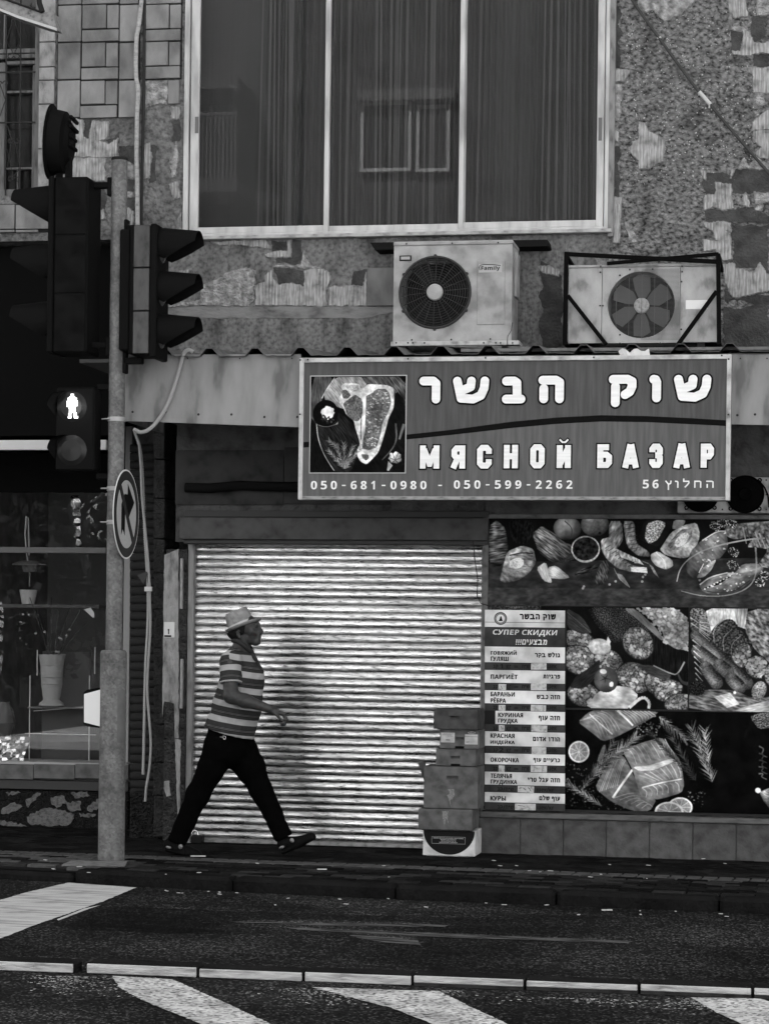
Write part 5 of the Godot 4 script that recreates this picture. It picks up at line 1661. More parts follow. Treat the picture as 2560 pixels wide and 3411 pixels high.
func build_ground_floor(b: Node3D) -> void:
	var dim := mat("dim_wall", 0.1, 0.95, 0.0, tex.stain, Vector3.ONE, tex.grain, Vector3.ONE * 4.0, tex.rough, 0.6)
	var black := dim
	# lintel wall over the shutter, wall behind the posters, piers
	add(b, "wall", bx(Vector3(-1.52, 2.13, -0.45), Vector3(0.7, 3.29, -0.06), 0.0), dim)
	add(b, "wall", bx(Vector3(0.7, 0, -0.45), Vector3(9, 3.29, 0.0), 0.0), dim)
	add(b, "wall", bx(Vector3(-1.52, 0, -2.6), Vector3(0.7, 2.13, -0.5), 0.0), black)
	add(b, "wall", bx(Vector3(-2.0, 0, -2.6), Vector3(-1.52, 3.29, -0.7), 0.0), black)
	# soffit panels over the shutter
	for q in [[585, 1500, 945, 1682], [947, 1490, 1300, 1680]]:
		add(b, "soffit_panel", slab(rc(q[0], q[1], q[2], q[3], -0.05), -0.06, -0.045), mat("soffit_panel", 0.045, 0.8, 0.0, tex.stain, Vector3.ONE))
	# tiled base under the posters
	var tone := []
	for i in 3:
		tone.append(mat("base_tile_%d" % i, [0.105, 0.12, 0.135][i], 0.6, 0.0, tex.blotch, Vector3.ONE * 2.2, tex.grain, Vector3.ONE * 7.0, tex.rough, 0.15))
	var us := [1592, 1731, 1874, 2017, 2161, 2305, 2450, 2595, 2742]
	for i in us.size() - 1:
		var a := w(us[i], 2790, 0.04).x + 0.003
		var c := w(us[i + 1], 2790, 0.04).x - 0.003
		add(b, "base_tile", bx(Vector3(a, -0.02, 0.0), Vector3(c, 0.243, 0.04), 0.003), tone[rng.randi() % 3])
	add(b, "base_ledge", bx(Vector3(0.69, 0.248, -0.01), Vector3(4, 0.285, 0.055), 0.004), mat("ledge", 0.12, 0.8, 0.0, tex.stain, Vector3(1, 3, 1)))
	add(b, "base_wall", bx(Vector3(0.68, -0.05, 0.001), Vector3(4, 0.25, 0.03), 0.0), black)

	# jamb beside the shutter: pale plaster fallen off below, blocks behind, narrow dark shutter
	var pl := rc(548, 1830, 618, 2800, -0.03)
	add(b, "jamb", slab(pl, -0.5, -0.03, 0.004), mat("jamb_grey", 0.06, 0.95, 0.0, tex.stain, Vector3.ONE * 2.0, tex.grain, Vector3.ONE * 4, tex.rough, 1.5))
	var coat := MB.new()
	var zj := [400.0, 1800.0, 2.107]
	coat.prism(ragged(zoomed([312, 100, 410, 60, 412, 1390, 385, 1385, 378, 1145, 308, 1130, 296, 1240, 300, 900, 306, 400], zj[0], zj[1], zj[2], -0.025), 0.003, 0.03), -0.04, -0.024)
	add(b, "jamb_plaster", coat, mat("jamb_plaster", 0.36, 0.9, 0.0, tex.stain, Vector3(2.4, 1.0, 2.4), tex.grain, Vector3.ONE * 5, tex.rough, 0.6))
	coat = MB.new()
	coat.prism(ragged(zoomed([310, 1690, 345, 1685, 355, 1790, 325, 1800, 305, 1740], zj[0], zj[1], zj[2], -0.025), 0.003, 0.03), -0.04, -0.025)
	add(b, "jamb_plaster", coat, mat("jamb_plaster", 0.36))
	coat = MB.new()
	coat.prism(ragged(zoomed([385, 1390, 425, 1400, 420, 2000, 405, 1960], zj[0], zj[1], zj[2], -0.025), 0.003, 0.03), -0.04, -0.0245)
	add(b, "jamb_plaster", coat, mat("jamb_plaster", 0.36))
	var lock := add(b, "lock_plate", slab(rc(546, 2072, 582, 2124, -0.02), -0.03, -0.018, 0.002), mat("lock_plate", 0.5, 0.5, 0.3))
	var kh := MB.new()
	var kc := w(562, 2098, -0.018)
	kh.lathe([Vector2(0.0, 0.002), Vector2(0.007, 0.002), Vector2(0.007, -0.002)], Transform3D(Basis(Vector3.RIGHT, PI / 2), kc), 12)
	kh.box(kc + Vector3(-0.004, -0.03, -0.002), kc + Vector3(0.004, 0.0, 0.0015))
	kh.box(kc + Vector3(-0.03, -0.05, -0.004), kc + Vector3(0.02, -0.038, 0.0015))
	add(lock, "keyhole", kh, mat("hole_black", 0.005))
	for q in [[600, 1860, 608, 2028], [600, 2195, 608, 2360]]:
		add(b, "hinge_strip", slab(rc(q[0], q[1], q[2], q[3], -0.0), -0.03, 0.004, 0.002), mat("jamb_strip", 0.3, 0.7, 0.0, tex.stain, Vector3(5, 2, 5)))
	var vs := [1400, 1530, 1660, 1795, 1910, 2030, 2160, 2285, 2413, 2540, 2650, 2790]
	for i in vs.size() - 1:
		var r := rc(512, vs[i] + 2, 548, vs[i + 1] - 2, -0.3)
		add(b, "pier_block", slab(r, -0.8, -0.3 + rng.randf_range(-0.006, 0.004), 0.005), mat("pier_block", 0.05, 0.95, 0.0, tex.blotch, Vector3.ONE * 2, tex.grain, Vector3.ONE * 5, tex.rough, 0.8))
	var dk := mat("dark_slat", 0.028, 0.75)
	for i in 42:
		var v := 1480 + i * 28
		var r := rc(434, v, 513, v + 27, -0.6)
		var mb := MB.new()
		var c0 := Vector3(r.position.x, r.get_center().y, -0.61)
		for k in 4:
			var a0 := lerpf(-1.1, 1.1, k / 4.0)
			var a1 := lerpf(-1.1, 1.1, (k + 1) / 4.0)
			var p0 := Vector3(0, sin(a0) * r.size.y * 0.55, cos(a0) * 0.02)
			var p1 := Vector3(0, sin(a1) * r.size.y * 0.55, cos(a1) * 0.02)
			var ex := Vector3(r.size.x, 0, 0)
			mb.quads(c0 + p0, c0 + p0 + ex, c0 + p1 + ex, c0 + p1, Vector3(0, sin(a0), cos(a0)), Vector3(0, sin(a0), cos(a0)), Vector3(0, sin(a1), cos(a1)), Vector3(0, sin(a1), cos(a1)))
		add(b, "narrow_slat", mb, dk)
	add(b, "plinth", slab(rc(432, 2640, 550, 2800, -0.4), -0.7, -0.4, 0.01), mat("rotten_plinth", 0.035, 0.95, 0.0, tex.stain, Vector3.ONE * 2, tex.grain, Vector3.ONE * 4, tex.rough, 3.0))


# ---------- awning and its fascia ----------
const ZF := 0.93      # front of the fascia

func screw(mb: MB, p: Vector3, r := 0.007) -> void:
	mb.lathe([Vector2(0, 0.004), Vector2(r * 0.7, 0.0035), Vector2(r, 0.0)], Transform3D(Basis(Vector3.RIGHT, PI / 2), p), 10)

func build_awning() -> void:
	var y := w(1280, 1184, ZF).y
	var aw := thing("corrugated_awning", "ribbed sheet metal awning with pale fascia over the shop front", "awning", Vector3(0, y, ZF))
	var sheet := mat("awning_sheet", 0.12, 0.6, 0.3, tex.stain, Vector3.ONE)
	# ribbed sheet, sloping a little up to the wall
	var prof := []
	var x := w(372, 1170, ZF).x
	var pitch := 0.309
	while x < 3.6:
		for q in [[0, 0], [0.045, 0.052], [0.085, 0.052], [0.135, 0.0], [0.2, 0.004], [0.21, 0.0]]:
			prof.append(Vector2(x + q[0], y + q[1]))
		x += pitch
	var mb := MB.new()
	for i in prof.size() - 1:
		var a: Vector2 = prof[i]
		var b: Vector2 = prof[i + 1]
		var nn := Vector3(-(b.y - a.y), b.x - a.x, 0.05).normalized()
		for lay in [0.0, -0.003]:
			var f := Vector3(0, lay, 0)
			mb.quad(Vector3(a.x, a.y, ZF + 0.05) + f, Vector3(b.x, b.y, ZF + 0.05) + f, Vector3(b.x, b.y + 0.08, 0.003) + f, Vector3(a.x, a.y + 0.08, 0.003) + f, nn if lay == 0.0 else -nn)
		mb.quad(Vector3(a.x, a.y - 0.003, ZF + 0.05), Vector3(b.x, b.y - 0.003, ZF + 0.05), Vector3(b.x, b.y, ZF + 0.05), Vector3(a.x, a.y, ZF + 0.05), Vector3.BACK)
	add(aw, "ribbed_sheet", mb, sheet)
	# soffit sheet under the ribs keeps the space behind dark
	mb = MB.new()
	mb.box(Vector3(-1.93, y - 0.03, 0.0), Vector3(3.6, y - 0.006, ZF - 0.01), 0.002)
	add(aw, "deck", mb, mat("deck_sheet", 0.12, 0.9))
	var pale := mat("fascia", 0.32, 0.55, 0.0, noise_tex("fascia_runs", FastNoiseLite.TYPE_SIMPLEX_SMOOTH, 0.01, 5, [[0.15, 0.72], [0.4, 0.92], [0.8, 1.0]]), Vector3(1.0, 0.3, 1.0), tex.grain, Vector3.ONE * 5)
	var drop := func(u0: float, u1: float, b0: float, b1: float, nm: String) -> void:
		var m := MB.new()
		m.prism(PackedVector2Array([w2(u0, 1181, ZF), w2(u0, b0, ZF), w2(u1, b1, ZF), w2(u1, 1180, ZF)]), ZF - 0.02, ZF, Transform3D.IDENTITY, true)
		var o := add(aw, "fascia_panel", m, pale)
		var s := MB.new()
		for k in 6:
			var u := lerpf(u0 + 30, u1 - 12, k / 5.0)
			screw(s, w(u, lerpf(b0, b1, k / 5.0) - 30 - (k % 2) * 4, ZF + 0.001), 0.008)
		for k in 4:
			screw(s, w(lerpf(u0 + 40, u1 - 30, k / 3.0), 1194, ZF + 0.001), 0.005)
		add(o, "screws", s, mat("screw", 0.03, 0.5))
	drop.call(412, 1002, 1402, 1423, "")
	drop.call(2424, 2760, 1413, 1420, "")
	add(aw, "return_panel", bx(Vector3(w(412, 1300, ZF).x, w(412, 1402, ZF).y, 0.0), Vector3(w(412, 1300, ZF).x + 0.02, y - 0.01, ZF - 0.021), 0.002), pale)
	# bars that carry the units
	var steel := mat("bearer", 0.16, 0.6, 0.3, tex.stain, Vector3.ONE * 2)
	for q in [[1460, 1150, 1800, 1163, 0.62], [1535, 1168, 2760, 1160, 0.78]]:
		var a := w(q[0], q[1], q[4])
		var c := w(q[2], q[3], q[4])
		add(aw, "bearer", bar(a, c, 0.022, 0.04), steel)
	# crumpled scrap of foil caught between the ribs
	mb = MB.new()
	var s0 := w(2100, 1178, ZF + 0.06)
	var edge := []
	for i in 9:
		var c0 := s0 + Vector3(-0.08 + i * 0.024, 0, 0)
		edge.append([c0 + Vector3(0, 0.004 + 0.03 * absf(sin(i * 0.9 + 0.4)), rng.randf_range(-0.01, 0.02)), c0 + Vector3(0.01, -0.012, rng.randf_range(0.0, 0.02))])
	for i in 8:
		var nn: Vector3 = (edge[i + 1][0] - edge[i][0]).cross(edge[i][0] - edge[i][1]).normalized()
		mb.quad(edge[i][1], edge[i + 1][1], edge[i + 1][0], edge[i][0], nn)
	solo("plastic_scrap", "crumpled pale scrap stuck on the awning edge below the caged unit", "scrap", mb, mat("scrap", 0.5, 0.4))


# ---------- the shop sign ----------
func build_sign() -> void:
	var z := 1.04
	var r := rc(996, 1187, 2432, 1666, z)
	var s := thing("shop_sign", "large framed grey sign with white letters and a steak picture over the shutter", "sign", Vector3(r.get_center().x, r.position.y, z))
	var alu := mat("sign_frame", 0.62, 0.5, 0.0, tex.stain, Vector3(1.2, 1.2, 1.2), tex.grain, Vector3.ONE * 4)
	var t := 0.029
	add(s, "back_box", slab(r, ZF + 0.002, z - 0.012, 0.0), mat("sign_side", 0.15, 0.7))
	add(s, "frame_bar", bx(Vector3(r.position.x, r.position.y, z - 0.01), Vector3(r.position.x + t, r.end.y, z + 0.012)), alu)
	add(s, "frame_bar", bx(Vector3(r.end.x - t, r.position.y, z - 0.01), Vector3(r.end.x, r.end.y, z + 0.012)), alu)
	add(s, "frame_bar", bx(Vector3(r.position.x + t, r.end.y - t, z - 0.01), Vector3(r.end.x - t, r.end.y, z + 0.011)), alu)
	add(s, "frame_bar", bx(Vector3(r.position.x + t, r.position.y, z - 0.01), Vector3(r.end.x - t, r.position.y + t * 0.8, z + 0.01)), mat("sign_frame_dirty", 0.36, 0.6, 0.0, tex.stain, Vector3(2.2, 6, 2.2), tex.grain, Vector3.ONE * 4))
	var streaks := noise_tex("runs", FastNoiseLite.TYPE_SIMPLEX, 0.03, 3, [[0.2, 0.88], [0.5, 0.93], [0.85, 1.0]])
	var upper := mat("sign_upper", 0.105, 0.5, 0.0, streaks, Vector3(1.4, 0.12, 1.4), tex.grain, Vector3.ONE * 4)
	var lower := mat("sign_lower", 0.14, 0.5, 0.0, streaks, Vector3(1.4, 0.12, 1.4), tex.grain, Vector3.ONE * 4)
	var pr := Rect2(r.position.x + t - 0.003, r.position.y + 0.02, r.size.x - 2 * t + 0.006, r.size.y - t - 0.02)
	add(s, "panel", slab(pr, z - 0.011, z - 0.002, 0.0), upper)
	# lower field and the dark sweep, printed film laid on the panel
	var swp_top := [[1000, 1473], [1352, 1448], [1500, 1432], [1700, 1405], [1850, 1391], [2000, 1383], [2150, 1386], [2300, 1393], [2416, 1400]]
	var swp_bot := [[2416, 1419], [2300, 1413], [2150, 1406], [2000, 1404], [1850, 1412], [1700, 1426], [1500, 1449], [1352, 1464], [1000, 1491]]
	var sweep := PackedVector2Array()
	for q in swp_top: sweep.append(w2(q[0], q[1], z))
	for q in swp_bot: sweep.append(w2(q[0], q[1], z))
	var field := PackedVector2Array()
	for q in swp_bot: field.append(w2(q[0], q[1], z))
	field.append(Vector2(pr.position.x, pr.position.y)); field.append(Vector2(pr.end.x, pr.position.y))
	for poly in [field, sweep]:
		for i in poly.size():
			poly[i].x = clampf(poly[i].x, pr.position.x, pr.end.x)
	var mb := MB.new()
	mb.prism(field, z - 0.002, z - 0.0005)
	add(s, "lower_field", mb, lower)
	mb = MB.new()
	mb.prism(sweep, z - 0.002, z + 0.0005)
	add(s, "dark_sweep", mb, mat("sign_black", 0.006, 0.45))
	# picture of the steak
	var pic := rc(1034, 1253, 1350, 1574, z)
	mb = MB.new()
	mb.box(Vector3(pic.position.x - 0.006, pic.position.y - 0.006, z - 0.002), Vector3(pic.end.x + 0.006, pic.end.y + 0.006, z + 0.002), 0.001)
	var frame := add(s, "picture", mb, mat("pic_edge", 0.4, 0.5))
	mb = MB.new()
	mb.quad(Vector3(pic.position.x, pic.position.y, z + 0.003), Vector3(pic.end.x, pic.position.y, z + 0.003), Vector3(pic.end.x, pic.end.y, z + 0.003), Vector3(pic.position.x, pic.end.y, z + 0.003), Vector3.BACK)
	var face := add(frame, "steak_print", mb, tmat("steak_print", steak_print(), 1.0, 0.45))
	face.set_meta("label", "printed picture of a raw T-bone steak on a wooden board")
	# letters: white faces with black outlines
	var white := mat("letter_white", 0.78, 0.5, 0.0, noise_tex("bands", FastNoiseLite.TYPE_SIMPLEX, 0.02, 2, [[0.3, 0.96], [0.5, 0.98], [0.7, 1.0]]), Vector3(0.3, 3.0, 0.3))
	var black := mat("letter_black", 0.008, 0.5)
	for q in [["ר", 1392, 1251, 1470, 1348], ["ש", 1504, 1251, 1632, 1348], ["ב", 1667, 1251, 1753, 1348], ["ה", 1788, 1248, 1881, 1347], ["ק", 2022, 1245, 2122, 1360], ["ו", 2157, 1245, 2204, 1344], ["ש", 2239, 1245, 2371, 1342]]:
		var box := rc(q[1] + 4, q[2] + 4, q[3] - 4, q[4] - 4, z)
		mb = MB.new()
		glyph_into(mb, HEB[q[0]], box, 0.056, z + 0.003, true)
		var o := add(s, "letter", mb, white)
		mb = MB.new()
		glyph_into(mb, HEB[q[0]], box, 0.056, z, true, 0.011)
		add(o, "outline", mb, black)
	for q in [["М", 1394, 1480, 1467, 1565], ["Я", 1499, 1480, 1553, 1565], ["С", 1584, 1478, 1641, 1565], ["Н", 1673, 1478, 1728, 1564], ["О", 1761, 1476, 1817, 1564], ["Й", 1849, 1479, 1904, 1563], ["Б", 1984, 1476, 2041, 1563], ["А", 2069, 1476, 2129, 1563], ["З", 2157, 1474, 2210, 1563], ["А", 2239, 1474, 2299, 1563], ["Р", 2328, 1474, 2380, 1562]]:
		var box := rc(q[1] + 4, q[2] + 4, q[3] - 4, q[4] - 4, z)
		mb = MB.new()
		glyph_into(mb, CYR[q[0]], box, 0.038, z + 0.003, false)
		if q[0] == "Й":
			glyph_into(mb, [[0, 1, .3, 0, .7, 0, 1, 1]], rc(1862, 1463, 1892, 1476, z), 0.011, z + 0.003, false)
		var o := add(s, "letter", mb, white)
		mb = MB.new()
		glyph_into(mb, CYR[q[0]], box, 0.038, z, false, 0.009)
		if q[0] == "Й":
			glyph_into(mb, [[0, 1, .3, 0, .7, 0, 1, 1]], rc(1862, 1463, 1892, 1476, z), 0.011, z, false, 0.007)
		add(o, "outline", mb, black)
	mb = MB.new()
	var spread := func(txt: String, u0: float, u1: float, v0: float, v1: float) -> void:
		var n := txt.length()
		for i in n:
			if txt[i] == " ": continue
			var c := lerpf(u0, u1, (i + 0.5) / n)
			if txt[i] == "-":
				text_into(mb, "-", rc(c - 6, (v0 + v1) / 2 - 1, c + 6, (v0 + v1) / 2 + 3, z), z, 0.0035)
			elif txt[i] == "1":
				text_into(mb, "1", rc(c - 8, v0, c + 4, v1, z), z, 0.0035)
			else:
				text_into(mb, txt[i], rc(c - 10, v0, c + 10, v1, z), z, 0.0035)
	spread.call("050-681-0980", 1029, 1426, 1602, 1630)
	spread.call("-", 1450, 1480, 1602, 1630)
	spread.call("050-599-2262", 1504, 1912, 1600, 1628)
	spread.call("56", 2133, 2198, 1598, 1627)
	for q in [["ה", 2350, 2375], ["ח", 2310, 2334], ["ו", 2246, 2258], ["ץ", 2214, 2235]]:
		glyph_into(mb, HEB[q[0]], rc(q[1], 1601, q[2], 1625 if q[0] != "ץ" else 1632, z), 0.0085, z, false)
	glyph_into(mb, HEB["ל"], rc(2273, 1594, 2295, 1624, z), 0.0085, z, false)
	add(s, "phone_lettering", mb, white)
	mb = MB.new()
	for q in [[1000, 1199], [1025, 1198], [1358, 1195], [1616, 1192], [1976, 1190], [2402, 1184], [2425, 1196], [2424, 1381], [999, 1380]]:
		screw(mb, w(q[0], q[1], z + 0.012), 0.006)
	add(s, "screws", mb, mat("screw", 0.03))


# ---------- air conditioners ----------
func fan_grille(parent: Node3D, c: Vector3, r: float, spokes: int, m: Material) -> void:
	var g := MB.new()
	for i in 11:
		var rr := r * (0.3 + 0.7 * i / 10.0)
		var ring := []
		for k in 41:
			ring.append(c + Vector3(cos(TAU * k / 40), sin(TAU * k / 40), 0.012 * (1.0 - rr / r)) * Vector3(rr, rr, 1))
		g.tube(ring, 0.0022, 5)
	for k in spokes:
		var a := TAU * k / spokes + 0.1
		var d := Vector3(cos(a), sin(a), 0)
		g.tube([c + d * r * 0.27 + Vector3(0, 0, 0.014), c + d * r], 0.0026, 5)
	add(parent, "fan_grille", g, m)

func build_units() -> void:
	var z1 := 0.62
	var r := rc(1310, 806, 1704, 1136, z1)
	var ivory := mat("unit_ivory", 0.42, 0.5, 0.0, tex.blotch, Vector3.ONE * 1.5, tex.grain, Vector3.ONE * 5)
	var u := thing("air_conditioner", "clean pale outdoor unit with round black fan grille and oval badge", "air conditioner", Vector3(r.get_center().x, r.position.y, z1 - 0.16))
	var c := w(1448, 974, z1)
	var rad := w(1565, 974, z1).x - c.x
	var mb := MB.new()
	var d := 0.33
	mb.holed(r.position.x, r.position.y, r.end.x, r.end.y - 0.022, c.x, c.y, rad - 0.004, z1, 0.1)
	mb.box(Vector3(r.position.x + 0.002, r.position.y, z1 - d), Vector3(r.end.x - 0.002, r.end.y - 0.022, z1 - d + 0.01))
	mb.quad(Vector3(r.position.x, r.position.y, z1), Vector3(r.end.x, r.position.y, z1), Vector3(r.end.x, r.position.y, z1 - d), Vector3(r.position.x, r.position.y, z1 - d), Vector3.UP)
	for sx in [[r.position.x, -1.0], [r.end.x, 1.0]]:
		mb.quad(Vector3(sx[0], r.position.y, z1), Vector3(sx[0], r.position.y, z1 - d), Vector3(sx[0], r.end.y - 0.022, z1 - d), Vector3(sx[0], r.end.y - 0.022, z1), Vector3(sx[1], 0, 0))
	add(u, "casing", mb, ivory)
	add(u, "lid", bx(Vector3(r.position.x - 0.004, r.end.y - 0.02, z1 - d - 0.004), Vector3(r.end.x + 0.004, r.end.y + 0.008, z1 + 0.004), 0.006), ivory)
	var black := mat("grille_black", 0.035, 0.5)
	add(u, "coil", bx(Vector3(c.x - rad, c.y - rad, z1 - d + 0.012), Vector3(c.x + rad, c.y + rad, z1 - d + 0.04), 0.0), mat("coil", 0.03, 0.8))
	mb = MB.new()
	var ring := []
	for k in 49:
		ring.append(c + Vector3(cos(TAU * k / 48) * rad, sin(TAU * k / 48) * rad, 0.004))
	mb.tube(ring, 0.009, 6)
	for k in 6:
		var a := k * TAU / 6 + PI / 6
		mb.lathe([Vector2(0, 0.012), Vector2(0.01, 0.01), Vector2(0.012, 0)], Transform3D(Basis(Vector3.RIGHT, PI / 2), c + Vector3(cos(a), sin(a), 0) * (rad + 0.008)), 8)
	add(u, "grille_rim", mb, black)
	fan_grille(u, c + Vector3(0, 0, 0.004), rad, 22, black)
	mb = MB.new()
	for k in 3:
		var a := k * TAU / 3
		mb.box(Vector3(0.03, -0.06, -0.01), Vector3(rad * 0.93, 0.06, 0.0), 0.002, Transform3D(Basis(Vector3.BACK, a) * Basis(Vector3.RIGHT, 0.4), c - Vector3(0, 0, 0.06)))
	add(u, "fan", mb, mat("fan_grey", 0.018, 0.6))
	mb = MB.new()
	mb.lathe([Vector2(0, 0.024), Vector2(0.05, 0.022), Vector2(0.056, 0.012), Vector2(0.056, 0.0)], Transform3D(Basis(Vector3.RIGHT, PI / 2), c), 32)
	add(u, "hub_cap", mb, ivory)
	add(u, "cover_panel", slab(rc(1588, 868, 1680, 1081, z1), z1 - 0.001, z1 + 0.006, 0.008), ivory)
	var badge := add(u, "badge", slab(rc(1594, 880, 1671, 908, z1), z1 + 0.005, z1 + 0.007, 0.001), mat("badge_grey", 0.34, 0.5))
	mb = MB.new()
	text_into(mb, "Family", rc(1602, 886, 1664, 904, z1), z1 + 0.007, 0.0015)
	var arc := []
	for q in [[1597, 900], [1595, 890], [1600, 883], [1612, 881], [1640, 881], [1666, 884]]:
		arc.append(w(q[0], q[1], z1 + 0.008))
	mb.tube(arc, 0.0026, 5)
	add(badge, "lettering", mb, mat("ink", 0.02, 0.6))
	mb = MB.new()
	mb.box(w(1330, 870, z1) + Vector3(0, 0, -0.001), w(1370, 851, z1) + Vector3(0, 0, 0.004), 0.001)
	var lb := add(u, "type_label", mb, mat("ink", 0.02))
	add(lb, "label_window", slab(rc(1335, 855, 1365, 865, z1), z1 + 0.003, z1 + 0.0055, 0.0), mat("label_pale", 0.3))
	mb = MB.new()
	for q in [[1353, 812], [1505, 810], [1658, 808], [1371, 1132], [1502, 1131], [1632, 1129]]:
		screw(mb, w(q[0], q[1], z1 + 0.004), 0.006)
	add(u, "screws", mb, mat("screw", 0.03))
	var rail := rc(1300, 1136, 1728, 1150, z1 + 0.03)
	var ra := add(u, "mounting_rail", bx(Vector3(rail.position.x, rail.position.y, z1 - d), Vector3(rail.end.x, rail.end.y, z1 + 0.03), 0.002), mat("rail_pale", 0.44, 0.6, 0.0, tex.stain, Vector3(2, 2, 2)))
	mb = MB.new()
	for q in [1319, 1358, 1374, 1413, 1610, 1650, 1666, 1706]:
		screw(mb, w(q, 1142, z1 + 0.0305), 0.006)
	add(ra, "bolts", mb, mat("screw", 0.03))
	mb = MB.new()
	mb.tube([w(1706, 1075, z1 - 0.02), w(1702, 1100, z1 + 0.02), w(1690, 1120, z1 + 0.03), w(1688, 1148, z1 + 0.035)], 0.0025, 5)
	add(u, "wire", mb, black)
	add(u, "valve_cover", bx(Vector3(r.end.x, c.y - 0.02, z1 - 0.26), Vector3(r.end.x + 0.02, r.end.y - 0.06, z1 - 0.1), 0.004), ivory)
	# feet down to the awning bars
	for xx in [rail.position.x + 0.05, rail.end.x - 0.12]:
		add(u, "foot", bx(Vector3(xx, rail.position.y - 0.05, z1 - d + 0.02), Vector3(xx + 0.05, rail.position.y, z1 + 0.02), 0.003), mat("foot_dark", 0.03, 0.7))
	# dark plate on the wall behind it
	var pr := rc(1232, 807, 1824, 829, 0.2)
	mb = MB.new()
	mb.prism(PackedVector2Array([w2(1232, 808, 0.2), w2(1248, 832, 0.2), w2(1822, 820, 0.2), w2(1826, 816, 0.2), w2(1822, 798, 0.2)]), 0.0, 0.2, Transform3D.IDENTITY, true)
	solo("wall_shelf", "dark metal shelf on the wall behind the badged unit", "shelf", mb, mat("shelf_black", 0.01, 0.6))

	# second unit with uncovered fan
	var z2 := 0.6
	r = rc(1892, 880, 2388, 1142, z2)
	var tin := mat("unit_grey", 0.44, 0.5, 0.0, noise_tex("fascia_runs", 0, 0, 0, []), Vector3(1.2, 0.7, 1.2), tex.grain, Vector3.ONE * 5)
	var v := thing("air_conditioner", "older stained unit with visible fan blades behind fine bars", "air conditioner", Vector3(r.get_center().x, r.position.y, z2 - 0.16))
	c = w(2134, 1015, z2)
	rad = w(2246, 1015, z2).x - c.x
	mb = MB.new()
	var xl := w(2004, 1010, z2).x
	var xr := w(2262, 1010, z2).x
	mb.holed(xl, r.position.y, xr, r.end.y - 0.02, c.x, c.y, rad, z2, 0.12)
	mb.box(Vector3(r.position.x, r.position.y, z2 - 0.32), Vector3(r.end.x, r.end.y - 0.02, z2 - 0.3), 0.004)
	mb.box(Vector3(r.position.x, r.position.y, z2 - 0.3), Vector3(r.position.x + 0.1, r.end.y - 0.02, z2 - 0.125), 0.0)
	mb.box(Vector3(r.end.x - 0.1, r.position.y, z2 - 0.3), Vector3(r.end.x, r.end.y - 0.02, z2 - 0.125), 0.0)
	mb.quad(Vector3(r.position.x, r.position.y, z2), Vector3(r.end.x, r.position.y, z2), Vector3(r.end.x, r.position.y, z2 - 0.3), Vector3(r.position.x, r.position.y, z2 - 0.3), Vector3.UP)
	add(v, "casing", mb, tin)
	add(v, "side_panel", bx(Vector3(r.position.x, r.position.y, z2 - 0.124), Vector3(xl - 0.003, r.end.y - 0.02, z2 + 0.001), 0.003), tin)
	add(v, "side_panel", bx(Vector3(xr + 0.003, r.position.y, z2 - 0.124), Vector3(r.end.x, r.end.y - 0.02, z2 + 0.001), 0.003), tin)
	add(v, "lid", bx(Vector3(r.position.x - 0.005, r.end.y - 0.018, z2 - 0.325), Vector3(r.end.x + 0.005, r.end.y, z2 + 0.006), 0.004), tin)
	add(v, "coil", bx(Vector3(c.x - rad, c.y - rad, z2 - 0.299), Vector3(c.x + rad, c.y + rad, z2 - 0.27), 0.0), mat("coil", 0.06))
	mb = MB.new()
	for k in 6:
		var a := k * TAU / 6 + 0.5
		var bl := PackedVector2Array()
		for q in [[0.045, -0.02], [0.1, -0.055], [rad * 0.9, -0.05], [rad * 0.93, 0.02], [rad * 0.8, 0.07], [0.1, 0.05], [0.045, 0.02]]:
			bl.append(Vector2(q[0], q[1]))
		mb.prism(bl, 0, 0.004, Transform3D(Basis(Vector3.BACK, a) * Basis(Vector3.RIGHT, 0.35), c - Vector3(0, 0, 0.055)), true)
	add(v, "fan", mb, mat("blade_grey", 0.09, 0.5))
	mb = MB.new()
	mb.lathe([Vector2(0, 0.012), Vector2(0.04, 0.01), Vector2(0.05, 0.004), Vector2(0.05, -0.03)], Transform3D(Basis(Vector3.RIGHT, PI / 2), c - Vector3(0, 0, 0.03)), 28)
	add(v, "hub_cap", mb, mat("hub_pale", 0.5, 0.5, 0.0, tex.stain, Vector3.ONE * 8))
	mb = MB.new()
	var gl := rc(2020, 898, 2260, 1132, z2)
	for k in 58:
		var yy := lerpf(gl.position.y, gl.end.y, k / 57.0)
		var hw := sqrt(maxf(rad * rad - (yy - c.y) * (yy - c.y), 0.0))
		mb.box(Vector3(c.x - hw, yy - 0.0008, z2 + 0.003), Vector3(gl.end.x, yy + 0.0008, z2 + 0.005))
	for k in 5:
		var xx := lerpf(w(2051, 1000, z2).x, w(2221, 1000, z2).x, k / 4.0)
		var hw := sqrt(maxf(rad * rad - (xx - c.x) * (xx - c.x), 0.0))
		mb.box(Vector3(xx - 0.0015, c.y - hw, z2 + 0.005), Vector3(xx + 0.0015, c.y + hw, z2 + 0.008))
	add(v, "fan_grille", mb, mat("grille_wire", 0.1, 0.5, 0.3))
	mb = MB.new()
	for q in [[1999, 887], [2096, 898], [2172, 896], [2270, 887], [1998, 907], [2270, 905], [2268, 938], [1997, 1018], [2006, 1018], [2267, 1097], [2063, 1144], [2197, 1143], [2063, 917], [2063, 1115]]:
		screw(mb, w(q[0], q[1], z2 + 0.006), 0.006)
	add(v, "screws", mb, mat("screw", 0.03))
	add(v, "handle_recess", slab(rc(2282, 1000, 2355, 1030, z2), z2 - 0.002, z2 + 0.004, 0.002), mat("handle_pale", 0.6, 0.4))
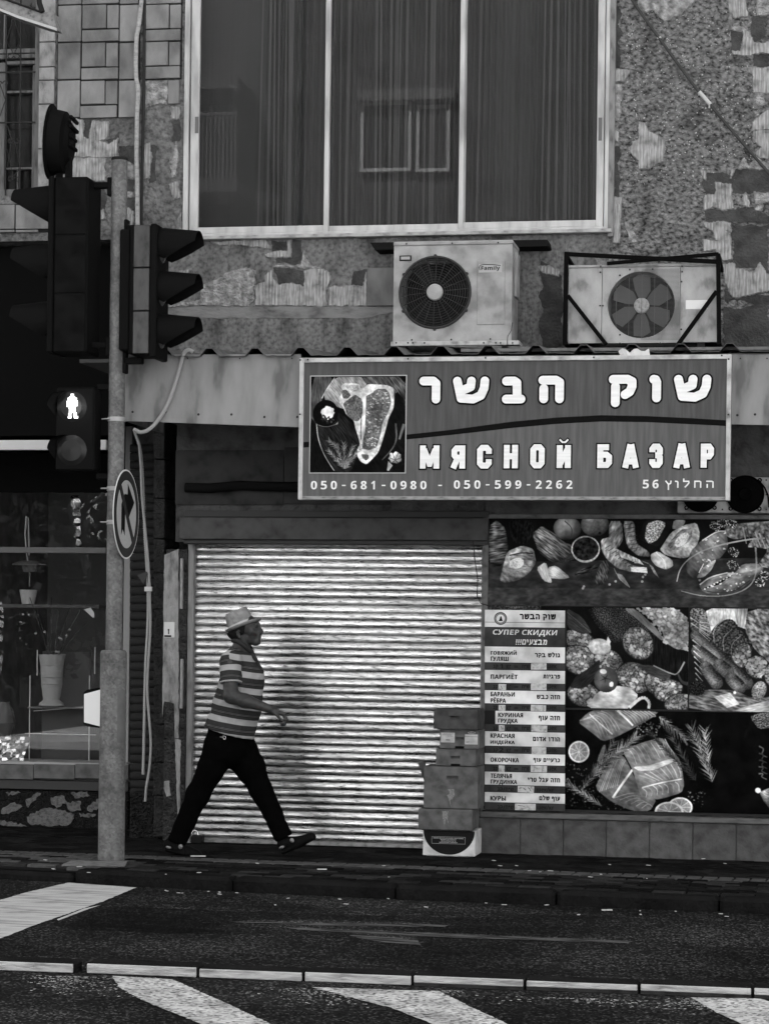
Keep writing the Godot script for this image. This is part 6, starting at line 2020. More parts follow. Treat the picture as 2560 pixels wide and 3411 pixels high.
	for xx in [r.position.x + 0.08, r.end.x - 0.13]:
		add(v, "foot", bx(Vector3(xx, r.position.y - 0.06, z2 - 0.3), Vector3(xx + 0.05, r.position.y, z2 - 0.02), 0.003), mat("foot_dark", 0.03))
	# cage of square steel bar round it
	var zc := z2 + 0.05
	var iron := mat("cage_iron", 0.004, 0.6)
	var cage := thing("steel_cage", "black square-bar cage bolted round the older fan unit", "cage", w(2140, 1150, zc))
	for q in [[1885, 845, 1880, 1150, 0.028], [2390, 845, 2393, 1148, 0.028], [1878, 846, 2388, 872, 0.026], [2020, 878, 2392, 846, 0.022], [1890, 985, 2018, 1148, 0.026], [2385, 970, 2256, 1148, 0.026]]:
		add(cage, "bar", bar(w(q[0], q[1], zc), w(q[2], q[3], zc), q[4], q[4]), iron)
	for q in [[1883, 850], [2391, 850], [1880, 1140], [2393, 1140]]:
		var p := w(q[0], q[1], zc)
		add(cage, "bar", bx(Vector3(p.x - 0.012, p.y - 0.012, 0.0), Vector3(p.x + 0.012, p.y + 0.012, zc - 0.014), 0.002), iron)


# ---------- roller shutter ----------
func build_shutter() -> void:
	var z := -0.12
	var x0 := w(646, 2300, z).x
	var x1 := w(1604, 2300, z).x
	var s := thing("roller_shutter", "closed ribbed steel roller shutter behind the walking man", "shutter", Vector3((x0 + x1) / 2, 0, z))
	var steel := []
	var smudge := noise_tex("smudge", FastNoiseLite.TYPE_SIMPLEX, 0.02, 5, [[0.1, 0.3], [0.22, 0.75], [0.45, 0.95], [0.8, 1.0]], 1024)
	var haze := noise_tex("haze_rough", FastNoiseLite.TYPE_SIMPLEX, 0.02, 4, [[0.3, 0.5], [0.7, 0.8]], 512)
	for i in 3:
		var m := mat("slat_steel_%d" % i, [0.74, 0.66, 0.58][i], 0.46, 1.0, smudge, Vector3(0.35, 3.0, 1.0), tex.metal, Vector3(0.2, 4.0, 1.0))
		m.roughness_texture = haze
		m.uv1_offset = Vector3(0.1 * i, 0.37 * i, 0)
		steel.append(m)
	var pitch := 0.0518
	var n := int(2.145 / pitch)
	var nz := FastNoiseLite.new()
	nz.seed = 77
	nz.frequency = 1.0
	for i in n:
		var yb := 0.035 + i * pitch
		var mb := MB.new()
		var tilt := rng.randf_range(-0.05, 0.05)
		var prof := []
		# curved web, then the hooked seam to the next slat
		for k in 9:
			var a := lerpf(-0.32, 0.32, k / 8.0)
			prof.append([Vector2(sin(a) / 0.3146 * pitch * 0.415 + pitch * 0.46, cos(a) * 0.055 - 0.0475), Vector2(sin(a + tilt), cos(a + tilt))])
		prof.append([Vector2(pitch * 0.885, -0.013), Vector2(0.9, 0.4)])
		prof.append([Vector2(pitch * 0.915, -0.013), Vector2(-0.6, 0.8)])
		prof.append([Vector2(pitch * 0.925, -0.002), Vector2(-0.7, 0.7)])
		prof.append([Vector2(pitch * 0.95, 0.001), Vector2(0.05, 1.0)])
		prof.append([Vector2(pitch * 0.975, -0.002), Vector2(0.7, 0.7)])
		prof.append([Vector2(pitch * 0.99, -0.014), Vector2(0.9, 0.4)])
		prof.append([Vector2(pitch * 1.045, -0.014), Vector2(-0.6, 0.8)])
		var m := 20
		for j in m:
			var xa := lerpf(x0, x1, float(j) / m)
			var xb := lerpf(x0, x1, float(j + 1) / m)
			var wa := 0.012 * nz.get_noise_2d(xa * 0.9, i * 3.7)
			var wb := 0.012 * nz.get_noise_2d(xb * 0.9, i * 3.7)
			for k in prof.size() - 1:
				var p: Vector2 = prof[k][0]
				var q: Vector2 = prof[k + 1][0]
				var np: Vector2 = prof[k][1]
				var nq: Vector2 = prof[k + 1][1]
				mb.quads(Vector3(xa, yb + p.x, z + p.y), Vector3(xb, yb + p.x, z + p.y), Vector3(xb, yb + q.x, z + q.y), Vector3(xa, yb + q.x, z + q.y),
					Vector3(wa * 0.2, np.x + wa, np.y).normalized(), Vector3(wb * 0.2, np.x + wb, np.y).normalized(), Vector3(wb * 0.2, nq.x + wb, nq.y).normalized(), Vector3(wa * 0.2, nq.x + wa, nq.y).normalized())
		add(s, "slat", mb, steel[rng.randi() % 3])
	add(s, "bottom_rail", bx(Vector3(x0, 0.004, z - 0.02), Vector3(x1, 0.036, z + 0.016), 0.004), mat("bottom_rail", 0.3, 0.5, 0.8, tex.stain, Vector3.ONE * 3))
	var guide := mat("guide_steel", 0.36, 0.6, 0.2, tex.stain, Vector3(3, 0.7, 3), tex.grain, Vector3.ONE * 4)
	var gl := w(621, 2300, -0.06).x
	add(s, "guide_channel", bx(Vector3(gl, 0, -0.16), Vector3(x0 + 0.004, 2.15, -0.06), 0.004), guide)
	add(s, "guide_channel", bx(Vector3(x1 - 0.004, 0, -0.16), Vector3(x1 + 0.04, 2.15, -0.06), 0.004), guide)
	# roll box above
	var rb := rc(596, 1700, 1622, 1812, 0.12)
	add(s, "roll_box", bx(Vector3(rb.position.x, rb.position.y + 0.03, -0.055), Vector3(rb.end.x, rb.end.y - 0.05, 0.1), 0.004), mat("roll_box", 0.075, 0.7, 0.0, tex.stain, Vector3(1.2, 1.2, 1.2)))
	add(s, "roll_box_lip", bx(Vector3(rb.position.x + 0.02, rb.position.y, -0.055), Vector3(rb.end.x, rb.position.y + 0.028, 0.07), 0.004), mat("roll_lip", 0.05, 0.8))
	add(s, "roll_box_top", bx(Vector3(rb.position.x + 0.02, rb.end.y - 0.045, -0.055), Vector3(rb.end.x, rb.end.y, 0.05), 0.004), mat("roll_lip", 0.05))
	# soft dark duct along the lintel
	var mb := MB.new()
	mb.tube([w(618, 1624, 0.0), w(700, 1626, 0.0), w(800, 1617, 0.0), w(870, 1620, 0.0), w(1000, 1622, 0.0), w(1200, 1622, 0.0)], 0.034, 12)
	solo("duct_tube", "black tube lying along the dark wall above the shutter box", "tube", mb, mat("duct_black", 0.008, 0.8))
	# floor lock at the shutter's foot
	var pl := thing("padlock", "dark floor lock with bright shackle at the shutter's lower corner", "lock", wg(660, 2806))
	var pc := w(655, 2778, -0.06)
	add(pl, "body", bx(Vector3(pc.x - 0.03, 0, -0.09), Vector3(pc.x + 0.05, 0.06, -0.02), 0.01), mat("lock_black", 0.015, 0.4))
	mb = MB.new()
	var arc := []
	for k in 9:
		arc.append(Vector3(pc.x - 0.01 - cos(PI * k / 8) * 0.022, 0.058 + sin(PI * k / 8) * 0.035, -0.05))
	mb.tube(arc, 0.005, 8)
	add(pl, "shackle", mb, mat("chrome", 0.8, 0.15, 1.0))


# ---------- posters and price list ----------
func sheet_print(parent: Node3D, called: String, r: Rect2, z: float, m: Material, label: String) -> void:
	var mb := MB.new()
	mb.box(Vector3(r.position.x, r.position.y, z - 0.006), Vector3(r.end.x, r.end.y, z - 0.001))
	var o := add(parent, called, mb, mat("poster_core", 0.05, 0.8))
	o.set_meta("label", label)
	mb = MB.new()
	mb.quad(Vector3(r.position.x, r.position.y, z), Vector3(r.end.x, r.position.y, z), Vector3(r.end.x, r.end.y, z), Vector3(r.position.x, r.end.y, z), Vector3.BACK)
	add(o, "print", mb, m)

func build_posters() -> void:
	var z := 0.035
	var r := rc(1604, 1714, 2720, 2712, z)
	var p := thing("poster_board", "framed wall of food posters right of the shutter", "poster", Vector3(r.get_center().x, r.position.y, z))
	var fr := mat("poster_frame", 0.14, 0.7, 0.0, tex.stain, Vector3(2, 2, 2))
	add(p, "backing", slab(r, 0.002, 0.026, 0.0), mat("poster_back", 0.03, 0.9))
	add(p, "frame_bar", bx(Vector3(r.position.x, r.position.y, 0.02), Vector3(r.position.x + 0.036, r.end.y, z + 0.012), 0.003), fr)
	add(p, "frame_bar", bx(Vector3(r.position.x + 0.036, r.end.y - 0.03, 0.02), Vector3(r.end.x, r.end.y, z + 0.011), 0.003), fr)
	var a := w(1618, 2000, z).x
	var right := w(2560 + 140, 2000, z).x
	var yl := func(v: float) -> float: return w(2100, v, z).y
	# print areas follow the measured ones; the pictures run on past the edge of view
	var x_sea := w(1550 + 1890 / 1.644, 1870, z).x
	sheet_print(p, "seafood_poster", Rect2(a, yl.call(2019), x_sea - a, yl.call(1729) - yl.call(2019)), z, tmat("seafood_print", seafood_print(), 1.0, 0.5), "poster of oysters, prawns, lemon and lobster claws on slate")
	var xs0 := w(1800 - 390 / 2.184, 2190, z).x
	var xs1 := w(1800 + 1070 / 2.184, 2190, z).x
	sheet_print(p, "salami_poster", Rect2(xs0, yl.call(2361), xs1 - xs0, yl.call(2022) - yl.call(2361)), z, tmat("salami_print", salami_print(), 1.0, 0.5), "poster of sliced salami with a tomato and garlic")
	var xq1 := w(1800 + 1960 / 2.184, 2190, z).x
	sheet_print(p, "sausage_poster", Rect2(xs1 + 0.005, yl.call(2364), xq1 - xs1 - 0.005, yl.call(2024) - yl.call(2364)), z, tmat("sausage_print", sausage_print(), 1.0, 0.5), "poster of grilled sausages and sausage slices, cut by the picture edge")
	sheet_print(p, "salmon_poster", Rect2(xs0, yl.call(2701), xq1 - xs0, yl.call(2367) - yl.call(2701)), z, tmat("salmon_print", salmon_print(), 1.0, 0.5), "poster of raw salmon pieces with rosemary and lemon on black")
	# price list screwed over the posters
	var zp := 0.06
	var lr := rc(1613, 2032, 1882, 2699, zp)
	var l := thing("price_board", "tall price list board of white and dark strips beside the shutter", "sign", Vector3(lr.get_center().x, lr.position.y, zp))
	add(l, "board", slab(lr, z + 0.001, zp - 0.004, 0.002), mat("price_back", 0.02, 0.6))
	var white := mat("price_white", 0.84, 0.5, 0.0, tex.blotch, Vector3.ONE * 1.2)
	var darkm := mat("price_dark", 0.05, 0.5, 0.0, tex.blotch, Vector3.ONE * 2)
	var ink := mat("price_ink", 0.012, 0.6)
	var pen := mat("price_faint", 0.014, 0.6)
	var k := 2.988
	var rows := [[97, 268, 1], [270, 461, 0], [463, 620, 1], [622, 695, 0], [697, 824, 1], [826, 898, 0], [900, 1030, 1], [1032, 1103, 0], [1105, 1236, 1], [1238, 1308, 0], [1310, 1453, 1], [1455, 1526, 0], [1528, 1637, 1], [1640, 1711, 0], [1713, 1841, 1], [1843, 1915, 0], [1917, 2015, 1], [2018, 2090, 0]]
	var at := func(x0: float, y0: float, x1: float, y1: float) -> Rect2: return rc(1580 + x0 / k, 2000 + y0 / k, 1580 + x1 / k, 2000 + y1 / k, zp)
	for q in rows:
		var left := 205.0 if q[0] == 1105 else 100.0
		add(l, "strip", slab(at.call(left, q[0], 897, q[1]), zp - 0.005, zp, 0.0008), white if q[2] else darkm)
	var mb := MB.new()
	heb_into(mb, "שוק הבשר", at.call(415, 135, 806, 190), 0.26, zp)
	for q in [["ГОВЯЖИЙ", 158, 495, 415, 542], ["ГУЛЯШ", 158, 560, 335, 603], ["ПАРГИЁТ", 158, 727, 425, 782], ["БАРАНЬИ", 158, 912, 396, 956], ["РЁБРА", 158, 964, 308, 1018], ["КУРИНАЯ", 232, 1120, 478, 1163], ["ГРУДКА", 232, 1178, 425, 1230], ["КРАСНАЯ", 156, 1325, 394, 1370], ["ИНДЕЙКА", 156, 1385, 396, 1438], ["ОКОРОЧКА", 156, 1566, 438, 1610], ["ТЕЛЯЧЬЯ", 158, 1725, 368, 1770], ["ГРУДИНКА", 158, 1786, 420, 1838], ["КУРЫ", 155, 1948, 308, 1992]]:
		var lt: Rect2 = at.call(q[1], q[2], q[3], q[4])
		text_into(mb, q[0], lt, zp, 0.0012)
		text_into(mb, q[0], Rect2(lt.position + Vector2(0.0016, 0.0006), lt.size), zp, 0.0016)
	for q in [["גולש בקר", 565, 525, 848, 566], ["פרגיות", 650, 738, 848, 778], ["חזה כבש", 575, 940, 848, 982], ["חזה עוף", 605, 1148, 848, 1192], ["הודו אדום", 555, 1360, 848, 1402], ["כרעיים עוף", 527, 1570, 846, 1608], ["חזה עגל טרי", 488, 1766, 848, 1808], ["עוף שלם", 580, 1950, 848, 1990]]:
		heb_into(mb, q[0], at.call(q[1], q[2], q[3], q[4]), 0.25, zp)
	add(l, "lettering", mb, ink)
	mb = MB.new()
	text_into(mb, "СУПЕР СКИДКИ", at.call(175, 292, 812, 358), zp, 0.0015, true, 0.16)
	heb_into(mb, "מבצעים!!!", at.call(285, 388, 715, 440), 0.2, zp, false, 0.12)
	add(l, "heading_lettering", mb, white)
	mb = MB.new()
	for y in [640, 842, 1050, 1256, 1474, 1658]:
		heb_into(mb, "קג", at.call(175, y, 232, y + 34), 0.2, zp)
		if y == 640: text_into(mb, "1", at.call(250, y - 8, 280, y + 36), zp, 0.0015)
		if y == 1474: text_into(mb, "2", at.call(242, y - 8, 285, y + 36), zp, 0.0015)
		text_into(mb, "кг", at.call(315, y, 360, y + 44), zp, 0.0015)
		text_into(mb, "=", at.call(392, y + 10, 432, y + 28), zp, 0.0015)
		heb_into(mb, "ש״ח", at.call(460, y, 545, y + 34), 0.2, zp)
		text_into(mb, "шек", at.call(716, y, 815, y + 36), zp, 0.0015)
	for y in [1862, 2040]:
		heb_into(mb, "ש״ח/קג", at.call(200, y, 385, y + 36), 0.2, zp)
		text_into(mb, "шек/кг", at.call(618, y, 785, y + 42), zp, 0.0015)
	add(l, "faint_lettering", mb, pen)
	var tape := mat("tape_white", 0.55, 0.5, 0.0, tex.stain, Vector3.ONE * 5)
	for q in [[560, 625, 714, 689], [558, 826, 714, 894], [558, 1040, 708, 1102], [563, 1242, 720, 1308], [566, 1458, 710, 1530], [556, 1645, 718, 1710], [236, 832, 312, 892], [238, 1040, 305, 1102], [240, 1240, 297, 1300], [238, 1642, 298, 1705], [428, 1848, 590, 1913], [400, 2022, 606, 2088]]:
		var rr: Rect2 = at.call(q[0], q[1], q[2], q[3])
		mb = MB.new()
		mb.box(Vector3(-rr.size.x / 2, -rr.size.y / 2, 0.0012), Vector3(rr.size.x / 2, rr.size.y / 2, 0.0026), 0.0, Transform3D(Basis(Vector3.BACK, rng.randf_range(-0.03, 0.03)), Vector3(rr.get_center().x, rr.get_center().y, zp)))
		add(l, "tape_patch", mb, tape)
	mb = MB.new()
	for q in [[262, 850, 272, 880], [262, 1050, 272, 1085], [260, 1250, 270, 1275], [440, 1870, 470, 1865], [480, 1865, 510, 1890], [530, 1860, 560, 1900], [430, 2040, 500, 2050]]:
		var p0 := w(1580 + q[0] / k, 2000 + q[1] / k, zp + 0.0032)
		var p1 := w(1580 + q[2] / k, 2000 + q[3] / k, zp + 0.0032)
		mb.tube([p0, p1], 0.0016, 4)
	add(l, "pen_marks", mb, ink)
	# round emblem: toothed badge with a small figure of bottles
	mb = MB.new()
	var ec := w(1580 + 257 / k, 2000 + 180 / k, zp)
	var rad := 0.0455
	var gear := PackedVector2Array()
	for i in 64:
		var rr := rad * (1.0 if i % 2 else 0.94)
		gear.append(Vector2(cos(TAU * i / 64), sin(TAU * i / 64)) * rr)
	mb.prism(gear, 0.0, 0.0012, Transform3D(Basis(), ec))
	var em := add(l, "emblem", mb, ink)
	var disc := func(rr: float, zz: float, mm: Material) -> void:
		var m := MB.new()
		var c := PackedVector2Array()
		for i in 40: c.append(Vector2(cos(TAU * i / 40), sin(TAU * i / 40)) * rr)
		m.prism(c, 0.001, zz, Transform3D(Basis(), ec))
		add(em, "emblem_disc", m, mm)
	disc.call(rad * 0.86, 0.0016, mat("emblem_grey", 0.25, 0.6))
	disc.call(rad * 0.6, 0.002, white)
	mb = MB.new()
	mb.prism(PackedVector2Array([Vector2(-0.014, -0.018), Vector2(0.016, -0.018), Vector2(0.01, 0.0), Vector2(0.004, 0.018), Vector2(-0.002, 0.012), Vector2(-0.006, -0.004)]), 0.0, 0.0028, Transform3D(Basis(), ec))
	for i in 22:
		var an := TAU * i / 22
		mb.box(Vector3(-0.0012, -0.003, 0), Vector3(0.0012, 0.003, 0.0024), 0.0, Transform3D(Basis(Vector3.BACK, an), ec + Vector3(-sin(an), cos(an), 0) * rad * 0.74))
	add(em, "emblem_figure", mb, ink)
	mb = MB.new()
	mb.box(Vector3(at.call(103, 218, 897, 222).position.x, at.call(103, 218, 897, 222).position.y, zp), Vector3(at.call(103, 218, 897, 222).end.x, at.call(103, 218, 897, 222).end.y, zp + 0.001))
	add(l, "rule_line", mb, ink)
	# thin wire looped down the frame's edge
	mb = MB.new()
	mb.tube([w(1582, 1735, 0.06), w(1574, 1790, 0.07), w(1580, 1860, 0.07), w(1590, 1930, 0.065), w(1588, 1985, 0.065), w(1600, 2010, 0.06), w(1650, 2024, 0.055), w(1668, 2032, 0.055)], 0.0035, 6)
	solo("loose_wire", "thin dark wire hanging beside the poster frame", "wire", mb, mat("wire_dark", 0.03, 0.6))


# ---------- cooling unit half hidden by the sign ----------
func build_cooler() -> void:
	var z := 0.12
	var r := rc(2255, 1590, 2760, 1709, z)
	var c := thing("cooling_unit", "galvanised cooler with two round black fans behind the sign's lower corner", "cooler", Vector3(r.get_center().x, r.position.y, z))
	add(c, "casing", slab(r, 0.003, z, 0.004), mat("cooler_tin", 0.3, 0.55, 0.2, tex.stain, Vector3.ONE * 1.5))
	for q in [[2332, 1645, 62], [2480, 1647, 64]]:
		var p := w(q[0], q[1], z)
		var rad: float = w(q[0] + q[2], q[1], z).x - p.x
		var mb := MB.new()
		mb.lathe([Vector2(0, 0.05), Vector2(rad * 0.3, 0.06), Vector2(rad * 0.35, 0.04), Vector2(rad * 0.9, 0.02), Vector2(rad, 0.03), Vector2(rad, 0.0)], Transform3D(Basis(Vector3.RIGHT, PI / 2), p), 36)
		var f := add(c, "fan_guard", mb, mat("fan_black", 0.002, 0.7))
		for k in 4:
			var a := PI / 4 + k * PI / 2
			var lug := MB.new()
			var o := p + Vector3(cos(a), sin(a), 0) * (rad + 0.008) + Vector3(0, 0, 0.006)
			var ring := []
			for j in 13:
				ring.append(o + Vector3(cos(TAU * j / 12), sin(TAU * j / 12), 0) * 0.011)
			lug.tube(ring, 0.004, 6)
			add(f, "lug", lug, mat("fan_black", 0.002))
	var mb := MB.new()
	mb.tube([w(2525, 1600, z + 0.02), w(2545, 1625, z + 0.03), w(2556, 1650, z + 0.02), w(2560, 1690, z + 0.01)], 0.006, 6)
	add(c, "cable", mb, mat("fan_black", 0.002))
	mb = MB.new()
	for q in [[2404, 1697], [2550, 1599], [2550, 1648], [2550, 1697], [2282, 1697]]:
		screw(mb, w(q[0], q[1], z + 0.001), 0.006)
	add(c, "bolts", mb, mat("screw", 0.03))


# ---------- boxes stacked by the shutter ----------
func slot_plate(mb: MB, x0: float, y0: float, x1: float, y1: float, z: float, hx0: float, hy0: float, hx1: float, hy1: float) -> void:
	for q in [[x0, y0, x1, hy0], [x0, hy1, x1, y1], [x0, hy0, hx0, hy1], [hx1, hy0, x1, hy1]]:
		mb.quad(Vector3(q[0], q[1], z), Vector3(q[2], q[1], z), Vector3(q[2], q[3], z), Vector3(q[0], q[3], z), Vector3.BACK)

func build_boxes() -> void:
	var card := mat("cardboard", 0.15, 0.9, 0.0, tex.blotch, Vector3.ONE * 3, tex.grain, Vector3.ONE * 7)
	var card2 := mat("cardboard_dark", 0.09, 0.9, 0.0, tex.blotch, Vector3.ONE * 3, tex.grain, Vector3.ONE * 7)
	var white := mat("carton_white", 0.6, 0.7, 0.0, tex.blotch, Vector3.ONE * 2)
	var black := mat("carton_black", 0.012, 0.6)
	var hole := mat("hole_black", 0.005)
	var zf := 0.36
	var k := 3.95
	var at := func(x0: float, y0: float, x1: float, y1: float, z: float) -> Rect2: return rc(1360 + x0 / k, 2300 + y0 / k, 1360 + x1 / k, 2300 + y1 / k, z)
	# [x0, y0, x1, y1, front, hole x0, y0, x1, y1, label, turn]
	var list := [
		[188, 1846, 876, 2128, 0.39, [], "white carton with a black half-disc print at the foot of the stack"],
		[126, 1564, 836, 1844, 0.42, [], "brown carton with peeled tape lying on the white carton"],
		[200, 1004, 912, 1562, 0.385, [498, 1122, 655, 1168], "tall brown carton with a torn flap and peeled tape"],
		[360, 772, 884, 1000, 0.34, [556, 862, 677, 898], "small brown carton with handle slot on the tall carton"],
		[412, 520, 930, 768, 0.355, [612, 612, 730, 648], "brown carton with white address labels, second from top"],
		[330, 250, 905, 518, 0.385, [546, 332, 665, 382], "dark brown carton with oval handle hole on top of the stack"],
	]
	var last := 0.0
	for i in list.size():
		var q: Array = list[i]
		var z: float = q[4]
		var r: Rect2 = at.call(q[0], q[1], q[2], q[3], z)
		r = Rect2(r.position.x, last + 0.006, r.size.x, r.end.y - last - 0.006)
		var zb := 0.075
		var t := thing("carton", q[6], "box", Vector3(r.get_center().x, r.position.y, (z + zb) / 2), "cartons stacked by the shutter")
		var m: Material = [white, card, card, card, card, card2][i]
		var mb := MB.new()
		var h: Array = q[5]
		if h.is_empty():
			mb.box(Vector3(r.position.x, r.position.y, zb), Vector3(r.end.x, r.end.y, z), 0.004)
		else:
			var hr: Rect2 = at.call(h[0], h[1], h[2], h[3], z)
			slot_plate(mb, r.position.x, r.position.y, r.end.x, r.end.y, z, hr.position.x, hr.position.y, hr.end.x, hr.end.y)
			slot_plate(mb, r.position.x + 0.003, r.position.y, r.end.x - 0.003, r.end.y, z - 0.004, hr.position.x, hr.position.y, hr.end.x, hr.end.y)
			mb.quad(Vector3(hr.position.x - 0.02, hr.position.y - 0.02, z - 0.03), Vector3(hr.end.x + 0.02, hr.position.y - 0.02, z - 0.03), Vector3(hr.end.x + 0.02, hr.end.y + 0.02, z - 0.03), Vector3(hr.position.x - 0.02, hr.end.y + 0.02, z - 0.03), Vector3.BACK)
			for sx in [r.position.x, r.end.x]:
				mb.quad(Vector3(sx, r.position.y, z), Vector3(sx, r.position.y, zb), Vector3(sx, r.end.y, zb), Vector3(sx, r.end.y, z), Vector3(signf(sx - r.get_center().x), 0, 0))
			mb.quad(Vector3(r.position.x, r.end.y, z), Vector3(r.end.x, r.end.y, z), Vector3(r.end.x, r.end.y, zb), Vector3(r.position.x, r.end.y, zb), Vector3.UP)
			mb.quad(Vector3(r.position.x, r.position.y, z), Vector3(r.end.x, r.position.y, z), Vector3(r.end.x, r.position.y, zb), Vector3(r.position.x, r.position.y, zb), Vector3.DOWN)
			mb.quad(Vector3(r.position.x, r.position.y, zb), Vector3(r.end.x, r.position.y, zb), Vector3(r.end.x, r.end.y, zb), Vector3(r.position.x, r.end.y, zb), Vector3.FORWARD)
			# lip round the handle slot
			for e in [[hr.position.x - 0.002, hr.position.y - 0.002, hr.end.x + 0.002, hr.position.y + 0.0005], [hr.position.x - 0.002, hr.end.y - 0.0005, hr.end.x + 0.002, hr.end.y + 0.002]]:
				mb.box(Vector3(e[0], e[1], z - 0.005), Vector3(e[2], e[3], z + 0.001))
		mb.box(Vector3(r.position.x + 0.02, last, zb + 0.01), Vector3(r.end.x - 0.02, last + 0.0065, z - 0.03))
		last = r.end.y + 0.0005
		add(t, "carton_body", mb, m)
		if i == 0:
			var disc := PackedVector2Array()
			for j in 25:
				var a := PI + PI * j / 24
				disc.append(Vector2(r.get_center().x + cos(a) * r.size.x * 0.49, r.end.y + sin(a) * r.size.y * 0.95))
			mb = MB.new()
			mb.prism(disc, z, z + 0.001)
			var pd := add(t, "printed_disc", mb, black)
			mb = MB.new()
			for e in [["SERVICIO NACIONAL DE CALIDAD Y SALUD ANIMAL", 325, 1938, 724, 1950], ["REPUBLICA DEL PARAGUAY", 420, 1957, 628, 1968], ["ESTABLECIMIENTO Nº 38", 428, 1976, 620, 1987], ["INSPECCIONADO Y APROBADO", 402, 1994, 642, 2006]]:
				text_into(mb, e[0], at.call(e[1], e[2], e[3], e[4], z), z + 0.001, 0.001)
			var br: Rect2 = at.call(304, 1925, 745, 2018, z)
			for e in [[br.position.x, br.position.y, br.end.x, br.position.y + 0.0015], [br.position.x, br.end.y - 0.0015, br.end.x, br.end.y], [br.position.x, br.position.y, br.position.x + 0.0015, br.end.y], [br.end.x - 0.0015, br.position.y, br.end.x, br.end.y]]:
				mb.box(Vector3(e[0], e[1], z + 0.0008), Vector3(e[2], e[3], z + 0.002))
			add(pd, "lettering", mb, mat("print_grey", 0.4, 0.6))
		if i == 1 or i == 2:
			var tp := PackedVector2Array()
			var src := [440, 1585, 525, 1590, 515, 1680, 530, 1790, 505, 1700, 490, 1690, 470, 1790, 450, 1680] if i == 1 else [515, 1300, 600, 1298, 605, 1380, 575, 1430, 545, 1440, 560, 1540, 530, 1440, 505, 1380, 540, 1350]
			for j in range(0, src.size(), 2):
				tp.append(w2(1360 + src[j] / k, 2300 + src[j + 1] / k, z))
			mb = MB.new()
			mb.prism(ragged(tp, 0.002, 0.01), z, z + 0.001)
			add(t, "peeled_tape", mb, mat("peeled_tape", 0.22, 0.8, 0.0, tex.stain, Vector3.ONE * 14))
		if i == 2:
			mb = MB.new()
			mb.prism(PackedVector2Array([w2(1360 + 98 / k, 2300 + 962 / k, z), w2(1360 + 195 / k, 2300 + 945 / k, z), w2(1360 + 215 / k, 2300 + 1040 / k, z), w2(1360 + 214 / k, 2300 + 1290 / k, z)]), z - 0.08, z - 0.076, Transform3D.IDENTITY, true)
			add(t, "torn_flap", mb, card2)
			mb = MB.new()
			var fy: float = at.call(200, 1280, 912, 1290, z).position.y
			mb.box(Vector3(r.position.x + 0.004, fy - 0.001, z - 0.001), Vector3(r.end.x - 0.004, fy + 0.001, z + 0.0012))
			add(t, "fold_line", mb, card)
		if i == 4:
			for e in [[425, 555, 606, 684], [738, 612, 908, 710], [742, 578, 910, 606]]:
				var lr: Rect2 = at.call(e[0], e[1], e[2], e[3], z)
				add(t, "paper_label", slab(lr, z, z + 0.001, 0.0), white)
			mb = MB.new()
			for e in [[460, 568, 600, 572], [450, 582, 570, 586], [510, 598, 590, 602], [490, 645, 545, 656], [755, 672, 800, 676], [755, 682, 790, 686]]:
				var lr: Rect2 = at.call(e[0], e[1], e[2], e[3], z)
				mb.box(Vector3(lr.position.x, lr.position.y, z + 0.001), Vector3(lr.end.x, lr.end.y, z + 0.0016))
			text_into(mb, "PRIME", at.call(790, 544, 870, 566, z), z + 0.0016, 0.001)
			add(t, "label_print", mb, mat("print_ink", 0.05)).set_meta("kind", "stuff")
			var tab: Rect2 = at.call(616, 500, 735, 530, z)
			add(t, "tab", slab(tab, z - 0.004, z + 0.0005, 0.0), card)
			var ov := PackedVector2Array()
			var oc := w2(1360 + 828 / k, 2300 + 556 / k, z)
			for j in 24: ov.append(oc + Vector2(cos(TAU * j / 24) * 0.026, sin(TAU * j / 24) * 0.0085))
			mb = MB.new()
			mb.prism(ov, z, z + 0.0012)
			add(t, "oval_mark", mb, mat("oval_pale", 0.34))
		if i == 3:
			add(t, "tab", slab(at.call(566, 752, 684, 778, z), z - 0.004, z + 0.0005, 0.0), card)
		if i == 3 or i == 4:
			var nr: Rect2 = at.call(612 if i == 4 else 556, q[3] - 36, 730 if i == 4 else 677, q[3] - 6, z)
			add(t, "notch", slab(nr, z - 0.002, z + 0.0008, 0.0), hole)


# ---------- cables ----------
func wavy(u0: float, pts: Array, z: float) -> Array:
	var out := []
	for q in pts:
		out.append(w(q[0], q[1], z))
	return out

func smooth_path(p: Array, steps := 5) -> Array:
	var out := []
	for i in p.size() - 1:
		var a: Vector3 = p[maxi(i - 1, 0)]
		var b: Vector3 = p[i]
		var c: Vector3 = p[i + 1]
		var d: Vector3 = p[mini(i + 2, p.size() - 1)]
		for k in steps:
			out.append(b.cubic_interpolate(c, a, d, float(k) / steps))
	out.append(p[-1])
	return out

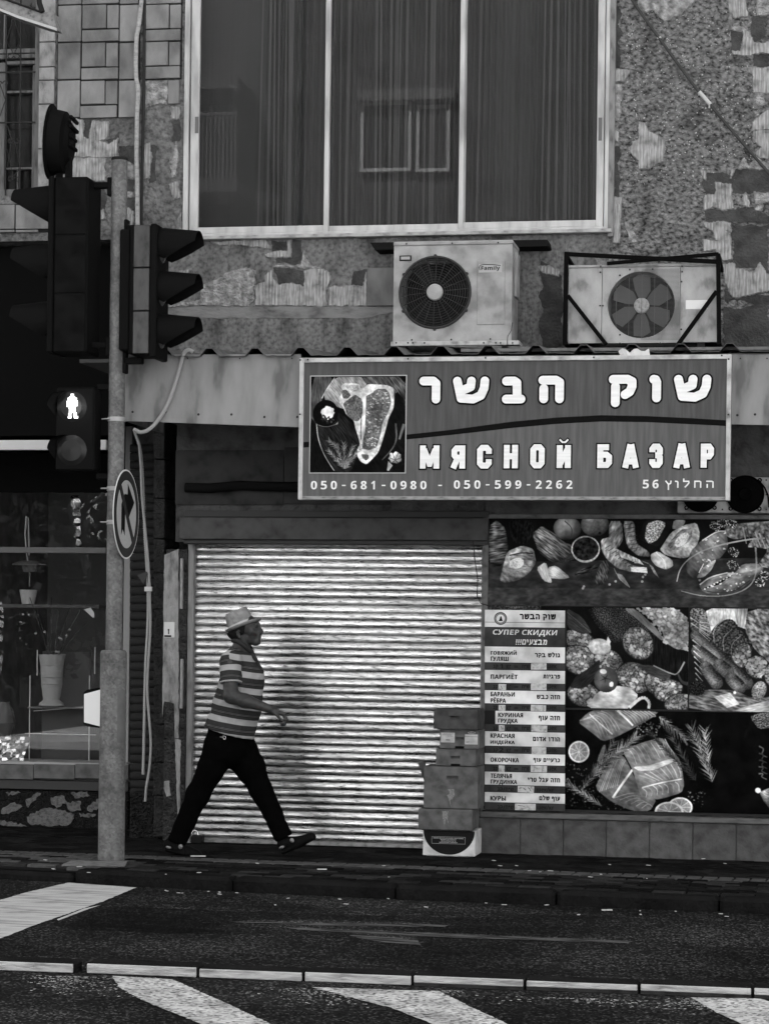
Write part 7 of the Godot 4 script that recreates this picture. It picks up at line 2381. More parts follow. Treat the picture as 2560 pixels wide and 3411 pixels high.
func build_cables() -> void:
	var mb := MB.new()
	var pale := mat("wrapped_pipe", 0.44, 0.85, 0.0, tex.stain, Vector3(4, 5, 4), tex.grain, Vector3.ONE * 5)
	mb.tube(smooth_path(wavy(0, [[476, -60], [470, 20], [462, 90], [455, 130], [453, 220], [455, 265], [461, 300], [457, 380], [456, 450], [455, 520], [457, 600], [458, 680], [459, 760]], 0.06)), 0.016, 10)
	for q in [40, 110, 180, 250, 330, 410, 500, 580, 660, 720]:
		pass
	solo("wrapped_pipe", "pale tape-wrapped pipe running down the clad wall", "pipe", mb, pale)
	mb = MB.new()
	mb.tube([w(482, -60, 0.03), w(480, 300, 0.03), w(474, 560, 0.03), w(470, 790, 0.03)], 0.011, 8)
	solo("drain_pipe", "thin dark pipe behind the tape-wrapped pipe", "pipe", mb, mat("pipe_dark", 0.03, 0.7))
	mb = MB.new()
	mb.tube(smooth_path(wavy(0, [[2080, -40], [2125, 32], [2196, 130], [2280, 245], [2326, 306], [2366, 352], [2440, 440], [2570, 590], [2700, 740]], 0.05)), 0.0105, 8)
	var cb := solo("slanting_cable", "dark cable slanting down the bare plaster wall", "cable", mb, mat("cable_grey", 0.05, 0.7))
	mb = MB.new()
	mb.tube([w(2327, 306, 0.052), w(2350, 332, 0.052), w(2364, 348, 0.052)], 0.0135, 8)
	mb.tube([w(2362, 344, 0.055), w(2360, 360, 0.055)], 0.006, 6)
	add(cb, "pale_joint", mb, mat("joint_pale", 0.45, 0.7))
	mb = MB.new()
	mb.tube([w(2188, 127, 0.05), w(2200, 124, 0.055)], 0.008, 6)
	add(cb, "clip", mb, mat("joint_pale", 0.45))
	# ribbed hose from the awning, then down the pier
	var hose := mat("hose_grey", 0.34, 0.7)
	mb = MB.new()
	var path := smooth_path(wavy(0, [[642, 1172], [628, 1166], [612, 1178], [600, 1220], [580, 1290], [556, 1352], [530, 1395], [500, 1428], [470, 1440], [446, 1430]], ZF + 0.03), 12)
	mb.tube(path, 0.011, 8)
	for i in range(1, path.size() - 1, 1):
		var d: Vector3 = (path[i + 1] - path[i - 1]).normalized()
		mb.tube([path[i] - d * 0.003, path[i] + d * 0.003], 0.0135, 8)
	solo("ribbed_hose", "grey ribbed hose looping over the awning fascia", "hose", mb, hose)
	mb = MB.new()
	path = smooth_path(wavy(0, [[446, 1430], [466, 1490], [474, 1560], [478, 1650], [482, 1760], [488, 1860], [492, 1930], [494, 2010], [492, 2100], [486, 2200], [483, 2300], [481, 2400], [479, 2500], [477, 2580]], -0.2), 14)
	mb.tube(path, 0.0095, 8)
	for i in range(1, path.size() - 1, 1):
		var d: Vector3 = (path[i + 1] - path[i - 1]).normalized()
		mb.tube([path[i] - d * 0.003, path[i] + d * 0.003], 0.0115, 7)
	solo("ribbed_conduit", "pale ribbed conduit hanging straight before the narrow dark shutter", "conduit", mb, hose)
	mb = MB.new()
	mb.tube(smooth_path(wavy(0, [[464, 1480], [470, 1560], [474, 1660], [486, 1780], [496, 1900], [500, 2000], [501, 2100], [495, 2200], [491, 2300], [498, 2400], [503, 2480], [498, 2560], [488, 2620], [484, 2670]], -0.17), 5), 0.0095, 8)
	var c2 := solo("smooth_conduit", "pale smooth conduit bowing outward beside the ribbed one", "conduit", mb, mat("conduit_pale", 0.3, 0.7))
	mb = MB.new()
	mb.box(w(488, 1966, -0.16) - Vector3(0.012, 0.008, 0.01), w(503, 1958, -0.16) + Vector3(0.01, 0.008, 0.012), 0.002)
	add(c2, "tie_band", mb, mat("tie_white", 0.5))
	mb = MB.new()
	add(c2, "tie_band", mb, mat("tie_white", 0.5))
	mb = MB.new()
	mb.prism(PackedVector2Array([w2(458, 1916, -0.16), w2(488, 1904, -0.16), w2(492, 1912, -0.16), w2(478, 1944, -0.16)]), -0.17, -0.155, Transform3D.IDENTITY, true)
	add(c2, "torn_flag", mb, mat("flag_grey", 0.05, 0.8))


# ---------- pole with signals and signs ----------
const ZP := 1.25

func hood(parent: Node3D, c: Vector3, dir: Vector3, r: float, length: float, m: Material, arc := 2.3) -> void:
	var mb := MB.new()
	var up := Vector3.UP
	var side := dir.cross(up).normalized()
	var n := 22
	for lay in [0.0, 0.004]:
		for i in n:
			var a0 := lerpf(-arc, 2.3, float(i) / n)
			var a1 := lerpf(-arc, 2.3, float(i + 1) / n)
			var p := []
			for a in [a0, a1]:
				var nn: Vector3 = up * cos(a) + side * sin(a)
				var f := clampf((absf(a) - 1.25) / 1.05, 0.0, 1.0)
				var l := length * (1.0 - 0.85 * f)
				p.append([c + nn * (r - lay), c + nn * (r - lay) * 0.96 + dir * l - up * 0.02, nn if lay == 0.0 else -nn])
			mb.quads(p[0][0], p[1][0], p[1][1], p[0][1], p[0][2], p[1][2], p[1][2], p[0][2])
	add(parent, "visor", mb, m)

func build_pole() -> void:
	var steel := mat("galvanised", 0.22, 0.6, 0.2, tex.blotch, Vector3(3, 1.2, 3), noise_tex("spangle_cells", FastNoiseLite.TYPE_CELLULAR, 0.06, 1, [[0, 0.75], [1, 1]]), Vector3.ONE * 2.2, tex.rough, 0.1)
	var foot := w(385, 2866, ZP)
	foot.y = 0.0
	var top := w(387, 530, ZP).y
	var px := w(385, 1700, ZP).x
	var base := Vector3(px, 0, ZP)
	var pole := thing("signal_pole", "galvanised steel pole with a thicker sleeve below, standing near the kerb", "pole", base)
	var mb := MB.new()
	var sleeve := w(385, 2165, ZP).y
	mb.lathe([Vector2(0.087, -0.02), Vector2(0.087, sleeve - 0.02), Vector2(0.08, sleeve - 0.004), Vector2(0.06, sleeve)], Transform3D(Basis(), base), 32)
	add(pole, "sleeve", mb, steel)
	mb = MB.new()
	mb.lathe([Vector2(0.0535, sleeve - 0.05), Vector2(0.0525, top), Vector2(0.05, top + 0.008), Vector2(0.0, top + 0.008)], Transform3D(Basis(), base), 28)
	add(pole, "shaft", mb, steel)
	var cap := MB.new()
	cap.lathe([Vector2(0.0545, top - 0.012), Vector2(0.0545, top + 0.004), Vector2(0.05, top + 0.009), Vector2(0.0, top + 0.01)], Transform3D(Basis(), base), 24)
	add(pole, "cap", cap, mat("cap_dark", 0.02, 0.6))
	# service door, curved with the sleeve
	mb = MB.new()
	var d0 := w(420, 2475, ZP + 0.08).y
	var d1 := w(420, 2300, ZP + 0.08).y
	for i in 6:
		var a0 := lerpf(0.15, 0.95, i / 6.0)
		var a1 := lerpf(0.15, 0.95, (i + 1) / 6.0)
		var n0 := Vector3(cos(a0), 0, sin(a0))
		var n1 := Vector3(cos(a1), 0, sin(a1))
		mb.quads(base + n0 * 0.0895 + Vector3.UP * d0, base + n1 * 0.0895 + Vector3.UP * d0, base + n1 * 0.0895 + Vector3.UP * d1, base + n0 * 0.0895 + Vector3.UP * d1, n0, n1, n1, n0)
	add(pole, "service_door", mb, mat("door_steel", 0.14, 0.6, 0.2, tex.blotch, Vector3(3, 1.2, 3)))
	# clamps
	for v in [1397, 1628, 1740]:
		var y := w(385, v, ZP).y
		mb = MB.new()
		mb.lathe([Vector2(0.0545, -0.014), Vector2(0.0575, -0.014), Vector2(0.0575, 0.014), Vector2(0.0545, 0.014)], Transform3D(Basis(), base + Vector3.UP * y), 24)
		mb.tube([base + Vector3(-0.09, y, 0.03), base + Vector3(-0.03, y, 0.05)], 0.005, 6)
		add(pole, "clamp", mb, mat("clamp_steel", 0.3, 0.5, 0.4))

	var black := mat("signal_black", 0.006, 0.5)
	var panel := mat("signal_panel", 0.008, 0.5, 0.0, tex.blotch, Vector3.ONE * 2)
	var lens := mat("signal_lens", 0.05, 0.2)
	# signal turned to the left
	var xl := w(182, 900, ZP).x
	var xr := w(318, 900, ZP).x
	var yb := w(250, 1182, ZP).y
	var yt := w(250, 603, ZP).y
	var ta := thing("traffic_light", "black traffic light left of the pole with its hoods pointing left", "traffic light", Vector3((xl + xr) / 2, yb, ZP), "traffic lights on the pole")
	add(ta, "housing", bx(Vector3(xl + 0.04, yb, ZP - 0.15), Vector3(xr - 0.01, yt, ZP + 0.145), 0.012), black)
	add(ta, "front_plate", bx(Vector3(xl, yb, ZP - 0.16), Vector3(xl + 0.039, yt + 0.005, ZP + 0.15), 0.008), black)
	for i in 3:
		var h := (yt - yb) / 3.0
		add(ta, "side_cover", bx(Vector3(xl + 0.05, yb + i * h + 0.005, ZP + 0.14), Vector3(xr - 0.02, yb + (i + 1) * h - 0.005, ZP + 0.152), 0.004), panel)
		var c := Vector3(xl, yb + (i + 0.5) * h + 0.03, ZP)
		hood(ta, c, Vector3(-1, 0, 0.02), 0.135, 0.265, black)
		var lm := MB.new()
		lm.lathe([Vector2(0, 0.03), Vector2(0.07, 0.02), Vector2(0.11, 0.0)], Transform3D(Basis(Vector3.BACK, PI / 2), c - Vector3(0.001, 0.01, 0)), 24)
		add(ta, "lens", lm, lens)
	for y in [yt - 0.035, yb + 0.06]:
		add(ta, "bracket", bx(Vector3(xr - 0.02, y - 0.02, ZP - 0.025), Vector3(px - 0.02, y + 0.02, ZP + 0.025), 0.006), black)
		add(ta, "bracket_plate", bx(Vector3(px - 0.075, y - 0.07, ZP - 0.03), Vector3(px - 0.04, y + 0.05, ZP + 0.03), 0.005), black)
	# round dish lamp on top of it
	var dc := w(205, 475, ZP)
	var dl := thing("round_signal", "round black signal dish seen edge-on above the left traffic light", "signal", Vector3(dc.x, yt, ZP))
	var ax := Transform3D(Basis(Vector3.UP, 0.1) * Basis(Vector3.BACK, PI / 2 - 0.06), dc)
	mb = MB.new()
	mb.lathe([Vector2(0, -0.075), Vector2(0.12, -0.07), Vector2(0.15, -0.045), Vector2(0.2, -0.03), Vector2(0.215, 0.055), Vector2(0.24, 0.06), Vector2(0.247, 0.068), Vector2(0.24, 0.074), Vector2(0.2, 0.06), Vector2(0, 0.05)], ax, 36)
	add(dl, "dish", mb, black)
	mb = MB.new()
	mb.lathe([Vector2(0.2, 0.0745), Vector2(0.244, 0.0745), Vector2(0.247, 0.069)], ax, 36)
	add(dl, "rim", mb, mat("dish_rim", 0.2, 0.5))
	for k in 4:
		var fm := MB.new()
		fm.box(Vector3(-0.1, -0.085 - 0.006 * (k % 2), 0.14 - k * 0.06), Vector3(0.1, -0.06, 0.165 - k * 0.06), 0.006, ax * Transform3D(Basis(Vector3.UP, PI / 2), Vector3.ZERO))
		add(dl, "cooling_fin", fm, black)
	for u in [198, 230]:
		var p := w(u, 600, ZP)
		add(dl, "stub_post", bx(Vector3(p.x - 0.022, yt - 0.002, ZP - 0.02), Vector3(p.x + 0.02, dc.y - 0.1, ZP + 0.02), 0.004), black)
	# signal turned to the right
	xl = w(412, 970, ZP).x
	xr = w(540, 970, ZP).x
	yb = w(470, 1188, ZP).y
	yt = w(470, 760, ZP).y
	var tb := thing("traffic_light", "black traffic light right of the pole with three hoods pointing right", "traffic light", Vector3((xl + xr) / 2, yb, ZP), "traffic lights on the pole")
	add(tb, "housing", bx(Vector3(xl + 0.075, yb, ZP - 0.14), Vector3(xr - 0.045, yt, ZP + 0.13), 0.012), black)
	add(tb, "front_plate", bx(Vector3(xr - 0.044, yb - 0.02, ZP - 0.16), Vector3(xr, yt + 0.005, ZP + 0.14), 0.008), black)
	add(tb, "back_plate", bx(Vector3(xl + 0.0, yb + 0.03, ZP - 0.12), Vector3(xl + 0.072, yt - 0.02, ZP + 0.1), 0.01), black)
	var sheen := mat("signal_painted_sheen", 0.055, 0.25, 0.0, tex.stain, Vector3(2, 1, 2))  # paler blotched cover: mirrored light is put into its colour
	for i in 3:
		var h := (yt - yb) / 3.0
		add(tb, "side_cover", bx(Vector3(xl + 0.105, yb + i * h + 0.004, ZP + 0.125), Vector3(xr - 0.048, yb + (i + 1) * h - 0.004, ZP + 0.137), 0.004), sheen)
		var c := Vector3(xr, yb + (i + 0.5) * h + 0.02, ZP)
		hood(tb, c, Vector3(1, 0, 0.02), 0.118, 0.25, black)
		var lm := MB.new()
		lm.lathe([Vector2(0, 0.03), Vector2(0.07, 0.02), Vector2(0.1, 0.0)], Transform3D(Basis(Vector3.BACK, -PI / 2), c + Vector3(0.001, -0.01, 0)), 24)
		add(tb, "lens", lm, lens)
	for y in [yt - 0.005, yb - 0.03]:
		add(tb, "bracket", bx(Vector3(px + 0.05, y - 0.02, ZP - 0.02), Vector3(xr - 0.12, y + 0.022, ZP + 0.03), 0.006), black)
		add(tb, "bracket_plate", bx(Vector3(px + 0.04, y - 0.08, ZP - 0.03), Vector3(px + 0.068, y + 0.06, ZP + 0.03), 0.005), black)
	# pedestrian signal
	var zb := ZP + 0.1
	var r := rc(186, 1290, 314, 1568, zb)
	var ps := thing("pedestrian_signal", "black pedestrian signal showing a lit white walking figure", "signal", Vector3(r.get_center().x, r.position.y, ZP))
	add(ps, "housing", slab(r, zb - 0.16, zb, 0.012), black)
	add(ps, "bracket", bx(Vector3(r.end.x - 0.01, r.end.y - 0.01, ZP - 0.02), Vector3(px - 0.03, r.end.y + 0.03, ZP + 0.02), 0.005), black)
	add(ps, "bracket", bx(Vector3(r.end.x - 0.01, r.position.y - 0.05, ZP - 0.02), Vector3(px - 0.03, r.position.y - 0.012, ZP + 0.02), 0.005), black)
	var centres := [w(240, 1355, zb), w(240, 1500, zb)]
	for c in centres:
		hood(ps, c - Vector3(0.005, 0, 0), Vector3(-0.62, 0, 0.78).normalized(), 0.113, 0.12, black, -0.25)
		var lm := MB.new()
		lm.lathe([Vector2(0, 0.02), Vector2(0.07, 0.014), Vector2(0.1, 0.0)], Transform3D(Basis(Vector3.RIGHT, PI / 2), c), 28)
		add(ps, "lens", lm, mat("signal_lens_dark", 0.01, 0.3))
	var glow := StandardMaterial3D.new()
	glow.resource_name = "lit_figure"
	glow.albedo_color = grey(0.8)
	glow.emission_enabled = true
	glow.emission = Color.WHITE
	glow.emission_energy_multiplier = 0.6
	mb = MB.new()
	var fz := zb + 0.024
	for q in [[236, 1312, 246, 1320], [232, 1320, 250, 1325], [226, 1325, 256, 1337], [230, 1337, 252, 1362], [223, 1335, 229, 1355], [253, 1335, 259, 1352], [231, 1362, 240, 1376], [242, 1362, 252, 1374], [229, 1376, 237, 1386], [245, 1374, 255, 1386], [227, 1386, 238, 1393], [247, 1386, 260, 1393]]:
		mb.box(Vector3(w(q[0], q[3], fz).x, w(q[0], q[3], fz).y, fz - 0.004), Vector3(w(q[2], q[1], fz).x, w(q[2], q[1], fz).y - 0.0004, fz))
	add(ps, "lit_figure", mb, glow)
	var lamp := OmniLight3D.new()
	lamp.name = "signal_light"
	lamp.light_energy = 0.004
	lamp.light_size = 0.06
	lamp.omni_range = 12.0
	lamp.omni_attenuation = 2.0
	lamp.shadow_enabled = true
	add_child(lamp)
	lamp.position = w(241, 1352, fz + 0.05)
	# round no-right-turn sign on the pole's right side, facing along the street
	var sc := w(419, 1713, ZP)
	sc.x = px + 0.07
	var ns := thing("road_sign", "round no-right-turn sign with dark ring, seen nearly edge-on at the pole", "road sign", sc)
	var face := Transform3D(Basis(Vector3(-0.0, 0, -1.0), Vector3.UP, Vector3(1, 0, 0)), sc)
	face.basis = Basis(Vector3.UP, 0.0) * face.basis
	var rad := 0.292
	var plate := func(rr: float, z0: float, z1: float) -> MB:
		var m := MB.new()
		var c := PackedVector2Array()
		for i in 64: c.append(Vector2(cos(TAU * i / 64), sin(TAU * i / 64)) * rr)
		m.prism(c, z0, z1, face, true)
		return m
	add(ns, "plate", plate.call(rad, 0.0, 0.004), mat("sign_white", 0.6, 0.4))
	add(ns, "dark_ring", plate.call(rad * 0.965, 0.004, 0.005), mat("ring_dark", 0.03, 0.4))
	add(ns, "white_field", plate.call(rad * 0.76, 0.005, 0.006), mat("field_white", 0.42, 0.35, 0.0, noise_tex("bands", 0, 0, 0, []), Vector3.ONE * 4))
	mb = MB.new()
	mb.prism(PackedVector2Array([Vector2(-0.12, -0.14), Vector2(-0.085, -0.1), Vector2(-0.04, -0.14), Vector2(-0.035, 0.01), Vector2(-0.01, 0.03), Vector2(0.02, 0.03), Vector2(0.02, -0.045), Vector2(0.17, 0.085), Vector2(0.02, 0.2), Vector2(0.02, 0.13), Vector2(-0.05, 0.13), Vector2(-0.12, 0.06)]), 0.006, 0.007, face)
	add(ns, "arrow", mb, mat("arrow_black", 0.008, 0.4))
	mb = MB.new()
	mb.box(Vector3(-0.026, -rad * 0.8, 0.007), Vector3(0.026, rad * 0.8, 0.0082), 0.0, face * Transform3D(Basis(Vector3.BACK, 0.72), Vector3.ZERO))
	add(ns, "slash", mb, mat("ring_dark", 0.03))
	for y in [-0.11, 0.11]:
		add(ns, "bracket", bx(sc + Vector3(-0.03, y - 0.015, -0.04), sc + Vector3(-0.001, y + 0.015, 0.04), 0.002), mat("clamp_steel", 0.3))
	# white-faced box low on the pole's left
	var zw := ZP + 0.04
	var bp := thing("button_box", "black box with blank white face on the pole's left", "box", w(312, 2460, zw))
	mb = MB.new()
	mb.prism(PackedVector2Array([w2(278, 2307, zw), w2(292, 2297, zw), w2(342, 2289, zw), w2(342, 2426, zw), w2(292, 2420, zw), w2(278, 2412, zw)]), ZP - 0.04, zw, Transform3D.IDENTITY, true)
	add(bp, "case", mb, black)
	mb = MB.new()
	mb.prism(PackedVector2Array([w2(281, 2312, zw), w2(336, 2297, zw), w2(336, 2420, zw), w2(281, 2406, zw)]), zw, zw + 0.004)
	add(bp, "white_face", mb, mat("button_white", 0.62, 0.4))
	add(bp, "bracket", bx(Vector3(px - 0.1, w(340, 2380, zw).y, ZP - 0.03), Vector3(px - 0.06, w(340, 2330, zw).y, ZP + 0.03), 0.004), black)


# ---------- the recessed flower shop at the left ----------
func build_flower_shop() -> void:
	var z := -1.05
	var s := thing("flower_shop_front", "dark recessed shop window with black fascia, tiled sill and crumbling plinth", "shop front", Vector3(-2.7, 0, z))
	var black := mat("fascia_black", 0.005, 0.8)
	var xr := w(432, 2000, z).x
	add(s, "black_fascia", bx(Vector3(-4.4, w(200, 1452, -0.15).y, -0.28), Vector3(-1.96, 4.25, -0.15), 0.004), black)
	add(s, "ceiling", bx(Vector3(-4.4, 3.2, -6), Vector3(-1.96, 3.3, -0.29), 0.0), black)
	var alu := mat("shop_alu", 0.5, 0.5)
	add(s, "light_bar", slab(rc(-400, 1466, 354, 1499, -0.1), -0.14, -0.1, 0.004), alu)
	add(s, "mullion", slab(rc(-400, 1822, 356, 1841, z), z - 0.03, z + 0.02, 0.003), mat("shop_mullion", 0.12, 0.5))
	add(s, "corner_post", slab(rc(412, 1420, 434, 2540, z + 0.1), z + 0.02, z + 0.1, 0.003), mat("corner_alu", 0.3, 0.5))
	var glass := pane("shop_glass")
	for q in [[1640, 1822], [1841, 2540]]:
		var r := rc(-400, q[0], 425, q[1], z)
		var mb := MB.new()
		mb.quad(Vector3(r.position.x, r.position.y, z), Vector3(r.end.x, r.position.y, z), Vector3(r.end.x, r.end.y, z), Vector3(r.position.x, r.end.y, z), Vector3.BACK)
		add(s, "pane", mb, glass)
	add(s, "transom", slab(rc(-400, 1510, 425, 1640, z), z - 0.05, z + 0.01, 0.004), black)
	var tone := mat("sill_tile", 0.16, 0.6, 0.0, tex.blotch, Vector3.ONE * 2, tex.grain, Vector3.ONE * 6)
	for q in [[-300, -148], [-146, 111], [113, 249], [251, 428]]:
		add(s, "sill_tile", slab(rc(q[0], 2546, q[1], 2594, z + 0.06), z - 0.05, z + 0.06, 0.002), tone)
	add(s, "sill_edge", slab(rc(-300, 2537, 428, 2546, z + 0.05), z - 0.4, z + 0.05, 0.002), mat("sill_edge", 0.3, 0.6))
	add(s, "kick_panel", slab(rc(-300, 2598, 428, 2628, z + 0.04), z - 0.05, z + 0.04, 0.003), mat("kick_panel", 0.05, 0.7))
	var pr := rc(-300, 2632, 428, 2775, z + 0.02)
	add(s, "plinth", bx(Vector3(pr.position.x, -0.1, z - 0.1), Vector3(pr.end.x, pr.end.y, z + 0.02), 0.006), mat("plinth_dark", 0.035, 0.95, 0.0, tex.stain, Vector3.ONE * 3, tex.grain, Vector3.ONE * 5, tex.rough, 3.0))
	# lime left on the plinth, in flakes
	var flake := mat("lime", 0.32, 0.95, 0.0, tex.stain, Vector3.ONE * 5, tex.grain, Vector3.ONE * 6, tex.rough, 1.5)
	for q in [[90, 2720, 150, 2690, 210, 2700, 250, 2712, 235, 2745, 170, 2752, 100, 2745], [10, 2690, 50, 2672, 75, 2686, 30, 2712, 5, 2710], [85, 2665, 125, 2640, 138, 2642, 95, 2690], [170, 2655, 215, 2652, 225, 2672, 190, 2690, 175, 2680], [215, 2675, 270, 2668, 272, 2700, 235, 2702], [235, 2640, 290, 2636, 300, 2650, 250, 2660], [265, 2710, 320, 2712, 318, 2720, 268, 2722], [0, 2734, 40, 2738, 90, 2752, 60, 2756, 0, 2744], [290, 2690, 330, 2660, 336, 2690, 300, 2706], [20, 2640, 60, 2636, 70, 2642, 30, 2650]]:
		var p := PackedVector2Array()
		for i in range(0, q.size(), 2): p.append(w2(q[i], q[i + 1], z + 0.02))
		var mb := MB.new()
		mb.prism(ragged(p, 0.009, 0.016), z, z + 0.025)
		add(s, "lime_flake", mb, flake)
	# inside
	var inner := mat("shop_inside", 0.12, 0.95)
	add(s, "back_wall", bx(Vector3(-4.4, 0.2, -6), Vector3(-1.98, 3.2, -5.9), 0.0), inner)
	add(s, "shop_floor", bx(Vector3(-4.4, -0.05, -6), Vector3(-1.98, 0.2, z - 0.11), 0.0), inner)
	add(s, "side_wall", bx(Vector3(-4.44, 0.2, -6), Vector3(-4.4, 3.2, z - 0.01), 0.0), inner)
	add(s, "floor_shelf", bx(Vector3(-4.4, 0.3, z - 0.9), Vector3(-1.98, w(200, 2548, z).y - 0.012, z - 0.06), 0.0), inner)
	add(s, "side_wall", bx(Vector3(-2.02, 0.2, -6), Vector3(-1.98, 3.2, z - 0.01), 0.0), inner)
	add(s, "shelf", slab(rc(-300, 2012, 330, 2024, z - 0.45), z - 0.88, z - 0.45, 0.002), mat("shop_shelf", 0.06, 0.7))

	var zi := z - 0.2
	# vase on its wire rack
	var vb := w(172, 2350, zi)
	var sc := w(216, 2300, zi).x - w(130, 2300, zi).x
	var vh := w(172, 2180, zi).y - vb.y
	var mb := MB.new()
	mb.lathe([Vector2(0, 0), Vector2(sc * 0.47, 0.0), Vector2(sc * 0.46, vh * 0.04), Vector2(sc * 0.3, vh * 0.11), Vector2(sc * 0.33, vh * 0.2), Vector2(sc * 0.385, vh * 0.38), Vector2(sc * 0.4, vh * 0.55), Vector2(sc * 0.43, vh * 0.78), Vector2(sc * 0.5, vh), Vector2(sc * 0.48, vh), Vector2(sc * 0.4, vh * 0.75), Vector2(0, vh * 0.7)], Transform3D(Basis(), vb), 32)
	var vase := solo("vase", "tall pale ribbed vase with dried stems in the dark shop window", "vase", mb, mat("vase_pale", 0.3, 0.45, 0.0, tex.grain, Vector3.ONE * 4))
	for f in [0.55, 0.78, 0.42]:
		var rm := MB.new()
		rm.lathe([Vector2(sc * (0.37 + 0.085 * f), -0.002), Vector2(sc * (0.37 + 0.085 * f) + 0.004, 0.0), Vector2(sc * (0.37 + 0.085 * f), 0.002)], Transform3D(Basis(), vb + Vector3.UP * vh * f), 28)
		add(vase, "ring", rm, mat("vase_ring", 0.2, 0.5))
	var stem := mat("stem_dark", 0.03, 0.8)
	for k in 9:
		var sm := MB.new()
		var tip := w(100 + k * 24, 1990 + (k % 3) * 40, zi)
		sm.tube([vb + Vector3(rng.randf_range(-0.03, 0.03), vh * 0.8, 0), vb.lerp(tip, 0.6) + Vector3(0, vh * 0.35, 0), tip], 0.003, 5)
		add(vase, "stem", sm, stem)
	for q in [[232, 2098], [222, 2118], [205, 2130], [198, 2125], [188, 2170], [196, 2172], [120, 2110], [150, 2105]]:
		var fm := MB.new()
		fm.lathe([Vector2(0, 0.012), Vector2(0.009, 0.007), Vector2(0.012, 0), Vector2(0.008, -0.008), Vector2(0, -0.01)], Transform3D(Basis(), w(q[0], q[1], zi + 0.03)), 10)
		add(vase, "dried_bud", fm, mat("bud_pale", 0.2, 0.7))
	var rack := thing("wire_rack", "pale thin-framed display rack holding the ribbed vase", "rack", w(190, 2536, zi))
	var thin := mat("rack_pale", 0.4, 0.5)
	for q in [[101, 2250, 98, 2536], [299, 2250, 297, 2536], [125, 2165, 125, 2250], [317, 2156, 316, 2245]]:
		add(rack, "upright", bar(w(q[0], q[1], zi), w(q[2], q[3], zi), 0.008, 0.01), thin)
	for q in [[84, 2443, 320, 2448], [113, 2368, 290, 2355]]:
		add(rack, "crossbar", bar(w(q[0], q[1], zi), w(q[2], q[3], zi), 0.007, 0.01), thin)
	mb = MB.new()
	mb.tube([w(96, 2353, zi), w(130, 2358, zi), w(180, 2360, zi), w(240, 2357, zi), w(300, 2350, zi)], 0.0045, 6)
	mb.box(Vector3(w(100, 2356, zi).x, w(200, 2358, zi).y - 0.004, zi - 0.14), Vector3(w(298, 2356, zi).x, w(200, 2358, zi).y + 0.004, zi + 0.06))
	add(rack, "tray", mb, mat("rack_tray", 0.12, 0.5))
	add(rack, "back_panel", slab(rc(140, 2170, 300, 2532, zi - 0.15), zi - 0.16, zi - 0.15, 0.002), mat("rack_panel", 0.04, 0.6))
	# basket with handle
	var bb := w(100, 1905, zi)
	mb = MB.new()
	mb.lathe([Vector2(0, 0), Vector2(0.05, 0.0), Vector2(0.066, 0.06), Vector2(0.1, 0.075), Vector2(0.135, 0.05), Vector2(0.13, 0.06), Vector2(0.06, 0.085), Vector2(0, 0.08)], Transform3D(Basis(), bb), 24)
	var bas := solo("basket", "small woven basket with wide rim and tall handle in the shop window", "basket", mb, mat("wicker", 0.16, 0.8, 0.0, tex.stones, Vector3.ONE * 7))
	mb = MB.new()
	mb.tube([bb + Vector3(0.0, 0.08, 0.05), w(90, 1850, zi + 0.05), w(84, 1780, zi + 0.05), w(88, 1720, zi + 0.05), w(95, 1725, zi - 0.02), w(98, 1850, zi - 0.05)], 0.006, 6)
	add(bas, "handle", mb, mat("wicker_handle", 0.3, 0.7))
	mb = MB.new()
	mb.tube([bb + Vector3(0, 0.006, 0), bb - Vector3(0, 0.11, 0)], 0.006, 6)
	add(bas, "stand", mb, inner)
	# bucket on the shelf
	var kb := w(95, 2012, z - 0.5)
	mb = MB.new()
	mb.lathe([Vector2(0, 0), Vector2(0.05, 0), Vector2(0.07, 0.11), Vector2(0.074, 0.112), Vector2(0.064, 0.11), Vector2(0, 0.1)], Transform3D(Basis(), kb), 24)
	solo("bucket", "pale plastic bucket on the shelf below the basket", "bucket", mb, mat("bucket_pale", 0.3, 0.6))
	# foil-wrapped pot at the window's foot
	mb = MB.new()
	var grid := []
	var fl := FastNoiseLite.new()
	fl.seed = 9
	fl.frequency = 14.0
	for j in 9:
		var row := []
		for i in 13:
			var u := lerpf(-60, 98 - j * 2.0, i / 12.0)
			var v := lerpf(2454, 2534, j / 8.0)
			row.append(w(u, v, z - 0.1) + Vector3(0, 0, 0.03 * fl.get_noise_2d(u / 500.0 + v / 400.0, v / 900.0) + 0.03 * sin((u + v) * 0.09)))
		grid.append(row)
	for j in 8:
		for i in 12:
			var nn: Vector3 = (grid[j][i + 1] - grid[j][i]).cross(grid[j][i] - grid[j + 1][i]).normalized()
			mb.quad(grid[j + 1][i], grid[j + 1][i + 1], grid[j][i + 1], grid[j][i], nn)
	solo("foil_wrap", "crumpled shiny foil wrap on the shop window sill", "foil", mb, mat("foil", 0.75, 0.25, 1.0))
	# hanging foil ribbon
	mb = MB.new()
	var prev := []
	for j in 16:
		var f := j / 15.0
		var v := lerpf(1650, 1822, f)
		var c := w(lerpf(252, 262, f), v, zi) + Vector3(0, 0, 0.02 * sin(j * 1.7))
		var hw := lerpf(0.035, 0.02, f)
		var cur := [c + Vector3(-hw, 0, 0.02 * sin(j * 2.3)), c + Vector3(hw, 0, 0.02 * cos(j * 1.9))]
		if j: mb.quad(prev[0], prev[1], cur[1], cur[0], (cur[1] - cur[0]).cross(prev[0] - cur[0]).normalized())
		prev = cur
	solo("foil_ribbon", "shiny foil strip hanging high in the dark shop window", "ribbon", mb, mat("foil", 0.75))
	# white card with two holes
	mb = MB.new()
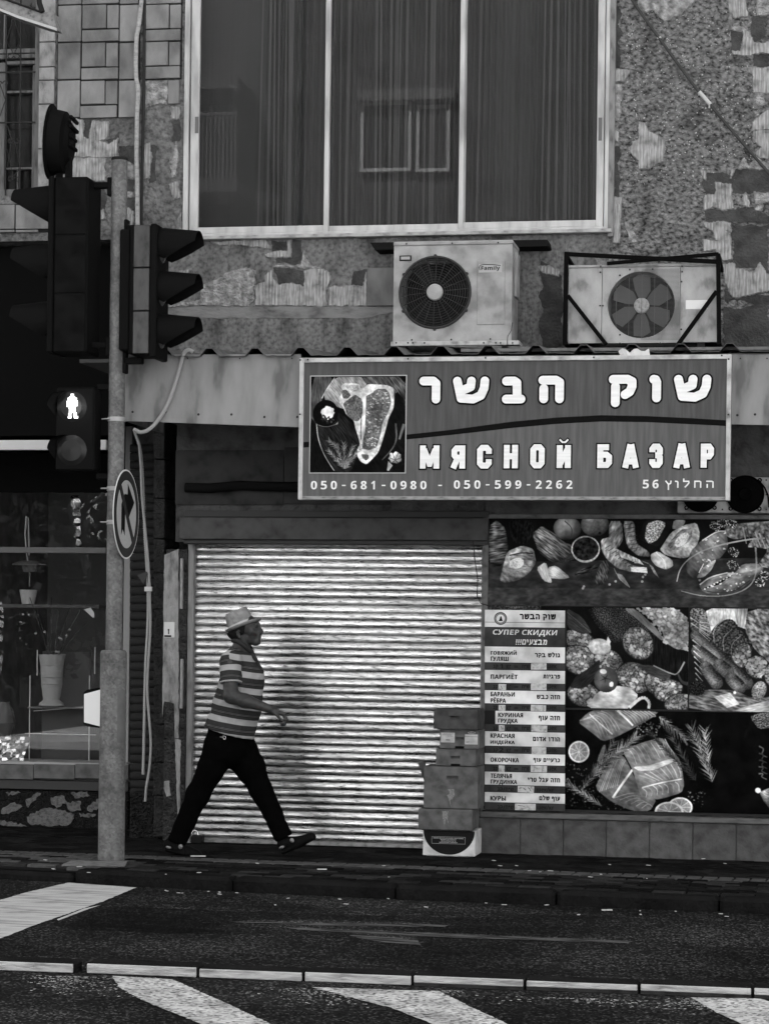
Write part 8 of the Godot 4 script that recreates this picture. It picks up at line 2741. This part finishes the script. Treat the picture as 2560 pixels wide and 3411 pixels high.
	mb.prism(PackedVector2Array([w2(280, 2030, zi), w2(302, 2024, zi), w2(314, 2040, zi), w2(314, 2056, zi), w2(310, 2058, zi)]), zi - 0.002, zi, Transform3D.IDENTITY, true)
	solo("paper_tag", "small white tag hanging in the dark shop window", "tag", mb, mat("tag_white", 0.5, 0.6))
	# glass vase at the very edge
	mb = MB.new()
	mb.lathe([Vector2(0, 0), Vector2(0.06, 0), Vector2(0.02, 0.06), Vector2(0.05, 0.16), Vector2(0.085, 0.26), Vector2(0.06, 0.36), Vector2(0.04, 0.42)], Transform3D(Basis(), w(15, 2520, zi)), 24)
	solo("glass_vase", "dark glass vase cut by the picture edge in the shop window", "vase", mb, mat("dark_glass", 0.05, 0.1))
	# upper left corner: weathered beam end of an awning next door
	var zq := 1.0
	var bm := thing("awning_beam", "weathered pale beam end jutting into the upper corner", "beam", w(190, 100, zq))
	mb = MB.new()
	mb.prism(PackedVector2Array([w2(-80, -20, zq), w2(0, -4, zq), w2(25, 2, zq), w2(130, 38, zq), w2(178, 42, zq), w2(190, 98, zq), w2(150, 90, zq), w2(60, 60, zq), w2(0, 34, zq), w2(-80, 0, zq)]), zq - 0.12, zq, Transform3D.IDENTITY, true)
	add(bm, "board", mb, mat("beam_pale", 0.3, 0.85, 0.0, tex.stain, Vector3.ONE * 4, tex.grain, Vector3.ONE * 5))
	mb = MB.new()
	mb.prism(PackedVector2Array([w2(-80, -6, zq + 0.01), w2(0, 28, zq + 0.01), w2(60, 52, zq + 0.01), w2(190, 94, zq + 0.01), w2(190, 103, zq + 0.01), w2(60, 61, zq + 0.01), w2(0, 36, zq + 0.01), w2(-80, 3, zq + 0.01)]), zq + 0.001, zq + 0.02)
	add(bm, "edge_strip", mb, mat("beam_edge", 0.4, 0.7))
	mb = MB.new()
	mb.tube([w(126, -60, zq + 0.04), w(132, 10, zq + 0.04), w(142, 40, zq + 0.04)], 0.018, 8)
	mb.tube([w(-60, -30, zq + 0.02), w(30, 2, zq + 0.02), w(142, 42, zq + 0.03)], 0.007, 6)
	add(bm, "hanger", mb, mat("hanger_dark", 0.02, 0.7))


# ---------- street tree across the road: mirrored in the dark shop glass ----------
func build_tree() -> void:
	for q in [[-11.5, 23.0, 6.2, "broad leafy street tree across the road, mirrored in the flower shop glass"], [-16.5, 22.0, 6.8, "second leafy street tree across the road, farther along the mirrored row"], [-0.9, 20.5, 4.6, "small added street tree, out of view, darkening the right of the shutter reflection"]]:  # third tree is added, unseen, to darken the right of the shutter reflection
		var base := Vector3(q[0], ROAD, q[1])
		var t := thing("street_tree", q[3], "tree", base, "street trees across the road")
		var mb := MB.new()
		mb.tube([base, base + Vector3(0.05, 1.2, 0), base + Vector3(-0.05, 2.6, 0.1)], 0.2, 10, 0.12)
		for k in 6:
			var a := TAU * k / 6
			mb.tube([base + Vector3(0, 2.0, 0), base + Vector3(cos(a) * 0.8, 3.2, sin(a) * 0.8), base + Vector3(cos(a) * 1.9, 4.2 + (k % 2), sin(a) * 1.9)], 0.09, 7, 0.03)
		add(t, "trunk", mb, mat("bark", 0.08, 0.95))
		mb = MB.new()
		for c in 150:
			var dir := Vector3(rng.randfn(), rng.randfn() * 0.7, rng.randfn()).normalized() * pow(rng.randf(), 0.5)
			var cc := base + Vector3(0, q[2] * 0.55, 0) + dir * Vector3(2.7, q[2] * 0.52, 2.4)
			for l in 60:
				var p := cc + Vector3(rng.randfn(), rng.randfn(), rng.randfn()) * 0.28
				if p.y < 0.5: continue
				var x := Vector3(rng.randfn(), rng.randfn(), rng.randfn()).normalized() * 0.15
				var y := x.cross(Vector3(rng.randfn(), rng.randfn(), rng.randfn())).normalized() * 0.09
				var nn := x.cross(y).normalized()
				mb.tri(p - x, p + y, p + x, nn, nn, nn)
				mb.tri(p - x, p + x, p - y, nn, nn, nn)
		add(t, "crown", mb, mat("leaf", 0.035, 0.7))


# ---------- the man walking past ----------
func shirt_texture() -> ImageTexture:
	var h := 256
	var im := Image.create(8, h, false, Image.FORMAT_RGB8)
	for y in h:
		var f := float(y) / h
		var l := 0.03
		if f < 0.37: l = 0.3
		for q in [[0.56, 0.008], [0.60, 0.12], [0.63, 0.008], [0.67, 0.1], [0.70, 0.008]]:
			if absf(f - q[0]) < 0.014: l = q[1]
		for x in 8: im.set_pixel(x, y, grey(l))
	return ImageTexture.create_from_image(im)

func build_person() -> void:
	var zc := 0.72
	var j := func(u: float, v: float, dz := 0.0) -> Vector3: return w(u, v, zc) + Vector3(0, 0, dz)
	var person := thing("person", "man in a pale hat and striped polo shirt striding past the shutter", "person", Vector3(w(770, 2500, zc).x, 0, zc))
	var skin := mat("skin", 0.045, 0.38, 0.0, tex.blotch, Vector3.ONE * 8)
	skin.subsurf_scatter_enabled = true
	skin.subsurf_scatter_strength = 0.05
	var body := MB.new()
	var na := -0.19
	var sh: Vector3 = j.call(788, 2205, 0.185)
	var el: Vector3 = j.call(797, 2316, 0.235)
	var wr: Vector3 = j.call(928, 2360, 0.215)
	# torso, legs, arms of one skin
	field_mesh(body, [
		[j.call(803, 2195), j.call(806, 2260), 0.075, 0.115, 1.45], [j.call(806, 2260), j.call(790, 2340), 0.115, 0.13, 1.3], [j.call(790, 2340), j.call(760, 2450), 0.13, 0.13, 1.2],
		[j.call(796, 2195, na), j.call(800, 2195, 0.17), 0.05, 0.05, 1.0], [j.call(800, 2185), j.call(810, 2130), 0.056, 0.052, 1.0],
		[sh, el, 0.058, 0.045, 1.0], [el, el.lerp(wr, 0.35), 0.046, 0.044, 1.0], [el.lerp(wr, 0.35), wr, 0.044, 0.027, 0.9],
		[j.call(796, 2205, na), j.call(782, 2330, na - 0.02), 0.055, 0.045, 1.0], [j.call(782, 2330, na - 0.02), j.call(780, 2440, na), 0.042, 0.028, 1.0],
		[j.call(740, 2490, 0.085), j.call(668, 2646, 0.08), 0.08, 0.06, 1.0], [j.call(668, 2646, 0.08), j.call(601, 2788, 0.07), 0.055, 0.04, 1.0],
		[j.call(790, 2490, -0.085), j.call(862, 2637, -0.08), 0.08, 0.06, 1.0], [j.call(862, 2637, -0.08), j.call(935, 2779, -0.07), 0.055, 0.04, 1.0],
	], 0.013, 0.03, [], no_uv)
	# head
	field_mesh(body, [
		[j.call(800, 2092), j.call(824, 2086), 0.078, 0.076, 0.92], [j.call(824, 2090), j.call(843, 2110), 0.066, 0.05, 0.95], [j.call(836, 2120), j.call(853, 2134), 0.046, 0.03, 1.05],
		[j.call(815, 2122), j.call(848, 2138), 0.04, 0.026, 1.25], [j.call(857, 2140), j.call(860, 2139), 0.017, 0.016, 1.3],
		[j.call(856, 2080, -0.025), j.call(856, 2080, 0.025), 0.017, 0.017, 1.0], [j.call(861, 2086), j.call(869, 2102), 0.009, 0.0125, 1.0], [j.call(869, 2103), j.call(870, 2104), 0.0125, 0.0115, 1.25],
		[j.call(864, 2106, 0.012), j.call(864, 2106, -0.012), 0.009, 0.009, 1.0], [j.call(864, 2117, -0.012), j.call(864, 2117, 0.012), 0.011, 0.011, 1.0], [j.call(862, 2126, -0.012), j.call(862, 2126, 0.012), 0.0105, 0.0105, 1.0],
		[j.call(843, 2104, 0.04), j.call(846, 2106, 0.036), 0.024, 0.02, 1.0], [j.call(843, 2104, -0.04), j.call(846, 2106, -0.036), 0.024, 0.02, 1.0],
		[j.call(810, 2120), j.call(800, 2165), 0.056, 0.058, 1.0],
	], 0.0048, 0.014, [], no_uv)
	# ear
	for s in [1.0, -1.0]:
		var er := []
		for q in [[810, 2102], [804, 2100], [799, 2106], [800, 2116], [806, 2124]]:
			er.append(j.call(q[0], q[1], s * 0.071))
		var bones := []
		for i in 4: bones.append([er[i], er[i + 1], 0.0065, 0.0065, 1.0])
		bones.append([er[1].lerp(er[3], 0.5) - Vector3(0, 0, s * 0.004), er[4] - Vector3(0, 0, s * 0.003), 0.01, 0.008, 0.6])
		field_mesh(body, bones, 0.003, 0.008, [], no_uv)
	# near hand: palm, four bent fingers, thumb from its side
	var hand := func(wrist: Vector3, fwd: Vector3, down: Vector3, out: Vector3) -> void:
		var kn := wrist + fwd * 0.096 + down * 0.004
		var bones := [[wrist, wrist + fwd * 0.03, 0.024, 0.026, 1.0]]
		for i in 4:
			var off: Vector3 = out * (0.026 - i * 0.0175) 
			var k0: Vector3 = kn + off - fwd * (0.004 * absf(i - 1.0))
			bones.append([wrist + fwd * 0.02 + off * 0.7, k0, 0.017, 0.0115, 1.0])
			var l: float = [0.036, 0.042, 0.039, 0.03][i]
			var k1: Vector3 = k0 + (fwd * 0.6 + down * 0.8).normalized() * l
			var k2: Vector3 = k1 + (down - fwd * 0.2).normalized() * l * 0.72
			var k3: Vector3 = k2 + (down * 0.5 - fwd * 0.85).normalized() * l * 0.5
			bones.append([k0, k1, 0.0105, 0.0092, 1.0])
			bones.append([k1, k2, 0.0092, 0.0085, 1.0])
			bones.append([k2, k3, 0.0085, 0.0075, 1.0])
		var t0: Vector3 = wrist + fwd * 0.022 + out * 0.024 + down * 0.008
		var t1: Vector3 = t0 + (fwd * 0.9 + down * 0.35 + out * 0.2).normalized() * 0.038
		var t2: Vector3 = t1 + (fwd * 0.8 + down * 0.6).normalized() * 0.03
		bones.append([t0, t1, 0.014, 0.0105, 1.0])
		bones.append([t1, t2, 0.0105, 0.0085, 1.0])
		field_mesh(body, bones, 0.0032, 0.006, [], no_uv)
	var fw := (wr - el).normalized()
	hand.call(wr, fw, Vector3(fw.y, -fw.x, 0).normalized() * 1.0, Vector3(0, 0, 1))
	var fl: Vector3 = j.call(780, 2440, na)
	hand.call(fl, Vector3(0.05, -1, 0).normalized(), Vector3(1, 0.05, 0).normalized(), Vector3(0, 0, -1))
	var bodyn := add(person, "body", body, skin)
	# eyes and brows, hair
	var mb := MB.new()
	for s in [1.0, -1.0]:
		mb.lathe([Vector2(0, 0.008), Vector2(0.006, 0.005), Vector2(0.0085, 0), Vector2(0.006, -0.005), Vector2(0, -0.008)], Transform3D(Basis(), j.call(855, 2090, s * 0.031)), 10)
	add(bodyn, "eyes", mb, mat("eye_dark", 0.015, 0.25))
	mb = MB.new()
	for s in [1.0, -1.0]:
		mb.tube([j.call(848, 2081, s * 0.046), j.call(856, 2079, s * 0.038), j.call(863, 2082, s * 0.018)], 0.005, 6)
	mb.tube([j.call(868, 2113, -0.02), j.call(871, 2111.5, 0.0), j.call(868, 2113, 0.02)], 0.0045, 6)
	add(bodyn, "brows", mb, mat("hair_dark", 0.012, 0.9))
	mb = MB.new()
	field_mesh(mb, [[j.call(796, 2092), j.call(812, 2084), 0.0835, 0.083, 0.93], [j.call(790, 2106), j.call(798, 2122), 0.066, 0.05, 1.0], [j.call(815, 2096, 0.066), j.call(817, 2108, 0.068), 0.014, 0.008, 1.0]], 0.007, 0.02, [[j.call(826, 2085), Vector3(0.96, -0.28, 0)], [j.call(814, 2088), Vector3(-0.36, 0.93, 0)]], no_uv)
	add(person, "hair", mb, mat("hair_dark", 0.012))
	# shirt
	var hem: Vector3 = j.call(762, 2440)
	var axis: Vector3 = (j.call(806, 2190) - hem).normalized()
	var slen := 0.106
	var suv := func(p: Vector3) -> Vector2:
		var a := sh
		var d := (el - sh).normalized()
		return Vector2(p.z * 2.0, -(p - a).dot(d) / slen + 0.62)
	var tuv := func(p: Vector3) -> Vector2: return Vector2(p.z * 2.0, (p - hem).dot(axis) / slen + 0.3)
	mb = MB.new()
	field_mesh(mb, [
		[j.call(802, 2192), j.call(807, 2258), 0.088, 0.138, 1.38], [j.call(807, 2258), j.call(793, 2340), 0.138, 0.157, 1.22], [j.call(793, 2340), j.call(764, 2440), 0.157, 0.163, 1.12], [j.call(764, 2440), j.call(752, 2490), 0.163, 0.16, 1.12],
		[j.call(795, 2197, na - 0.0), j.call(798, 2197, 0.175), 0.064, 0.066, 1.0], [j.call(796, 2180), j.call(802, 2160), 0.075, 0.06, 1.1],
		[j.call(796, 2205, na), j.call(786, 2285, na - 0.02), 0.07, 0.065, 1.0],
	], 0.0095, 0.035, [[j.call(760, 2440), Vector3(-0.256, -0.967, 0)], [j.call(803, 2163), Vector3(0.35, 0.94, 0)]], tuv, 0.013)
	field_mesh(mb, [[sh + Vector3(0, 0.01, -0.02), sh.lerp(el, 0.8), 0.076, 0.071, 1.0]], 0.008, 0.02, [[sh.lerp(el, 0.62), (el - sh).normalized()]], suv, 0.012)
	var cloth := StandardMaterial3D.new()
	cloth.resource_name = "striped_cloth"
	cloth.albedo_texture = shirt_texture()
	cloth.roughness = 0.95
	cloth.metallic_specular = 0.2
	var shirt := add(person, "shirt", mb, cloth)
	# sleeve hem, collar, buttons
	mb = MB.new()
	var collar := []
	for i in 25:
		var a := TAU * i / 24
		collar.append(j.call(808, 2160) + Vector3(cos(a) * 0.062 , 0.026 - 0.036 * cos(a) - 0.012 * cos(2 * a), sin(a) * 0.066))
	mb.tube(collar, 0.016, 8)
	mb.tube([j.call(842, 2178, 0.02), j.call(852, 2192, 0.03), j.call(858, 2200, 0.03)], 0.014, 8)
	add(shirt, "collar", mb, mat("collar_dark", 0.03, 0.95))
	mb = MB.new()
	mb.tube([j.call(848, 2185, 0.012), j.call(862, 2212, 0.014), j.call(869, 2240, 0.014), j.call(874, 2270, 0.014)], 0.011, 6)
	add(shirt, "button_band", mb, mat("collar_dark", 0.03))
	# trousers
	mb = MB.new()
	var black := mat("trousers_black", 0.002, 0.95)
	var waist: Array = [j.call(755, 2400), Vector3(0, 1, 0)]
	field_mesh(mb, [
		[j.call(762, 2440), j.call(758, 2490), 0.138, 0.142, 1.12],
		[j.call(742, 2488, 0.075), j.call(714, 2556, 0.08), 0.112, 0.09, 1.0], [j.call(714, 2556, 0.08), j.call(668, 2646, 0.08), 0.09, 0.074, 1.0], [j.call(668, 2646, 0.08), j.call(600, 2798, 0.07), 0.074, 0.064, 1.0],
	], 0.012, 0.035, [waist, [j.call(598, 2802, 0.07), Vector3(-0.25, -0.97, 0)]], no_uv, 0.008)
	field_mesh(mb, [
		[j.call(762, 2440), j.call(758, 2490), 0.138, 0.142, 1.12],
		[j.call(786, 2488, -0.075), j.call(822, 2556, -0.08), 0.118, 0.1, 1.0], [j.call(822, 2556, -0.08), j.call(862, 2637, -0.08), 0.1, 0.073, 1.0], [j.call(862, 2637, -0.08), j.call(938, 2792, -0.07), 0.073, 0.062, 1.0],
	], 0.012, 0.035, [waist, [j.call(936, 2797, -0.07), Vector3(0.5, -0.86, 0)]], no_uv, 0.008)
	add(person, "trousers", mb, black)
	mb = MB.new()
	var bk: Vector3 = j.call(770, 2453, 0.185)
	var ring := []
	for i in 13: ring.append(bk + Vector3(cos(TAU * i / 12) * 0.009, sin(TAU * i / 12) * 0.012, 0.0))
	mb.tube(ring, 0.0018, 5)
	mb.tube([bk + Vector3(-0.03, 0.003, -0.004), bk + Vector3(-0.008, 0.002, 0)], 0.002, 5)
	add(person, "key_ring", mb, mat("chrome", 0.8))
	# sandals with gaps that show pale socks
	var leather := mat("sandal_black", 0.006, 0.45)
	var sock := mat("sock_pale", 0.22, 0.9)
	for q in [[[578, 2818], [640, 2835], [668, 2842], 0.07, [558, 2832], [682, 2850]], [[938, 2820], [990, 2806], [1030, 2789], -0.07, [926, 2846], [1046, 2796]]]:
		var dz: float = q[3]
		mb = MB.new()
		field_mesh(mb, [[j.call(q[0][0], q[0][1] - 8, dz), j.call(q[1][0], q[1][1], dz), 0.046, 0.036, 1.0], [j.call(q[1][0], q[1][1], dz), j.call(q[2][0], q[2][1], dz), 0.036, 0.026, 1.3], [j.call(q[4][0] + 10, q[4][1] - 4, dz), j.call((q[4][0] + q[5][0]) / 2.0, (q[4][1] + q[5][1]) / 2.0 - 2.0, dz), 0.016, 0.017, 2.2], [j.call((q[4][0] + q[5][0]) / 2.0, (q[4][1] + q[5][1]) / 2.0 - 2.0, dz), j.call(q[5][0] - 8, q[5][1] - 4, dz), 0.017, 0.014, 2.4]], 0.006, 0.012, [], no_uv)
		var shoe := add(person, "sandal", mb, leather)
		mb = MB.new()
		var d := (Vector2(q[5][0], q[5][1]) - Vector2(q[4][0], q[4][1])).normalized()
		var up := Vector2(d.y, -d.x)
		for e in [[0.13, 17.0, 0.02, 0.011], [0.44, 25.0, 0.015, 0.019]]:
			var c2: Vector2 = Vector2(q[4][0], q[4][1]).lerp(Vector2(q[5][0], q[5][1]), e[0]) + up * e[1]
			mb.lathe([Vector2(0, e[3]), Vector2(e[2] * 0.8, e[3] * 0.6), Vector2(e[2], 0), Vector2(e[2] * 0.8, -e[3] * 0.6), Vector2(0, -e[3])], Transform3D(Basis(Vector3.BACK, -atan2(d.y, d.x)), j.call(c2.x, c2.y, dz + 0.042)), 14, 0.5)
		add(shoe, "sock_gap", mb, sock)
	# hat
	var hb: Vector3 = j.call(814, 2086)
	var tilt := Basis(Vector3.BACK, 0.37)
	var hx := Transform3D(tilt, hb)
	var straw := mat("straw", 0.36, 0.9, 0.0, tex.grain, Vector3.ONE * 9, tex.blotch, Vector3.ONE * 6)
	mb = MB.new()
	mb.lathe([Vector2(0.088, 0.0), Vector2(0.1, -0.002), Vector2(0.122, 0.002), Vector2(0.132, 0.012), Vector2(0.1335, 0.016), Vector2(0.131, 0.017), Vector2(0.118, 0.007), Vector2(0.098, 0.003), Vector2(0.0905, 0.006)], hx, 40, 0.9)
	var hat := add(person, "hat_brim", mb, straw)
	mb = MB.new()
	mb.lathe([Vector2(0.0905, 0.0), Vector2(0.0895, 0.03), Vector2(0.086, 0.08), Vector2(0.081, 0.108), Vector2(0.071, 0.117), Vector2(0.05, 0.107), Vector2(0, 0.1)], hx * Transform3D(Basis(Vector3.BACK, 0.04), Vector3(-0.016, 0, 0)), 36, 0.9)
	add(hat, "hat_crown", mb, straw)
	mb = MB.new()
	mb.lathe([Vector2(0.0912, 0.004), Vector2(0.0925, 0.006), Vector2(0.0918, 0.03), Vector2(0.0902, 0.031)], hx * Transform3D(Basis(Vector3.BACK, 0.04), Vector3(-0.016, 0, 0)), 36, 0.9)
	add(hat, "hat_band", mb, mat("hat_band", 0.46, 0.85))


func _ready() -> void:
	rng.seed = 4711
	view_and_light()
	textures()
	build_ground()
	build_building()
	build_across()
	build_tree()
	build_awning()
	build_shutter()
	build_flower_shop()
	build_sign()
	build_units()
	build_posters()
	build_cooler()
	build_pole()
	build_person()
	build_boxes()
	build_cables()
